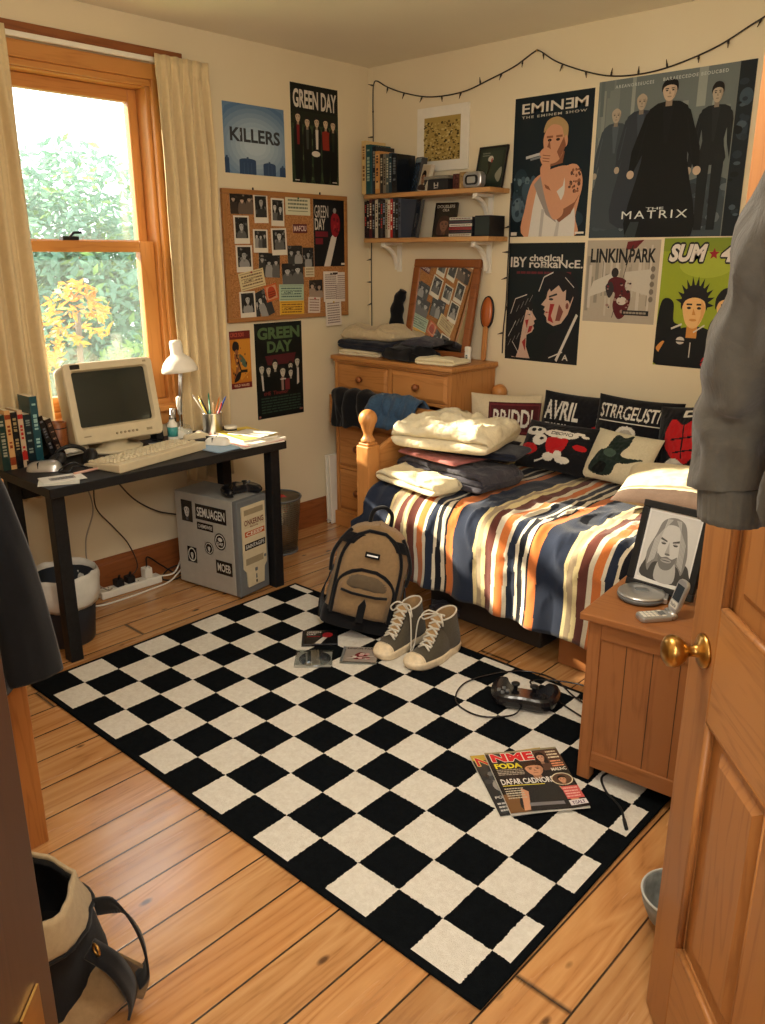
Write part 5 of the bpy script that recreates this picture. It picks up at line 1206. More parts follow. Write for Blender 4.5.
poster('poster', 'black poster of two pale drawn faces close together, red marks on the skin', 'back', *onback(.938, 1.345, .975, 1.522), a)
# 4 square grey poster: plain stand-in figure
a = Art(rgb(176, 164, 146))
r = random.Random(6)
for i in range(22): x = r.uniform(0, .95); a.rect(x, r.uniform(0, .4), min(1, x+r.uniform(.01, .05)), r.uniform(.5, 1), r.choice([rgb(158, 148, 132), rgb(188, 178, 160), rgb(146, 138, 124), rgb(196, 186, 170)]))
a.poly([(.5, .66), (.12, .5), (.05, .3), (.4, .42)], rgb(200, 192, 176)).poly([(.55, .62), (.92, .66), (.9, .34), (.58, .42)], rgb(196, 188, 172))
a.poly([(.56, .98), (.78, 1), (.68, .9), (.54, .88)], rgb(104, 30, 34)).line([(.62, .9), (.42, .06)], .008, rgb(60, 52, 48))
a.text('LINKIN', .06, .73, .57, .9, rgb(28, 28, 28), bold=.03).text('PARK', .6, .735, .95, .9, rgb(28, 28, 28), bold=.03).line([(.56, .7), (.64, .94)], .014, rgb(40, 36, 34))
a.ell(.42, .61, .05, .06, rgb(40, 36, 36)).blob([(.34, .52), (.46, .56), (.6, .5), (.66, .3), (.6, .1), (.5, .05), (.42, .2), (.44, .36), (.34, .4)], rgb(86, 26, 30)).blob([(.3, .44), (.38, .5), (.42, .4), (.36, .3)], rgb(52, 46, 46)).ell(.62, .46, .05, .07, rgb(190, 178, 164)).ell(.54, .27, .07, .05, rgb(200, 186, 172)).mottle(.32, .1, .66, .5, 24, [rgb(120, 40, 44), rgb(48, 30, 32), rgb(150, 120, 110)], .01, .025, 3).rect(.56, .1, .92, .16, rgb(34, 32, 32)).scribble(.58, .105, .9, .155, 1, rgb(150, 140, 126), 5)
for i in range(5): a.ell(.93, .66-.09*i, .03, .035, rgb(120, 110, 98), 10)
poster('poster', 'square beige grey poster with heavy black capitals and a dark red figure', 'back', *onback(1.358, 1.703, 1.18, 1.53), a)
# 5 green
GRN = rgb(150, 164, 44)
a = Art(GRN).rect(0, .9, 1, 1, rgb(128, 144, 44)).ell(.5, .8, .3, .1, rgb(166, 178, 60))
a.outlined('SUM', .07, .82, .50, .955, rgb(224, 214, 204), (.02, .02, .02), .016, shear=.25, bold=.05)
a.poly([(.575+.06*(1 if i % 2 == 0 else .45)*cos(pi/2+i*pi/5), .88+.045*(1 if i % 2 == 0 else .45)*sin(pi/2+i*pi/5)) for i in range(10)], rgb(150, 36, 44))
a.outlined('41', .65, .82, .92, .955, rgb(224, 214, 204), (.02, .02, .02), .014, shear=.25, bold=.05)
YS, YD = rgb(232, 184, 120), rgb(206, 140, 70)
a.blob([(0, .02), (.0, .3), (.03, .5), (.1, .54), (.18, .5), (.2, .36), (.3, .3), (.3, 0)], rgb(20, 22, 22)).blob([(.02, .14), (.1, .2), (.14, .14), (.08, .1)], YD)
a.blob([(.62, 0), (.6, .3), (.7, .42), (.95, .4), (1, .3), (1, 0)], rgb(24, 24, 26)).face(.8, .47, .13, .13, YS, (.012, .012, .014), 'short', YD).poly([(.62, .28), (.72, .34), (.78, .26), (.66, .22)], YS)
a.blob([(.08, 0), (.12, .2), (.28, .3), (.4, .32), (.56, .32), (.7, .24), (.74, 0)], rgb(22, 24, 26))
a.face(.42, .46, .135, .15, YS, (.012, .012, .014), 'spiky', YD)
a.line([(.18, .3), (.3, .34)], .016, WH_).line([(.44, .28), (.56, .34)], .012, WH_).ell(.3, .21, .05, .03, WH_).rect(.25, .2, .35, .212, rgb(22, 24, 26)).line([(.42, .2), (.42, .08)], .012, WH_).text('ALLX', .56, .055, .76, .09, rgb(176, 36, 40), bold=.02).text('OLIX', .56, .015, .76, .05, rgb(176, 36, 40), bold=.02)
poster('poster', 'lime green poster of a dark spiky haired man behind the hanging hoodie', 'back', *onback(1.717, 2.09, 1.012, 1.535), a)
# left wall
a = Art(rgb(98, 128, 160))
for k in range(9): q = k/8; a.ell(.5, .42, .74-.07*k, .66-.065*k, tuple(lerp(p, w_, q) for p, w_ in zip(rgb(82, 116, 152), rgb(176, 194, 206))), 28)
a.text('KILLERS', .1, .46, .92, .66, rgb(54, 56, 60), bold=.03).rect(.235, .55, .27, .6, rgb(150, 164, 178))
for x0, x1, y in ((.0, .07, .2), (.23, .5, .2), (.62, .83, .16), (.9, 1., .12)): a.rect(x0, 0, x1, y, rgb(50, 72, 104)).ell((x0+x1)/2, y, (x1-x0)/2, .03, rgb(50, 72, 104)).rect((x0+x1)/2-.015, y, (x0+x1)/2+.015, y+.05, rgb(60, 80, 108))
for x in (.3, .36, .42, .7, .76): a.rect(x, 0, x+.008, .17, rgb(70, 94, 124))
poster('poster', 'pale blue square poster with grey dotted-style lettering beside the curtain', 'left', *onleft(-.957, -.592, 1.832, 2.134), a)
a = Art(rgb(16, 20, 16)).rect(0, 0, 1, .72, rgb(44, 58, 38)).rect(0, .6, 1, .73, rgb(26, 34, 24)).mottle(.02, .02, .98, .6, 70, [rgb(60, 76, 50), rgb(36, 48, 32), rgb(76, 92, 62)], .02, .06, 4)
a.text('GREEN', .05, .76, .57, .945, PAL, bold=.03).text('DAY', .63, .76, .96, .945, PAL, bold=.03)
for cx, top, tie in ((.14, .71, rgb(120, 34, 34)), (.33, .67, rgb(60, 64, 60)), (.53, .68, PAL), (.72, .68, rgb(150, 52, 34)), (.88, .67, rgb(30, 40, 28))):
    a.blob([(cx-.075, top-.11), (cx+.075, top-.11), (cx+.085, .34), (cx+.06, .02), (cx-.06, .02), (cx-.085, .34)], rgb(14, 16, 15)).poly([(cx-.03, top-.12), (cx+.03, top-.12), (cx+.022, top-.32), (cx-.022, top-.32)], tie)
    if tie == rgb(150, 52, 34): a.poly([(cx-.08, top-.13), (cx+.08, top-.13), (cx+.08, .36), (cx-.07, .36)], rgb(140, 44, 30))
    a.face(cx, top-.045, .05, .05, rgb(204, 178, 148), (.015, .012, .01), 'short')
a.ell(.5, .31, .09, .03, PAL).rect(.05, .02, .14, .03, PAL).rect(.85, .02, .95, .03, PAL)
poster('poster', 'tall dark green poster of five people in black suits above the cork board', 'left', *onleft(-.548, -.228, 1.815, 2.265), a)
a = Art(rgb(18, 22, 20)); GG = rgb(84, 108, 70)
a.text('GREEN', .06, .83, .95, .955, GG, bold=.045).text('DAY', .25, .69, .78, .81, GG, bold=.045)
a.poly([(.2, .66), (.86, .67), (.8, .56), (.25, .56)], rgb(84, 34, 38))
for cx, cy, k in ((.12, .53, 1.), (.26, .51, .9), (.4, .56, 1.), (.56, .48, 1.1), (.73, .53, .9), (.73, .46, .9), (.88, .57, 1.)): a.face(cx, cy, .05*k, .05*k, rgb(196, 190, 172), (.014, .016, .015), 'short')
a.poly([(.1, .46), (.14, .46), (.15, .3), (.12, .3)], WH_).poly([(.87, .5), (.91, .5), (.91, .34), (.86, .32)], WH_).rect(.52, .28, .57, .42, rgb(150, 120, 110)).rect(.6, .28, .7, .4, rgb(112, 44, 46)).line([(.5, .4), (.62, .4)], .012, WH_)
a.text('tHE  Tinsmor', .14, .245, .66, .285, rgb(120, 50, 48)).scribble(.08, .05, .94, .23, 6, rgb(52, 70, 58), 8).rect(.02, .015, .06, .035, rgb(150, 100, 90)).rect(.9, .04, .97, .06, rgb(130, 80, 70))
poster('poster', 'narrow black poster with green block capitals below the cork board', 'left', *onleft(-.833, -.518, .655, 1.14), a)
a = Art(rgb(196, 122, 40)).rect(0, .86, 1, 1, rgb(112, 40, 34)).rect(0, 0, 1, .1, rgb(116, 40, 34)).poly([(.02, .4), (.3, .86), (.98, .84), (.96, .3), (.5, .14)], rgb(210, 140, 48)).text('CIRCE SOKI', .05, .9, .7, .97, rgb(190, 90, 70)).text('WILD WAVES', .12, .03, .86, .075, rgb(214, 180, 150))
a.blob([(.12, .7), (.2, .82), (.4, .8), (.44, .7), (.3, .64)], rgb(44, 38, 34)).blob([(.2, .62), (.36, .68), (.44, .5), (.4, .3), (.2, .14), (.14, .2), (.26, .36)], rgb(150, 96, 60)).blob([(.44, .6), (.6, .56), (.8, .42), (.7, .36), (.48, .46)], rgb(84, 104, 84)).blob([(.14, .12), (.4, .16), (.5, .3), (.3, .26)], rgb(34, 30, 28)).line([(.3, .6), (.5, .3), (.8, .3)], .05, rgb(40, 34, 30)).mottle(.1, .14, .8, .76, 24, [rgb(48, 40, 32), rgb(226, 170, 80), rgb(160, 80, 40)], .015, .04, 7)
poster('poster', 'small orange and maroon poster next to the right curtain', 'left', *onleft(-.988, -.86, .83, 1.112), a)

# ------------------------------------------------------------------ cork board and what is pinned to it
cbd = thing('cork_board', 'wooden framed cork board covered with pinned pictures on the window wall', 'cork board', (0, -.592, 1.458))
CW2, CH2 = .405, .305
t = NT('cork'); o = t.obj(); a_ = t.n('TexNoise', None, Vector=o, Scale=160.0, Detail=5.0).outputs[0]
t.bsdf(Base_Color=t.ramp(a_, [(.3, rgb(126, 82, 44)), (.5, rgb(170, 116, 66)), (.7, rgb(190, 136, 84))]), Roughness=.95); t.bump(a_, .3, .002); M['cork'] = t.m
b = MB(); b.box(.003, .014, -CW2+.015, CW2-.015, -CH2+.015, CH2-.015, M['cork']); b.build('cork_sheet', cbd)
b = MB()
b.box(.002, .022, -CW2, CW2, -CH2, -CH2+.022, M['cork_frame']); b.box(.002, .022, -CW2, CW2, CH2-.022, CH2, M['cork_frame'])
b.box(.002, .022, -CW2, -CW2+.022, -CH2+.022, CH2-.022, M['cork_frame']); b.box(.002, .022, CW2-.022, CW2, -CH2+.022, CH2-.022, M['cork_frame']); b.build('frame', cbd, bevel=.003)
for y in (-.21, .225):
    b = MB(); b.cyl((.003, y, CH2), (.003, y, CH2+.012), .004, M['black'], n=8); b.build('hanging_hook', cbd)
CBX = .0145
def cpx(px, py):
    """board coordinates (crop pixels of a 765x793 study drawing of the board) -> wall y, z"""
    u = (px-22)/(740-22); top = lerp(18, 78, u); bot = lerp(760, 727, u)
    return -.592-CW2+u*2*CW2, 1.458+CH2-(py-top)/(bot-top)*2*CH2
def pinned(name, label, cat, x0, y0, x1, y1, art, rot=0., lay=0, group=None, pin=None):
    ya, za = cpx(x0, (y0+y1)/2); yb, _ = cpx(x1, (y0+y1)/2); _, zt = cpx((x0+x1)/2, y0); _, zb = cpx((x0+x1)/2, y1)
    w_, h = yb-ya, zt-zb; c = Vector((CBX-.0002+.0012*lay, (ya+yb)/2, (zt+zb)/2))
    b = MB(); ey = Vector((0, cos(rot), sin(rot)))*w_; ez = Vector((0, -sin(rot), cos(rot)))*h
    q = [-ey/2-ez/2, ey/2-ez/2, ey/2+ez/2, -ey/2+ez/2]; X = Vector((.0006, 0, 0))
    b.add([p for p in q]+[p+X for p in q], [(3, 2, 1, 0), (0, 1, 5, 4), (1, 2, 6, 5), (2, 3, 7, 6), (3, 0, 4, 7)], M['paper'])
    art.flat(b, q[0]+X, ey, ez)
    o = tag(b.build(name, loc=c), label, cat, group)
    if pin:
        b = MB(); b.lathe([(.0015, 0), (.0015, .002), (.005, .003), (.004, .007), (0, .0075)], pin, 12, True, Matrix.Translation(ez*.42+Vector((.0009, 0, 0))) @ Matrix.Rotation(pi/2, 4, 'Y')); b.build('push_pin', o)
    return o
def snap(seed, n=1, bg=None, mono=True, border=True):
    """a small dark photograph with people, white instant-print border"""
    r = random.Random(seed); k = (lambda v: (v, v*.98, v*.93)) if mono else (lambda v: (v*1.1, v*.8, v*.6))
    a = Art(rgb(222, 214, 198) if border else k(.03))
    x0, x1, y0, y1 = (.09, .91, .2, .94) if border else (0, 1, 0, 1)
    a.rect(x0, y0, x1, y1, k(.02)); a.mottle(x0, y0, x1, y1, 22, [k(.04), k(.1), k(.015), k(.2)], .03, .1, seed)
    for i in range(n):
        cx = lerp(x0, x1, (i+.5)/n)+r.uniform(-.03, .03); cy = lerp(y0, y1, r.uniform(.55, .72)); hw = min(.14, .24/n)
        a.blob([(cx-hw*2, y0), (cx-hw*1.8, cy-hw*1.5), (cx, cy-hw*.9), (cx+hw*1.8, cy-hw*1.5), (cx+hw*2, y0)], k(r.choice([.04, .12, .3])))
        a.face(cx, cy, hw, hw*1.1, k(r.uniform(.35, .6)), k(.012), r.choice(['short', 'long', 'short']))
    if border:
        a.rect(0, 0, 1, y0, rgb(222, 214, 198)).rect(0, y1, 1, 1, rgb(222, 214, 198)).rect(0, 0, x0, 1, rgb(222, 214, 198)).rect(x1, 0, 1, 1, rgb(222, 214, 198))
    return a
RP, GP, BP, YP = plain('red pin', rgb(170, 40, 40), .3), plain('green pin', rgb(50, 100, 70), .3), plain('black pin', (.02, .02, .02), .3), plain('yellow pin', rgb(210, 170, 60), .3)
GS = 'pictures pinned to the cork board'
for (lab, c, art, rot) in (
    ('dark borderless group photo at the top left corner of the cork board', (62, 46, 182, 158), snap(1, 3, mono=False, border=False), .01),
    ('white bordered instant photo second along the top row of the cork board', (186, 56, 262, 208), snap(2, 1), .02),
    ('white bordered instant photo third along the top row of the cork board', (280, 78, 352, 226), snap(3, 2), -.01),
    ('white bordered instant photo at the left edge below the dark group photo', (76, 166, 156, 318), snap(4, 1), .01),
    ('narrow bordered photo of standing figures below the second instant photo', (176, 242, 254, 368), snap(5, 3), 0),
    ('white bordered instant photo below the third of the top row', (276, 238, 362, 384), snap(6, 1), .03),
    ('white bordered portrait photo at the left edge in the middle of the cork board', (80, 326, 166, 474), snap(7, 1), .01),
    ('borderless photo of a tangle of people at the middle of the cork board', (200, 372, 318, 506), snap(8, 3, border=False), -.05),
    ('borderless grey photo left of the small dark photo near the board centre', (366, 334, 452, 434), snap(9, 2, border=False), .01),
    ('small dark photo with a pale tag under it beside the red and black poster', (454, 346, 522, 452), snap(10, 1, border=False), 0),
    ('borderless photo of two long haired people above the green ticket', (330, 430, 456, 552), snap(11, 2, border=False), .03),
    ('white bordered photo at the bottom left corner of the cork board', (88, 582, 172, 732), snap(12, 1), .03),
    ('tilted dark photo strip at the bottom left of the cork board', (186, 572, 262, 728), snap(13, 2, border=False), .35),
    ('small colour photo above the pale note at the lower right of the cork board', (490, 526, 574, 628), snap(14, 2, mono=False, border=False), .02)):
    pinned('photograph', lab, 'photo', *c, art, rot, 1+(hash(lab) % 1), GS)
def ticket(bg, ink, seed): return Art(bg).rect(.04, .08, .96, .11, ink).rect(.04, .89, .96, .92, ink).scribble(.08, .18, .92, .84, 4, ink, seed).rect(.1, .42, .6, .6, bg).text('ADMIT', .16, .42, .56, .58, ink)
def note(bg, ink, seed, rows=8): return Art(bg).scribble(.1, .08, .9, .92, rows, ink, seed)
pinned('ticket', 'cream ticket at the top centre of the cork board', 'ticket', 362, 72, 508, 170, Art(rgb(214, 208, 178)).rect(.1, .2, .9, .24, rgb(120, 124, 96)).scribble(.1, .3, .9, .9, 3, rgb(110, 116, 96), 4), .0, 1, pin=GP)
pinned('sticker', 'small dark red sticker with pale lettering on the cork board', 'sticker', 402, 218, 486, 266, Art(rgb(92, 34, 36)).text('MAFCIU', .06, .2, .94, .82, rgb(216, 190, 180)), .02, 1)
# record-sleeve poster: plain stand-in (a pale stem and a red bud)
a = Art(rgb(18, 18, 20)).text('GREEN', .04, .72, .46, .9, WH_, bold=.0).text('DAY', .04, .54, .36, .71, WH_).rect(.05, .44, .44, .52, rgb(110, 30, 40)).rect(.05, .33, .28, .42, rgb(110, 30, 40))
a.poly([(.3, 0), (.5, 0), (.72, .44), (.66, .52), (.54, .44)], rgb(206, 198, 186)).blob([(.56, .5), (.54, .7), (.64, .8), (.8, .74), (.82, .56), (.7, .44)], rgb(140, 30, 38)).mottle(.58, .5, .8, .74, 14, [rgb(100, 20, 28), rgb(160, 44, 50)], .02, .04, 5).ell(.66, .83, .05, .04, rgb(150, 150, 146)).rect(.85, .02, .97, .05, WH_)
pinned('poster', 'black mini poster with a pale stem and dark red bud on the cork board', 'poster', 526, 88, 728, 452, a, 0, 1)
pinned('ticket', 'tilted cream ticket at the left of the lower cork board', 'ticket', 90, 466, 228, 566, ticket(rgb(214, 196, 150), rgb(120, 96, 70), 6), .18, 2.2, pin=RP)
pinned('card', 'tilted orange card beside the dark photo strip on the cork board', 'card', 228, 544, 300, 638, Art(rgb(196, 96, 48)).rect(.1, .1, .9, .9, rgb(206, 150, 110)).blob([(.2, .2), (.3, .8), (.7, .8), (.8, .3)], rgb(180, 70, 40)).scribble(.2, .2, .8, .6, 3, rgb(110, 50, 30), 2), .22, 2)
pinned('ticket', 'pale green ticket directly above the yellow one on the cork board', 'ticket', 308, 548, 454, 640, ticket(rgb(170, 192, 166), rgb(84, 104, 96), 7), -.02, 2.2)
pinned('ticket', 'yellow ticket at the bottom centre of the cork board', 'ticket', 308, 640, 454, 726, ticket(rgb(222, 172, 56), rgb(130, 86, 30), 8), -.02, 2.4)
pinned('note', 'small pale note under the colour photo at the lower right of the cork board', 'note', 480, 622, 556, 712, note(rgb(214, 198, 184), rgb(150, 120, 106), 3, 5), -.06, 2.4, pin=RP)
pinned('card', 'pale tag under the small dark photo at the board centre', 'card', 466, 452, 524, 508, note(rgb(206, 192, 160), rgb(150, 130, 100), 4, 3), 0, 1.4)
pinned('page', 'narrow white printed page at the right edge of the cork board', 'page', 650, 486, 730, 650, note(rgb(220, 206, 194), rgb(150, 130, 120), 11, 12), .0, 1.2)
pinned('page', 'large white printed page at the lower right of the cork board', 'page', 580, 480, 672, 650, note(rgb(222, 210, 198), rgb(140, 120, 112), 12, 12).rect(.62, .9, .98, .96, rgb(60, 40, 36)), .0, 2.2, pin=BP)
pinned('hanging_page', 'white page hanging below the bottom right edge of the cork board', 'page', 586, 640, 688, 786, note(rgb(222, 210, 198), rgb(140, 120, 112), 13, 9), .03, 7, pin=YP)
pinned('photograph', 'black and white strip of photos beside the bottom left instant photo', 'photo', 160, 600, 200, 730, snap(22, 1, border=False), -.05, 0, GS)

# ------------------------------------------------------------------ mounted print above the shelves
r = thing('mounted_print', 'white mounted print of massed yellow heads above the top shelf', 'picture', (.515, 0, 2.018))
b = MB(); b.box(-.163, .163, -.012, 0, -.148, .148, M['white']); b.build('mount', r, bevel=.002)
a = Art(rgb(176, 150, 84)).mottle(0, 0, 1, .9, 330, [rgb(196, 172, 104), rgb(110, 90, 44), rgb(150, 126, 66), rgb(206, 186, 124), rgb(70, 56, 30)], .018, .035, 9)
b = MB(); a.flat(b, (-.115, -.0122, -.1), (.23, 0, 0), (0, 0, .2)); b.build('print', r)

# ------------------------------------------------------------------ shelves
def shelf(label, z, x0, x1):
    s = thing('shelf', label, 'shelf', ((x0+x1)/2, 0, z)); L = (x1-x0)/2
    b = MB(); b.box(-L, L, -.16, .0, -.022, 0, M['shelf']); b.build('board', s, bevel=.003)
    for bx in (-L+.12, L-.10):
        b = MB(); b.box(bx-.013, bx+.013, -.014, -.002, -.17, -.0225, M['white']); b.box(bx-.013, bx+.013, -.14, -.014, -.036, -.0225, M['white'])
        P = [(-.014, -.15)]+[(-.014-.126*(1-cos(pi/2*i/8)), -.15+.114*sin(pi/2*i/8)) for i in range(9)]+[(-.14, -.036), (-.014, -.036)]
        Q = [(-.014, -.15), (-.026, -.15)]+[(-.026-.1*(1-cos(pi/2*i/8)), -.15+.1*sin(pi/2*i/8)) for i in range(9)]
        n = len(Q)
        arc = [(-.024-.116*(1-cos(pi/2*i/10)), -.15+.114*sin(pi/2*i/10)) for i in range(11)]; arc2 = [(y-.012, z_-.010) for y, z_ in arc]
        pr = arc+arc2[::-1]; m_ = len(pr)
        for q in range(10):
            b.add([(xx, y, z_) for xx in (bx-.009, bx+.009) for y, z_ in (arc[q], arc[q+1], arc2[q+1], arc2[q])], [(0, 1, 2, 3), (7, 6, 5, 4), (0, 4, 5, 1), (2, 6, 7, 3), (1, 5, 6, 2), (3, 7, 4, 0)], M['white'])
        b.build('bracket', s)
    return s
SX0, SX1 = .115, .925
SZ1, SZ2 = 1.768, 1.552
shelf('upper pine shelf in the corner holding books and a dark framed picture', SZ1, SX0, SX1); shelf('lower pine shelf in the corner holding film cases', SZ2, SX0, SX1)
def spinebook(x, z, w, h, dp, c, label, group, seed, ink=None, rot=0., y0=-.03, name='book', cat='book', band=None):
    """upright, spine towards the room (-y)"""
    b = MB(); col = rgb(*c)
    b.box(-w/2, w/2, -dp, 0, 0, h, M['gloss_print'], col); b.box(-w/2+.0015, w/2-.0015, -dp+.004, -.002, h-.0002, h+.0004, M['gloss_print'], (.7, .64, .5))
    spine_art(col, rgb(*(ink or (190, 180, 150))), seed, rgb(*band) if band else None).flat(b, (-w/2, -dp-.0001, 0), (w, 0, 0), (0, 0, h), M['gloss_print'])
    return tag(b.build(name, loc=(x, y0, z+.0006), rot=(0, rot, 0), bevel=.0008), label, cat, group)
x = .122
GU = 'books on the upper shelf'
for i, (w_, h, dp, c, lab, ink, band) in enumerate((
    (.03, .255, .15, (206, 176, 120), 'tall cream book at the left end of the upper shelf', (120, 84, 50), None),
    (.036, .235, .15, (28, 72, 76), 'tall teal book second from the left on the upper shelf', (150, 170, 150), None),
    (.026, .225, .14, (24, 34, 40), 'tall dark book right of the teal book on the upper shelf', (120, 120, 110), None),
    (.028, .20, .145, (196, 140, 78), 'orange topped book in the middle of the upper shelf row', (70, 50, 40), (210, 170, 110)),
    (.022, .185, .14, (40, 38, 36), 'charcoal book right of the orange topped one', (176, 166, 140), None),
    (.02, .185, .14, (120, 112, 96), 'grey brown book in the upper shelf row', (50, 40, 34), None),
    (.02, .182, .14, (76, 84, 80), 'thin grey green book in the upper shelf row', (190, 184, 160), None),
    (.02, .186, .14, (30, 52, 64), 'slim dark blue book in the upper shelf row', (150, 160, 160), None),
    (.034, .18, .14, (22, 26, 32), 'black book at the right end of the upright upper row', (90, 96, 100), None))):
    spinebook(x+w_/2, SZ1, w_-.001, h, dp, c, lab, GU, i+50, ink, 0, band=band); x += w_
# two leaning books with their covers showing
def coverbook(loc, rot, w, h, t_, art, label, name='book', cat='book', col=(.02, .02, .025), group=None):
    b = MB(); b.box(-w/2, w/2, 0, t_, 0, h, M['gloss_print'], col); b.box(-w/2+.003, w/2-.001, .002, t_-.002, h-.0002, h+.0006, M['gloss_print'], (.7, .64, .52)); art.flat(b, (-w/2, -.0001, 0), (w, 0, 0), (0, 0, h), M['gloss_print'])
    return tag(b.build(name, loc=loc, rot=rot, bevel=.0008), label, cat, group)
coverbook((.405, -.10, SZ1+.003), (RAD(-10), RAD(4), RAD(-35)), .115, .165, .03, Art(rgb(60, 76, 100)).rect(.05, .85, .95, .97, rgb(150, 170, 186)).mottle(.05, .05, .95, .8, 30, [rgb(40, 52, 70), rgb(84, 100, 120)], .03, .09, 2), 'blue grey book leaning with its cover showing at the end of the row')
a = Art(rgb(206, 196, 176)).rect(.05, .04, .95, .96, rgb(190, 178, 156)).face(.5, .45, .2, .26, rgb(150, 110, 86), rgb(40, 28, 24), 'short').blob([(.15, .04), (.2, .2), (.5, .24), (.8, .2), (.9, .04)], rgb(70, 56, 50))
coverbook((.49, -.14, SZ1+.003), (RAD(-12), RAD(6), RAD(-22)), .1, .125, .02, a, 'cream covered book with a portrait leaning at the front of the upper shelf', col=rgb(200, 190, 170))
r = thing('storage_tin', 'black box with white lettering lying on the upper shelf', 'box', (.595, -.09, SZ1+.0006))
b = MB(); b.box(-.075, .075, -.06, .05, 0, .05, M['black']); b.build('box_body', r, bevel=.003)
b = MB(); b.box(-.077, .077, -.062, .052, .0502, .064, plain('grey lid', rgb(120, 116, 104), .5)); b.build('lid', r, bevel=.002)
b = MB(); Art((.02, .02, .022)).text('I-I', .42, .3, .6, .7, WH_).text('BFO', .42, .1, .6, .24, WH_).flat(b, (-.074, -.0602, .003), (.148, 0, 0), (0, 0, .044)); b.build('front_print', r)
for i, (bx, w_, h, c, lab) in enumerate(((.694, .036, .07, (84, 44, 36), 'small dark red box on the upper shelf right of the black box'), (.736, .04, .075, (150, 120, 76), 'small tan patterned box on the upper shelf beside the silver radio'))):
    b = MB(); b.box(-w_/2, w_/2, -.05, .03, 0, h, M['gloss_print'], rgb(*c)); Art(rgb(*c)).mottle(.05, .05, .95, .95, 14, [tuple(.5*q for q in rgb(*c)), tuple(min(1, 1.5*q) for q in rgb(*c))], .06, .12, i).flat(b, (-w_/2, -.0501, 0), (w_, 0, 0), (0, 0, h), M['gloss_print'])
    tag(b.build('small_box', loc=(bx, -.07, SZ1+.0006), bevel=.001), lab, 'box')
r = thing('picture_frame', 'dark green framed picture leaning on the wall at the end of the upper shelf', 'picture', (.83, -.055, SZ1+.001), rot=(RAD(-12), 0, RAD(-4)))
W, Hh, fw = .175, .195, .008
b = MB()
b.box(-W/2, W/2, 0, .012, 0, fw, M['black']); b.box(-W/2, W/2, 0, .012, Hh-fw, Hh, M['black']); b.box(-W/2, -W/2+fw, 0, .012, fw, Hh-fw, M['black']); b.box(W/2-fw, W/2, 0, .012, fw, Hh-fw, M['black']); b.build('frame', r, bevel=.002)
a = Art(rgb(40, 50, 42)).rect(.1, .1, .9, .92, rgb(46, 58, 48)).ell(.45, .72, .1, .08, rgb(196, 190, 176)).blob([(.34, .66), (.4, .5), (.36, .3), (.42, .34), (.5, .6)], rgb(22, 28, 24)).blob([(.7, .3), (.9, .5), (.94, .3), (.86, .12)], rgb(140, 140, 124)).ell(.5, .68, .03, .06, rgb(150, 50, 46)).scribble(.12, .78, .4, .9, 2, rgb(110, 116, 104), 2)
b = MB(); b.box(-W/2+.004, W/2-.004, .005, .01, .004, Hh-.004, M['black']); a.flat(b, (-W/2+fw, .0046, fw), (W-2*fw, 0, 0), (0, 0, Hh-2*fw), M['gloss_print']); b.build('print', r)
r = thing('radio', 'small silver rounded clock radio on the upper shelf in front of the dark picture', 'radio', (.80, -.115, SZ1+.001), RAD(-6))
b = MB(); b.M = Matrix.Rotation(pi/2, 4, 'X'); b.prism(rr(.058, 0, .072, .026, 8), -.02, .02, M['silver']); b.build('shell', r, bevel=.008, seg=3)
b = MB(); b.M = Matrix.Translation((0, -.0202, 0)) @ Matrix.Rotation(pi/2, 4, 'X'); b.prism(rr(.04, .014, .058, .018, 8), -.001, .002, M['black']); b.build('display', r)
b = MB(); b.M = Matrix.Translation((0, -.0225, 0)) @ Matrix.Rotation(pi/2, 4, 'X'); b.prism(rr(.026, .022, .05, .008, 6), -.0005, .0005, M['pcgrey']); b.build('display_window', r)
# film cases on the lower shelf
r2 = random.Random(12); x = .13; GD_ = 'film cases standing on the lower shelf'
cols = [((40, 30, 30), 'brown black', (170, 60, 50)), ((26, 26, 30), 'black', (190, 180, 160)), ((76, 34, 34), 'dark maroon', (206, 190, 160)), ((30, 32, 38), 'charcoal', (140, 146, 150)), ((190, 180, 158), 'cream', (70, 60, 56)), ((34, 34, 36), 'grey black', (150, 150, 146)), ((60, 58, 56), 'dark grey', (200, 60, 50)), ((22, 26, 34), 'blue black', (150, 160, 180)), ((150, 140, 122), 'stone', (50, 44, 40)), ((206, 198, 180), 'white', (150, 40, 40)), ((170, 44, 40), 'bright red', (226, 214, 196)), ((40, 44, 54), 'slate', (180, 180, 180)), ((26, 28, 30), 'plain black', (110, 120, 130)), ((70, 76, 90), 'blue grey', (30, 34, 44))]
ords = ['first', 'second', 'third', 'fourth', 'fifth', 'sixth', 'seventh', 'eighth', 'ninth', 'tenth', 'eleventh', 'twelfth', 'thirteenth', 'fourteenth']
for i, (c, nm, ink) in enumerate(cols):
    w_ = r2.choice([.0165, .0175, .021]); spinebook(x+w_/2, SZ2, w_-.0008, .182+.004*(i % 3), .135, c, f'{nm} film case, {ords[i]} from the left on the lower shelf', GD_, i+90, ink, 0, -.035, 'film_case', 'film case'); x += w_
a = Art(rgb(40, 44, 48)).rect(0, .86, 1, 1, rgb(60, 66, 72)).face(.5, .5, .22, .24, rgb(110, 112, 112), rgb(20, 20, 22), 'short').mottle(.05, .05, .95, .3, 14, [rgb(26, 30, 34), rgb(80, 84, 88)], .04, .1, 3)
coverbook((.445, -.14, SZ2+.002), (RAD(-9), RAD(2), RAD(-38)), .13, .182, .016, a, 'dark film case leaning sideways with its cover showing, end of the lower row', 'film_case', 'film case')
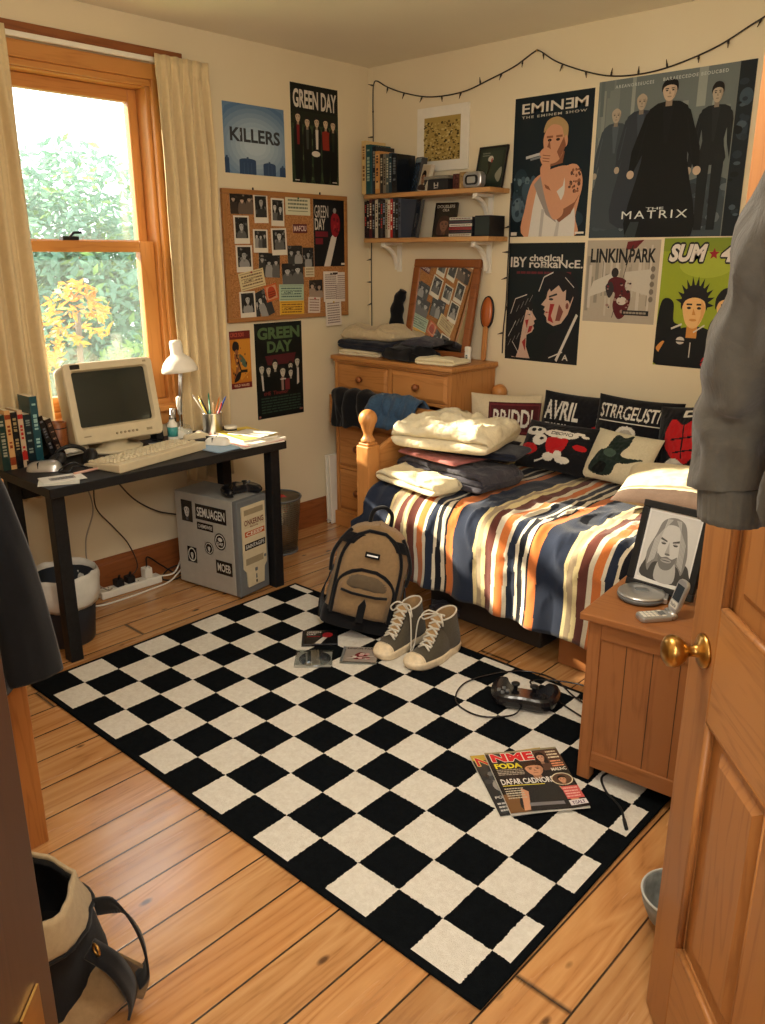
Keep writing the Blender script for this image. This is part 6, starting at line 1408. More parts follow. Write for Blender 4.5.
a = Art(rgb(24, 22, 24)).text('DOUSLEFS', .1, .84, .9, .93, rgb(170, 164, 150)).text('CRLA', .36, .74, .66, .82, rgb(170, 164, 150)).face(.5, .35, .2, .2, rgb(120, 84, 66), rgb(60, 40, 34), 'long').mottle(.02, .02, .98, .2, 12, [rgb(60, 40, 36), rgb(36, 30, 30)], .04, .1, 5)
coverbook((.61, -.11, SZ2+.002), (RAD(-13), 0, RAD(8)), .125, .165, .014, a, 'dark film case with a face facing out in the middle of the lower shelf', 'film_case', 'film case')
for i, (c, nm) in enumerate((((196, 188, 170), 'cream'), ((40, 40, 44), 'black'), ((150, 50, 46), 'red'), ((206, 200, 186), 'pale'), ((60, 62, 70), 'slate'), ((190, 186, 176), 'white'))):
    b = MB(); b.box(-.07, .07, -.05, .06, 0, .0145, M['gloss_print'], (.025, .025, .03)); spine_art(rgb(*c), (.03, .03, .04), i+140).flat(b, (-.069, -.0501, .001), (0, 0, .0125), (.138, 0, 0), M['gloss_print']) if 0 else Art(rgb(*c)).scribble(.05, .2, .95, .8, 1, (.1, .03, .03), i).flat(b, (-.068, -.0501, .0012), (.136, 0, 0), (0, 0, .0122), M['gloss_print'])
    tag(b.build('film_case', loc=(.75+.003*(i % 2), -.10, SZ2+.0006+i*.0149), bevel=.001), f'{nm} spined film case lying flat, {["bottom", "second from bottom", "third from bottom", "fourth from bottom", "second from top", "top"][i]} of the stack', 'film case', 'film cases stacked flat on the lower shelf')
b = MB(); b.box(-.043, .043, -.07, .05, 0, .092, M['black']); b.box(-.041, .041, -.0712, -.0702, .006, .086, plain('dark green card', rgb(22, 34, 30), .5)); tag(b.build('storage_box', loc=(.884, -.085, SZ2+.0006), bevel=.002), 'small black box at the right end of the lower shelf', 'box')

# ------------------------------------------------------------------ string of fairy lights
fl = thing('fairy_lights', 'dark string of unlit fairy lights draped along the top of the back wall', 'fairy lights', (0, 0, 0))
Y = -.012
main = [(.03, Y, 1.0), (.03, Y, 1.13), (.028, Y, 1.35), (.03, Y, 1.54), (.036, -.012, 1.75), (.045, Y, 2.0), (.044, Y, 2.24), (.05, Y, 2.315), (.075, Y, 2.328), (.15, Y, 2.29), (.263, Y, 2.251), (.4, Y, 2.218), (.524, Y, 2.208), (.66, Y, 2.215), (.79, Y, 2.245), (.927, Y, 2.281), (1.03, Y, 2.325), (1.06, Y, 2.325), (1.162, Y, 2.265), (1.337, Y, 2.2), (1.46, Y, 2.175), (1.586, Y, 2.172), (1.71, Y, 2.188), (1.862, Y, 2.228), (1.994, Y, 2.287), (2.12, Y, 2.33), (2.3, Y, 2.30), (2.6, Y, 2.22), (2.9, Y, 2.21), (3.2, Y, 2.3)]
SPm = spline(main, 8)
wire = plain('dark green wire', rgb(40, 32, 28), .5)
b = MB(); b.tube(SPm, .0032, wire, 6); b.build('wire', fl)
br_ = [(.94, -.012, 1.79), (.942, -.012, 1.74), (.94, Y, 1.66), (.942, Y, 1.53), (.94, Y, 1.4), (.94, Y, 1.25), (.93, Y, 1.1), (.93, Y, 1.0)]
SPb = spline(br_, 8)
b = MB(); b.tube(SPb, .0032, wire, 6); b.build('wire', fl)
acc = 0; k = 0; prev = None
for seq in (SPm, SPb):
    acc = .05; prev = seq[0]
    for p in seq[1:]:
        acc += (p-prev).length; prev = p
        if acc > .115:
            acc = 0; k += 1; rr2 = random.Random(k); vert = abs(p.z-prev.z) if 0 else 0
            dirv = Vector((rr2.choice([-1, -.6, .3]), -.3, rr2.uniform(-.5, .3))) if p.x < .06 or seq is SPb else Vector((rr2.uniform(-.4, .4), -.3, -1 if rr2.random() < .8 else 1))
            dirv.normalize(); b = MB(); b.cyl(p, p+dirv*.014, .0042, wire, n=8); b.cyl(p+dirv*.014, p+dirv*.030, .0032, M['brass'] if 0 else plain('bulb glass dark', rgb(70, 52, 40), .15) if k == 1 else bpy.data.materials['bulb glass dark'], .0012, n=8); b.build('bulb', fl)
b = MB(); b.cyl((1.045, -.001, 2.33), (1.045, -.016, 2.33), .004, M['brass'], n=8); b.build('nail', fl)
# ================================================================== checked rug
t = NT('checked rug pile'); o = t.obj(); sp = t.n('SeparateXYZ', None, Vector=o)
dn_ = t.n('TexNoise', None, Vector=o, Scale=140.0, Detail=2.0); ds = t.n('SeparateColor', None, Color=dn_.outputs['Color'])
S_ = .1354
def cellv(sock, d): return t.math('FLOOR', t.math('DIVIDE', t.math('ADD', sock, t.math('MULTIPLY', t.math('SUBTRACT', d, .5), .008)), S_))
cx = cellv(sp.outputs[0], ds.outputs[0]); cy = cellv(sp.outputs[1], ds.outputs[1])
ck = t.math('ABSOLUTE', t.math('MODULO', t.math('ADD', cx, cy), 2.0))
ax = t.math('ABSOLUTE', t.math('SUBTRACT', sp.outputs[0], .1675)); ay = t.math('ABSOLUTE', t.math('SUBTRACT', sp.outputs[1], .50))
bd = t.math('MAXIMUM', t.math('GREATER_THAN', ax, .965), t.math('GREATER_THAN', ay, .617))
ck = t.math('MAXIMUM', ck, bd)
fl_ = t.n('TexNoise', None, Vector=o, Scale=60.0, Detail=6.0, Roughness=.8).outputs[0]
cr = t.ramp(fl_, [(.3, rgb(212, 206, 194)), (.7, rgb(236, 233, 224))])
bkc = t.ramp(fl_, [(.3, (.003, .004, .005)), (.75, (.008, .010, .012))])
t.bsdf(Base_Color=t.mix(ck, cr, bkc), Roughness=.95, Specular_IOR_Level=.03)
t.bump(t.n('TexNoise', None, Vector=o, Scale=420.0, Detail=3.0).outputs[0], .8, .004)
b = MB(); b.box(-.815, 1.15, -.135, 1.135, .0005, .010, t.m)
tag(b.build('rug', loc=(1.4313, -2.252, 0), rot=(0, 0, .0153), bevel=.004), 'black and cream checked rug lying on the floorboards', 'rug')
RZ = .0105
# ================================================================== backpack
bp = thing('backpack', 'khaki and black backpack leaning against the bed', 'backpack', (1.165, -1.288, RZ+.026), rot=(RAD(-7), RAD(12), RAD(38)))
BW, BH, BD = .165, .46, .19
def bw(v): return BW*(1-.10*v)*(1-max(0, (v-.68)/.32)**2.6)**.5 if v < .9999 else 0.0001
def bdep(v): return BD/2*(1-.35*v**2)
def body(u, v, gx=1., gd=1., off=(0, 0)):
    a = 2*pi*u; c, s = cos(a), sin(a); k = 2/3.2
    x = bw(v)*gx*math.copysign(abs(c)**k, c); y = bdep(v)*gd*math.copysign(abs(s)**k, s)
    wr = .006*nz(x*18, v*9, y*14)
    return (x+off[0]+wr*c, y+off[1]+wr*s, BH*v)
bp.scale = (.93,)*3
b = MB(); b.grid(lambda u, v: body(u, v), 44, 30, M['khaki'], cu=True); b.add([body(i/44, 0) for i in range(44)], [tuple(range(44))[::-1]], M['black_cloth']); b.build('main_compartment', bp)
b = MB(); b.grid(lambda u, v: body(u, .001+v*.17, 1.03, 1.06), 44, 5, M['black_cloth'], cu=True); b.build('base_panel', bp)
# bulging front panels (front = -y)
def fpanel(z0, z1, w, bulge, seed, arch=.5):
    def f(u, v):
        z = lerp(z0, z1, v); vv = z/BH; a = 2*u-1
        hw = w*(1-max(0, (v-arch)/(1-arch))**2.4)**.5 if v < .999 else .0005
        e = (max(0, 1-abs(a)**3)*max(0, 1-abs(2*v-1)**5))**.5
        return (a*min(hw, bw(vv)*.92 if vv < .98 else 0), -bdep(vv)*.96-bulge*e-.006*e*nz(a*3+seed, v*4, seed), z)
    return f
b = MB(); b.grid(fpanel(.07, .435, .128, .030, 3), 20, 24, M['khaki']); b.build('front_panel', bp)
b = MB(); b.grid(fpanel(.06, .27, .12, .062, 5, .45), 20, 20, M['khaki']); b.build('front_pocket', bp)
b = MB(); b.grid(fpanel(.185, .262, .105, .068, 7, .1), 16, 8, fabric('dark khaki flap', rgb(98, 84, 66), .12)); b.build('pocket_flap', bp)
def archline(f, n=30): return [Vector(f(u, v)) for u, v in [(0, i/n*.6) for i in range(int(n*.8))]]
def outline(z0, z1, w, bulge, arch):
    P = []
    for s in (-1, 1):
        q = []
        for i in range(16):
            v = i/15*.985; z = lerp(z0, z1, v); vv = z/BH; hw = w*(1-max(0, (v-arch)/(1-arch))**2.4)**.5
            q.append((s*min(hw, bw(vv)*.93), -bdep(vv)*.97-bulge*(.25+.75*sst(.6, 1, v)), z))
        P += q if s < 0 else q[::-1]
    return P
b = MB(); b.tube(outline(.07, .44, .132, .012, .5), .008, M['black_cloth'], 6); b.build('zip', bp)
b = MB(); b.tube(outline(.06, .275, .124, .028, .45), .0085, M['black_cloth'], 6); b.build('zip', bp)
b = MB(); b.tube([(-.098, -.155, .185), (-.05, -.168, .181), (.05, -.168, .181), (.098, -.155, .185)], .006, M['black_cloth'], 6); b.build('zip', bp)
b = MB(); b.cbox((0, -.128, .345), (.062, .006, .024), M['black_cloth'], rx=RAD(-8)); b.cbox((0, -.1325, .345), (.046, .003, .006), M['steel'], rx=RAD(-8)); b.build('label_patch', bp)
b = MB(); b.prism([(-.012, .06), (.02, .06), (.02, .14), (.008, .165), (-.012, .13)], -.163, -.155, M['black_cloth']); b.v = [(x, z, y) for x, y, z in b.v]; b.f = [f[::-1] for f in b.f]; b.build('pen_tab', bp)
for s in (-1, 1):
    b = MB(); b.grid(lambda u, v: (s*(bw(v*.42)+.016*sin(pi*min(1, v*1.15))+.004), (u-.5)*.15, .02+.20*v), 10, 10, M['black_cloth']); b.build('side_pocket', bp, solid=.005)
    b = MB(); b.tube(spline([(s*.165, -.03, .22), (s*.168, -.06, .30), (s*.145, -.075, .37), (s*.11, -.06, .425)], 6), .0085, M['black_cloth'], 6); b.build('side_strap', bp)
    b = MB(); b.grid(lambda u, v: (s*.075+(u-.5)*.05, .075+.035*sin(pi*v)+.01, .05+.36*v), 4, 16, M['black_cloth']); b.build('shoulder_strap', bp, solid=.012)
b = MB(); b.tube(spline([(-.045, .03, .445), (-.04, .03, .50), (0, .028, .525), (.04, .03, .50), (.045, .03, .445)], 6), .009, M['black_cloth'], 8); b.build('carry_handle', bp)
b = MB(); b.grid(lambda u, v: ((2*u-1)*bw(.80+.1*v)*.985, -bdep(.8+.1*v)*1.06-.004, BH*(.80+.1*v)), 16, 3, M['black_cloth']); b.build('top_band', bp, solid=.008)

# ================================================================== high-top canvas shoes
def shoe(label, loc, rz, mirror=1, lean=0):
    r = thing('high_top_shoe', label, 'shoe', loc, rz, 'worn high top shoes on the rug', rot=(0, 0, rz))
    L = .285
    def hw(x):  # half width of the sole, x from toe 0 .. heel 1
        return .0475*(1+.07*sst(.15, .35, x)-.24*sst(.42, .72, x))*sqrt(max(.03, 1-(max(0, .2-x)/.203)**2.4))*sqrt(max(.1, 1-(max(0, x-.85)/.153)**2.4))
    xs = [0, .006, .015, .03, .06, .1, .16, .24, .34, .45, .56, .68, .8, .88, .94, .98, 1.]
    off = lambda x: mirror*.010*sin(pi*x)
    outl = [(x*L, off(x)-hw(x)) for x in xs]+[(x*L, off(x)+hw(x)) for x in xs[::-1]]
    b = MB(); n = len(outl); v = []; f = []
    for z, k in ((0, .96), (.006, 1.0), (.026, 1.03), (.034, 1.01)): v += [(L/2+(x-L/2)*k, y*k, z+.006*max(0, 1-x/(.2*L))*(z < .01)) for x, y in outl]
    for j in range(3):
        for i in range(n): f.append((j*n+i, j*n+(i+1) % n, (j+1)*n+(i+1) % n, (j+1)*n+i))
    f += [tuple(range(n))[::-1], tuple(range(3*n, 4*n))]
    b.add(v, f, M['rubber'], True); b.build('sole', r)
    # upper: lofted arches
    def hgt(x): return .030+.028*sst(0, .12, x)+.075*sst(.2, .62, x)+.012*sst(.6, .8, x)
    def arch(x, a):
        h = hgt(x)-.03; w_ = hw(x)*.97
        p = 2/(2.3+1.2*sst(.3, .7, x)); c, s = cos(a), sin(a)
        nar = 1-.38*sst(.25, .65, x)*max(0, s)
        return (x*L, off(x)+w_*nar*math.copysign(abs(c)**p, c), .03+h*abs(s)**p)
    b = MB(); b.grid(lambda u, v: arch(.13+.60*u, pi*v), 26, 18, M['shoe']); b.build('upper', r)
    b = MB(); b.grid(lambda u, v: arch(.004+.15*u, pi*v), 10, 18, M['rubber']); b.build('toe_cap', r)
    # ankle shaft
    def shaft(u, v, k=1.):
        a = 2*pi*u; z = .035+v*.135; cxx = lerp(.735, .715, v)*L; rx = lerp(.074, .050, sst(0, 1, v))*k; ry = lerp(.041, .036, v)*k
        zz = z+(.012*cos(a)-.004)*v
        return (cxx+rx*cos(a), off(.75)+ry*sin(a), zz)
    b = MB(); b.grid(shaft, 32, 12, M['shoe'], cu=True); b.build('ankle', r, solid=.004)
    b = MB(); b.grid(lambda u, v: shaft(u, .12+.87*v, .93), 32, 10, M['shoe_in'], cu=True, flip=True); b.add([shaft(i/32, .12, .93) for i in range(32)], [tuple(range(32))], M['shoe_in']); b.build('lining', r)
    b = MB(); b.tube([shaft(i/32, 1.0, .985) for i in range(32)], .0035, M['lace'], 6, True); b.build('collar_trim', r)
    b = MB(); b.grid(lambda u, v: (lerp(.33, .56, v)*L, off(.5)+(u-.5)*.040, hgt(lerp(.33, .56, v))+.002+.040*v*v), 6, 12, M['shoe_in']); b.build('tongue', r, solid=.004)
    k = 0
    for i in range(6):
        x0 = lerp(.27, .54, i/5); z0 = hgt(x0)+.006+(.035*(i/5)**2)
        for s in (-1, 1):
            x1 = x0+.035; z1 = hgt(x1)+.006+.035*((i+.6)/5)**2
            b = MB(); b.tube(spline([(x0*L, off(.5)+s*.026, z0-.006), ((x0+x1)/2*L, off(.5), z0+.009), (x1*L, off(.5)-s*.026, z1-.004)], 4), .0042, M['lace'], 6); b.build('lace', r)
    zt = hgt(.58)+.045
    for s in (-1, 1):
        b = MB(); b.tube(spline([(.56*L, off(.5), zt), (.52*L, s*.03, zt+.008), (.47*L, s*.05, zt-.012), (.5*L, s*.045, zt-.03), (.555*L, off(.5)+s*.012, zt-.004)], 6), .0032, M['lace'], 6); b.build('lace', r)
    b = MB(); b.tube(spline([(.56*L, off(.5)-mirror*.01, zt), (.44*L, -mirror*.052, zt-.02), (.40*L, -mirror*.066, .05), (.36*L, -mirror*.072, .012)], 6), .003, M['lace'], 6); b.build('lace', r)
    b = MB(); b.lathe([(.019, -.001), (.019, .0025), (0, .003)], M['lace'], 20, True, Matrix.Translation((.73*L, off(.75)+.0405, .118)) @ Matrix.Rotation(-pi/2, 4, 'X') @ Matrix.Diagonal((1, 1, 1, 1))); b.build('ankle_patch', r)
    b = MB(); b.box(.992*L, 1.012*L, -.012, .012, .012, .03, M['rubber']); b.build('heel_patch', r, bevel=.002)
    return r
shoe('worn grey canvas high top shoe, nearer the backpack', (1.412, -1.428, RZ), RAD(93), 1)
shoe('worn grey canvas high top shoe, nearer the game controller', (1.544, -1.41, RZ), RAD(90), -1)

# ================================================================== CD cases
def cdcase(label, loc, rz, art, clear=False, disc=False):
    r = thing('cd_case', label, 'CD case', loc, rz); w, h = .142, .125
    b = MB(); b.box(-w/2, w/2, -h/2, h/2, 0, .010, M['clear'] if clear else M['blackgloss']); b.build('case', r, bevel=.001)
    if disc:
        b = MB(); b.box(-w/2+.004, w/2-.004, -h/2+.003, h/2-.003, .0012, .0022, plain('grey tray card', rgb(196, 192, 184), .5)); b.build('tray', r)
        t_ = NT('painted sheen disc'); o_ = t_.obj(); sp_ = t_.n('SeparateXYZ', None, Vector=o_); an = t_.math('FRACT', t_.math('ADD', t_.math('DIVIDE', t_.math('ARCTAN2', sp_.outputs[1], sp_.outputs[0]), pi), 1.0))
        t_.bsdf(Base_Color=t_.ramp(an, [(0, rgb(206, 206, 210)), (.2, rgb(150, 170, 196)), (.32, rgb(216, 214, 214)), (.55, rgb(120, 120, 126)), (.75, rgb(196, 206, 214)), (1, rgb(206, 206, 210))]), Metallic=.8, Roughness=.25)  # wedges of sheen around the disc are painted into its colour
        b = MB(); b.lathe([(.008, .0), (.06, 0), (.06, .0012), (.008, .0012)], t_.m, 48); b.build('disc', r, loc=(.004, 0, .004))
        b = MB(); b.box(-w/2+.001, w/2-.001, -h/2+.001, h/2-.001, .0102, .0112, M['clear']); b.build('lid', r)
    else:
        b = MB(); art.flat(b, (-w/2+.012, -h/2+.003, .0102), (w-.016, 0, 0), (0, h-.006, 0), M['gloss_print']); b.build('booklet', r)
        b = MB(); b.box(-w/2+.002, -w/2+.011, -h/2+.002, h/2-.002, .0101, .0106, M['pcgreydark'] if clear else M['black']); b.build('hinge_strip', r)
    return r
a = Art(rgb(20, 20, 22)).text('GREEN', .05, .8, .5, .93, WH_).text('DAY', .05, .64, .36, .77, WH_).text('AMER', .05, .5, .5, .58, rgb(150, 40, 44)).poly([(.3, .02), (.5, .02), (.72, .5), (.6, .56)], WH_).blob([(.56, .5), (.56, .72), (.68, .82), (.84, .76), (.86, .58), (.72, .46)], rgb(150, 34, 40))
cdcase('black CD case with a pale stem and red bud on its cover, on the rug', (1.118, -1.455, RZ), RAD(46), a)
cdcase('clear CD case with a shiny disc inside, front of the three on the rug', (1.228, -1.588, RZ), RAD(44), None, True, True)
a = Art(rgb(150, 140, 132)).text('LINKIN PARK', .06, .84, .94, .95, (.02, .02, .02)).blob([(.3, .2), (.34, .5), (.5, .64), (.7, .5), (.66, .3), (.5, .16)], rgb(110, 36, 42)).mottle(.2, .15, .8, .6, 18, [rgb(196, 150, 150), rgb(120, 60, 64), rgb(206, 196, 186)], .03, .08, 4).line([(.1, .2), (.9, .4)], .03, rgb(200, 190, 180))
cdcase('CD case with a dusky red figure on grey cover, nearest the shoes', (1.338, -1.452, RZ), RAD(38), a, True)

# ================================================================== magazines
def magazine(label, loc, rz, art, w=.225, h=.285, t_=.006):
    r = thing('magazine', label, 'magazine', loc, rz)
    def f(u, v): return ((u-.5)*w, (v-.5)*h, t_+.004*sst(.75, 1, u)*sst(.3, 0, v)+.0015*sin(u*5+v*3))
    b = MB(); fn = art.raster(200, 240); b.grid(f, 200, 240, M['gloss_print'], colfn=fn); b.build('cover', r)
    b = MB(); b.box(-w/2, w/2, -h/2, h/2, .0003, t_-.0022, M['paper']); b.build('pages', r)
    return r
NB = rgb(34, 32, 32)
a = Art(rgb(60, 52, 48)).rect(0, 0, 1, .95, NB).rect(0, .97, 1, 1, rgb(150, 140, 110)).rect(.62, .62, 1, .96, rgb(86, 60, 48)).rect(0, .0, .3, .28, rgb(120, 86, 54))
a.mottle(.02, .02, .98, .7, 40, [rgb(48, 42, 40), rgb(30, 28, 28)], .03, .08, 3)
a.blob([(.2, .02), (.24, .32), (.34, .5), (.5, .55), (.7, .5), (.84, .3), (.86, .02)], rgb(40, 40, 42)).poly([(.18, .02), (.26, .02), (.34, .3), (.26, .36)], SK).poly([(.76, .36), (.86, .3), (.94, .06), (.84, .04)], SK)
a.face(.56, .66, .12, .11, SK, rgb(60, 36, 24), 'short').line([(.28, .1), (.72, .1)], .05, rgb(120, 118, 120))
a.outlined('NME', .06, .82, .64, .965, rgb(214, 36, 44), rgb(230, 220, 206), .008, bold=.05)
a.outlined('FODA', .06, .7, .42, .79, rgb(232, 214, 50), (.02, .02, .02), .006, bold=.04)
a.scribble(.06, .58, .42, .69, 4, rgb(170, 160, 144), 3).text('DAFAR CADNORS', .05, .43, .74, .52, rgb(230, 226, 220), bold=.02).rect(.05, .405, .6, .415, rgb(214, 200, 70)).scribble(.05, .2, .3, .38, 5, rgb(190, 180, 160), 5)
a.face(.72, .84, .05, .07, rgb(200, 150, 120), rgb(50, 34, 28), 'long').scribble(.82, .8, .98, .95, 3, rgb(220, 200, 170), 7).scribble(.82, .66, .98, .78, 3, rgb(230, 150, 110), 8).text('MALNC', .78, .6, .98, .65, rgb(226, 218, 200))
a.ell(.85, .46, .14, .1, rgb(214, 200, 170), 28).ell(.85, .46, .125, .088, rgb(90, 66, 52), 28).face(.85, .45, .05, .055, SK, rgb(30, 22, 20), 'short').rect(.78, .14, 1, .34, rgb(206, 96, 92)).scribble(.79, .16, .98, .33, 4, rgb(236, 170, 160), 9).rect(.78, .04, 1, .12, rgb(220, 214, 214)).text('TISALT', .81, .055, .97, .105, rgb(80, 40, 90))
magazine('magazine with a man in a black shirt and red title lettering, on top', (2.252, -1.662, RZ+.0085), RAD(51), a)
a2 = Art(rgb(46, 48, 50)).rect(0, .9, 1, 1, rgb(190, 160, 60)).outlined('NME', .04, .8, .6, .95, rgb(196, 40, 44), rgb(220, 200, 120), .008).mottle(.02, .02, .98, .78, 50, [rgb(60, 64, 68), rgb(36, 38, 40), rgb(110, 110, 110)], .03, .08, 6).ell(.2, .45, .1, .1, rgb(150, 146, 140)).scribble(.04, .05, .4, .2, 3, rgb(190, 190, 190), 2).text('POLICE', .05, .25, .3, .29, rgb(210, 206, 200))
magazine('grey covered magazine lying underneath, only its left edge showing', (2.222, -1.684, RZ), RAD(54), a2)

# ================================================================== controller on the rug, with its cable
r = gamepad('black game controller with a trailing cable lying on the rug', (1.985, -1.315, RZ+.002), RAD(205), [(0, .046, .015), (.02, .08, .006), (.10, .10, .002), (.17, .05, .002), (.17, -.05, .002), (.10, -.13, .002), (.02, -.17, .002), (-.06, -.15, .002), (-.13, -.06, .004), (-.2, -.02, .003), (-.22, -.08, .002), (-.17, -.13, .002), (-.08, -.14, .004), (.0, -.11, .003), (-.1, -.02, .002), (-.17, .04, .003), (-.24, .08, .002)], 1.)
r.scale = (1.3, 1.3, 1.3)
# cable by the bedside cabinet
r = thing('lead', 'black lead with a small plug trailing from under the bedside cabinet', 'cable', (0, 0, 0))
P = [(2.44, -1.36, RZ+.004), (2.40, -1.45, RZ+.004), (2.385, -1.51, RZ+.004), (2.43, -1.565, RZ+.004), (2.49, -1.60, RZ+.004), (2.525, -1.645, RZ+.004)]
b = MB(); b.tube(spline(P, 8), .0035, M['black'], 6); b.build('flex', r)
b = MB(); b.cyl((2.522, -1.641, RZ+.0055), (2.545, -1.672, RZ+.0055), .0052, M['black'], n=10); b.build('jack', r)

# ================================================================== bowl by the door
r = thing('bowl', 'speckled grey bowl on the floor half behind the open door', 'bowl', (2.775, -1.888, 0))
b = MB(); b.lathe([(0, .001), (.038, .001), (.04, .006), (.062, .03), (.076, .065), (.080, .09), (.078, .093), (.073, .09), (.069, .065), (.055, .033), (.03, .016), (0, .013)], plain('grey stoneware', rgb(130, 136, 138), .5, var=.3, scale=45), 40); b.build('bowl_body', r)
b = MB(); b.tube([(.079*cos(2*pi*i/40), .079*sin(2*pi*i/40), .0925) for i in range(40)], .0028, plain('pale rim', rgb(190, 194, 192), .5), 6, True); b.build('rim', r)

# ================================================================== low cupboard and jacket at the left
cb = thing('cupboard', 'low pine cupboard by the doorway with a dark jacket over it', 'cupboard', (1.02, -2.985, 0))
def cpart(name, fn, par=None, **k):
    b = MB(); fn(b); return b.build(name, par or cb, **k)
QX, QY0, QY1, QH = .43, -.255, .255, .985
cpart('carcass', lambda b: (b.box(-QX, -QX+.02, QY0, QY1-.02, .06, QH-.024, M['wardrobe']), b.box(QX-.02, QX, QY0, QY1, .0, QH-.024, M['wardrobe']), b.box(-QX+.02, QX-.02, QY0, QY0+.01, .06, QH-.024, M['wardrobe']), b.box(-QX+.02, QX-.02, QY0+.01, QY1-.025, .06, .08, M['wardrobe'])), bevel=.003)
cpart('top', lambda b: b.box(-QX-.012, QX+.012, QY0, QY1+.012, QH-.023, QH, M['pine_x']), bevel=.004)
cpart('plinth', lambda b: b.box(-QX+.01, QX-.021, QY1-.035, QY1-.021, 0, .059, M['wardrobe']))
for s in (-1, 1):
    dr_ = cpart('cupboard_door', lambda b: (b.box(min(s*.004, s*(QX-.022)), max(s*.004, s*(QX-.022)), QY1-.02, QY1, .066, QH-.03, M['wardrobe']), b.box(min(s*.07, s*(QX-.09)), max(s*.07, s*(QX-.09)), QY1+.0005, QY1+.008, .14, QH-.1, M['wardrobe'])), bevel=.003)
    cpart('knob', lambda b: b.lathe([(.009, 0), (.014, .014), (.010, .024), (0, .026)], M['mirror_frame'], 16, True, Matrix.Translation((s*.035, QY1, .55)) @ Matrix.Rotation(-pi/2, 4, 'X')), dr_)
jk = thing('jacket', 'dark navy jacket draped over the low cupboard by the doorway', 'jacket', (1.0, -2.95, 0))
JM = fabric('very dark navy cotton', rgb(15, 16, 21), .3, 40, .5)
def jpath(v):
    P = [(1.14, .998), (1.30, 1.006), (1.42, 1.010), (1.475, .995), (1.497, .94), (1.505, .80), (1.51, .65), (1.515, .515)]
    t_ = v*(len(P)-1); i = min(int(t_), len(P)-2); f_ = t_-i
    return P[i][0]+(P[i+1][0]-P[i][0])*f_, P[i][1]+(P[i+1][1]-P[i][1])*f_
def jf(u, v):
    x, z = jpath(v); y = lerp(-3.22, -2.765, u); d = sst(.35, .6, v)
    fo = .018*d*(1+sin(u*17+2*nz(u*2, v*2, 1)))*(.4+v)
    return (x-1.0+fo+.004+.006*abs(nz(u*5, v*5, 3)), y+2.95+.02*d*nz(v*3, u*2, 4), z+(0 if v > .45 else .008*abs(nz(u*5, v*6, 2))+.004)+(.015*nz(u*4, 1) if v > .95 else 0))
b = MB(); b.grid(jf, 40, 44, JM); b.build('jacket_body', jk, solid=.008)
sl = spline([(1.36, -2.80, 1.055), (1.50, -2.80, 1.02), (1.545, -2.787, .90), (1.55, -2.765, .76), (1.55, -2.752, .62), (1.548, -2.745, .525)], 8)
NS = len(sl)
def js(u, v):
    t_ = v*(NS-1); i = min(int(t_), NS-2); p = sl[i].lerp(sl[i+1], t_-i); a = 2*pi*u
    ry = lerp(.045, .066, v)*(1+.06*nz(v*4, cos(a), 2)); rx = lerp(.032, .026, v)*(1+.25*nz(cos(a)*2, sin(a)*2, v*4))
    return (p.x-1.0+rx*cos(a), p.y+2.95+ry*sin(a), p.z+.03*abs(cos(a))*(v < .1))
b = MB(); b.grid(js, 32, 40, JM, cu=True); b.build('sleeve', jk, solid=.003)
b = MB(); b.tube([Vector(js(.20, .25+.74*i/24))+Vector((.0015, .0008, 0)) for i in range(25)], .0013, plain('grey piping', rgb(96, 96, 100), .6), 6); b.build('piping', jk)

# ================================================================== bag on the floor at lower left
bg_ = thing('canvas_bag', 'khaki and black canvas bag slumped open on the floor by the doorway', 'bag', (1.90, -2.985, 0))
def bagf(u, v):
    a = 2*pi*u; R = .165*(1+.12*sin(pi*v))*(1-.10*v); k = 1+.10*nz(cos(a)*2, sin(a)*2, v*2.5)+.05*nz(cos(a)*5, sin(a)*5, v*5+3)
    return (R*k*cos(a)-.03*v, R*.92*k*sin(a)-.02*v, .004+.27*v+.03*v*sin(a+2.4))
b = MB(); b.grid(bagf, 48, 18, M['black_cloth'], cu=True); b.add([bagf(i/48, 0) for i in range(48)], [tuple(range(48))[::-1]], M['black_cloth']); b.build('bag_body', bg_)
b = MB(); b.grid(lambda u, v: tuple(q*(1.035 if i < 2 else 1)+(0 if i < 2 else .002) for i, q in enumerate(bagf(u, .74+.28*v))), 48, 6, M['khaki_pale'], cu=True); b.build('rim_band', bg_, solid=.008)
b = MB(); b.grid(lambda u, v: tuple(q*(.93 if i < 2 else 1) for i, q in enumerate(bagf(u, .35+.62*v))), 40, 8, M['black'], cu=True, flip=True); b.add([tuple(q*(.93 if i < 2 else 1) for i, q in enumerate(bagf(j/40, .35))) for j in range(40)], [tuple(range(40))], M['black']); b.build('lining', bg_)
b = MB(); b.tube([tuple(q*(1.05 if i < 2 else 1)+(0 if i < 2 else .004) for i, q in enumerate(bagf(j/48, .74))) for j in range(48)], .006, M['black_cloth'], 6, True); b.build('piping', bg_)
def strip(pts, w, m, name, th=.004, up=None):
    S = spline(pts, 8); n = len(S)
    def f(u, v):
        t_ = u*(n-1); i = min(int(t_), n-2); p = S[i].lerp(S[i+1], t_-i); tg = (S[i+1]-S[i]).normalized()
        sd = tg.cross(Vector(up or (0, 0, 1)));
        if sd.length < .05: sd = tg.orthogonal()
        sd.normalize(); return tuple(p+sd*(v-.5)*w)
    b = MB(); b.grid(f, n*2, 3, m); return b.build(name, bg_, solid=th)
strip([(.05, .135, .19), (.11, .155, .215), (.165, .165, .18), (.185, .165, .11), (.16, .155, .06)], .035, M['black_cloth'], 'strap', .005, (.4, .9, .2))
strip([(.150, .07, .20), (.185, .10, .16), (.19, .125, .08), (.17, .13, .015)], .045, M['black_cloth'], 'strap', .005, (.7, .5, .3))
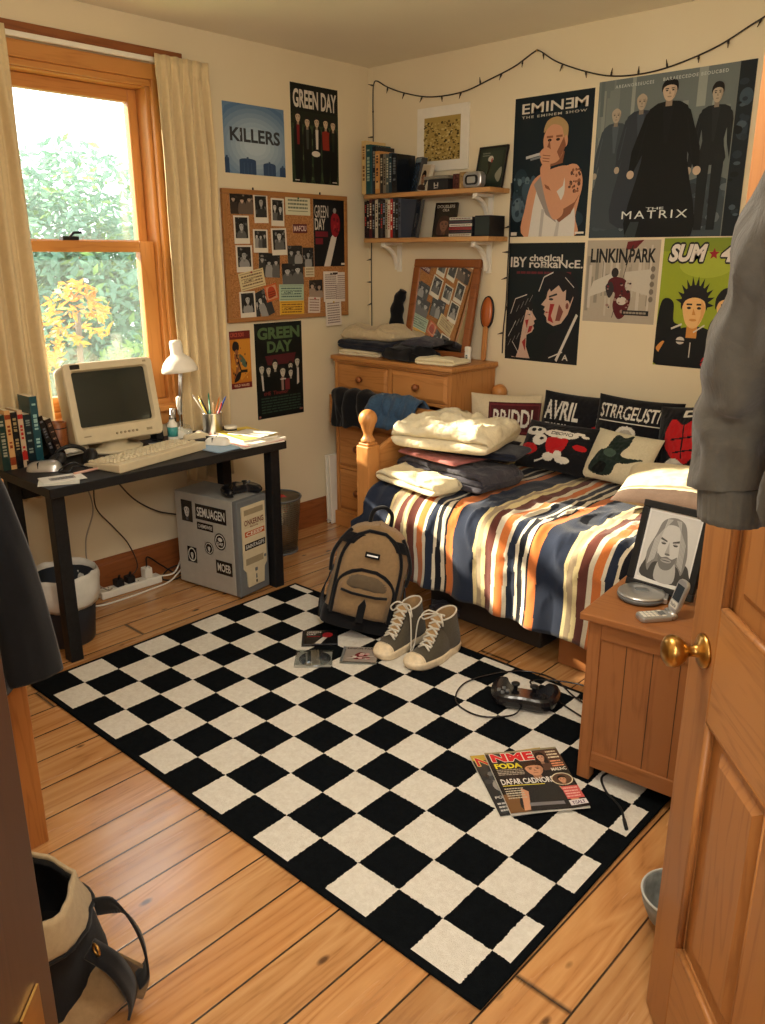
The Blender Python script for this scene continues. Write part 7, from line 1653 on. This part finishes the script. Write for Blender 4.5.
b = MB(); b.grid(lambda u, v: (lerp(.10, .195, u)+.012*sin(pi*v), lerp(-.10, .10, v)+.01, .02+.15*sin(pi*(.25+.5*u))*(.6+.4*v)*(1-.5*u)+.01*nz(u*4, v*4, 2)), 12, 14, M['khaki']); b.build('front_pocket', bg_, solid=.006)
b = MB(); b.grid(lambda u, v: (lerp(.03, .17, u), lerp(.10, .175, u)+.02*sin(pi*v)-.02, .02+.14*v*(1-.35*u)), 10, 10, M['khaki']); b.build('side_flap', bg_, solid=.006)
b = MB(); b.tube([(.168+.012*cos(2*pi*i/16), .075, .205+.012*sin(2*pi*i/16)) for i in range(16)], .0025, M['brass'], 6, True); b.build('ring', bg_)

# ================================================================== hoodie on the door
hd = thing('hoodie', 'grey brown hoodie hanging on the open door', 'hoodie', (0, 0, 0)); hd.matrix_world = droot.matrix_world.copy()
hk = thing('coat_hook', 'brass coat hook on the open door under the hoodie', 'hook', (0, 0, 0)); hk.matrix_world = droot.matrix_world.copy()
b = MB(); b.box(.48, .52, -.006, -.0005, 1.70, 1.80, M['brass']); b.build('hook_plate', hk, bevel=.002)
b = MB(); b.tube(spline([(.50, -.006, 1.76), (.50, -.02, 1.75), (.50, -.035, 1.76), (.50, -.038, 1.79)], 6), .005, M['brass'], 8); b.build('hook_arm', hk)
def hb(u, v):
    a = 2*pi*u; z = lerp(1.125, 1.74, v)
    w_ = lerp(.185, .20, min(1, v*2)) if v < .5 else lerp(.20, .09, ((v-.5)/.5)**1.4); dp = lerp(.034, .042, v)
    c, s = cos(a), sin(a); fo = (.016*sin(a*7+3*nz(c*2, v*2, 3)+v*2)+.012*nz(c*3, s*3, v*4))*(1 if s < 0 else .2)*(1-.6*sst(.1, 0, v))
    hem = 1-.10*sst(.10, .03, v)
    y = -.058+dp*math.copysign(abs(s)**.7, s)*hem+(fo if s < 0 else 0)
    return (.57+w_*hem*math.copysign(abs(c)**.8, c), min(-.010, y), z)
b = MB(); b.grid(hb, 90, 40, M['hoodie'], cu=True); b.build('hoodie_body', hd)
b = MB()
for q in range(64):
    u = .5+.5*q/64; p = [Vector(hb(u, v)) for v in (.002, .03, .065)]
    b.tube([x+Vector((0, -.0008, 0)) for x in p], .0022, M['hoodie'], 5)
b.build('ribbed_hem', hd)
sp2 = spline([(.52, -.07, 1.72), (.45, -.082, 1.60), (.385, -.085, 1.50), (.322, -.085, 1.40), (.258, -.083, 1.315), (.240, -.080, 1.245), (.248, -.075, 1.175)], 8)
b = MB(); N = len(sp2)
def slf(u, v):
    t_ = v*(N-1); i = min(int(t_), N-2); p = sp2[i].lerp(sp2[i+1], t_-i); a = 2*pi*u
    rr_ = lerp(.080, .053, v)*(1+.30*nz(cos(a)*1.6, sin(a)*1.6, v*5)+.12*nz(cos(a)*3, sin(a)*3, v*12)+.06*sin(v*30+3*sin(a)))
    tg = (sp2[i+1]-sp2[i]).normalized(); A1 = tg.cross(Vector((0, 1, 0))).normalized(); B1 = tg.cross(A1)
    return tuple(p+A1*rr_*cos(a)+B1*rr_*.85*sin(a))
b.grid(slf, 40, 60, M['hoodie'], cu=True); b.build('sleeve', hd)
b = MB(); ce = sp2[-1]
def cuff(u, v): a = 2*pi*u; return (ce.x+.012*v+(.045-.004*v+.0015*(int(u*40) % 2))*cos(a), ce.y+(.038+.0015*(int(u*40) % 2))*sin(a), ce.z+.006-.05*v)
b.grid(cuff, 80, 6, M['hoodie'], cu=True); b.build('cuff', hd, solid=.004)
b = MB(); b.grid(lambda u, v: tuple(Vector(hb(.56+.38*u+.05*(v-.5)*(1 if u < .5 else -1)*abs(2*u-1), .07+.26*v))+Vector((0, -.007, 0))), 30, 10, M['hoodie']); b.build('front_pocket', hd, solid=.004)
b = MB(); b.grid(lambda u, v: (.50+.12*(2*u-1)*(1-.2*v), -.075-.04*sin(pi*u)*(1-.5*v), 1.62+.20*v-.06*(2*u-1)**2), 24, 12, M['hoodie']); b.build('hood', hd, solid=.012)

# ================================================================== garden beyond the window
def leafmat(name, c1, c2):
    t = NT(name); o = t.obj(); f = t.ramp(t.n('TexNoise', None, Vector=o, Scale=2.2, Detail=3.0).outputs[0], [(.3, c1), (.7, c2)])
    t.bsdf(Base_Color=f, Roughness=.6, Subsurface_Weight=0.0); 
    tl = t.n('BsdfTranslucent', None, Color=f).outputs[0]; mx = t.n('MixShader', None, i0=.45, i1=t.b.outputs[0], i2=tl).outputs[0]
    t.t.links.new(mx, t.t.nodes['Material Output'].inputs[0]); return t.m
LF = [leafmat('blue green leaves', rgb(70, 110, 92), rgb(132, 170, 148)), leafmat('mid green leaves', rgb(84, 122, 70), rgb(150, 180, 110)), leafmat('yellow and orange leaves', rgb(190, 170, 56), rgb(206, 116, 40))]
BARK = plain('bark', rgb(96, 84, 70), .9, var=.3)
def tree(name, label, loc, rad, hgt, n, lm, seed, ls=.12):
    r = thing(name, label, 'tree' if 'tree' in name else 'bush', loc); rn = random.Random(seed); b = MB()
    blobs = []
    for i in range(12): a = rn.uniform(0, 2*pi); q = rn.uniform(0, .75); blobs.append((q*rad*cos(a), q*rad*sin(a), hgt*rn.uniform(.35, .85), rad*rn.uniform(.35, .6)))
    for i in range(n):
        x, y, z, R = rn.choice(blobs); d = Vector((rn.gauss(0, 1), rn.gauss(0, 1), rn.gauss(0, 1))).normalized(); p = Vector((x, y, z))+d*R*rn.uniform(.75, 1.05)
        u = Vector((rn.gauss(0, 1), rn.gauss(0, 1), rn.gauss(0, .6))).normalized(); w_ = u.orthogonal().normalized(); s = ls*rn.uniform(.6, 1.3)
        b.add([p-u*s, p-w_*s*.38, p+u*s, p+w_*s*.38], [(0, 1, 2, 3)], lm if rn.random() < .9 else LF[1])
    b.build('foliage', r)
    b = MB(); b.tube(spline([(0, 0, 0), (rad*.05, 0, hgt*.3), (0, rad*.05, hgt*.6)], 6), [hgt*.02*(1-.04*i) for i in range(13)], BARK, 8)
    for x, y, z, R in blobs[:7]: b.tube(spline([(0, 0, hgt*.3), (x*.5, y*.5, (hgt*.3+z)/2), (x, y, z)], 4), hgt*.006, BARK, 6)
    b.build('trunk', r)
G0 = -2.8
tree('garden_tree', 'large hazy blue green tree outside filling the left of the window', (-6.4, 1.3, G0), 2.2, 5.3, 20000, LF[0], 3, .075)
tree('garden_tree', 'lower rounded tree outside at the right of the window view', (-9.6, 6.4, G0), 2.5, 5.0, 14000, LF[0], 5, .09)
tree('garden_bush', 'yellow and orange leaved bush outside behind the lower sash', (-3.1, -.28, G0), .62, 4.5, 2400, LF[2], 8, .05)
tree('garden_bush', 'mid green bush outside low behind the computer monitor', (-3.9, .9, G0), .95, 3.7, 7000, LF[1], 11, .06)
b = MB(); b.box(-30, -.6, -20, 25, G0-.1, G0, plain('lawn', rgb(120, 150, 90), .95, var=.2, scale=3)); tag(b.build('lawn'), kind='structure')
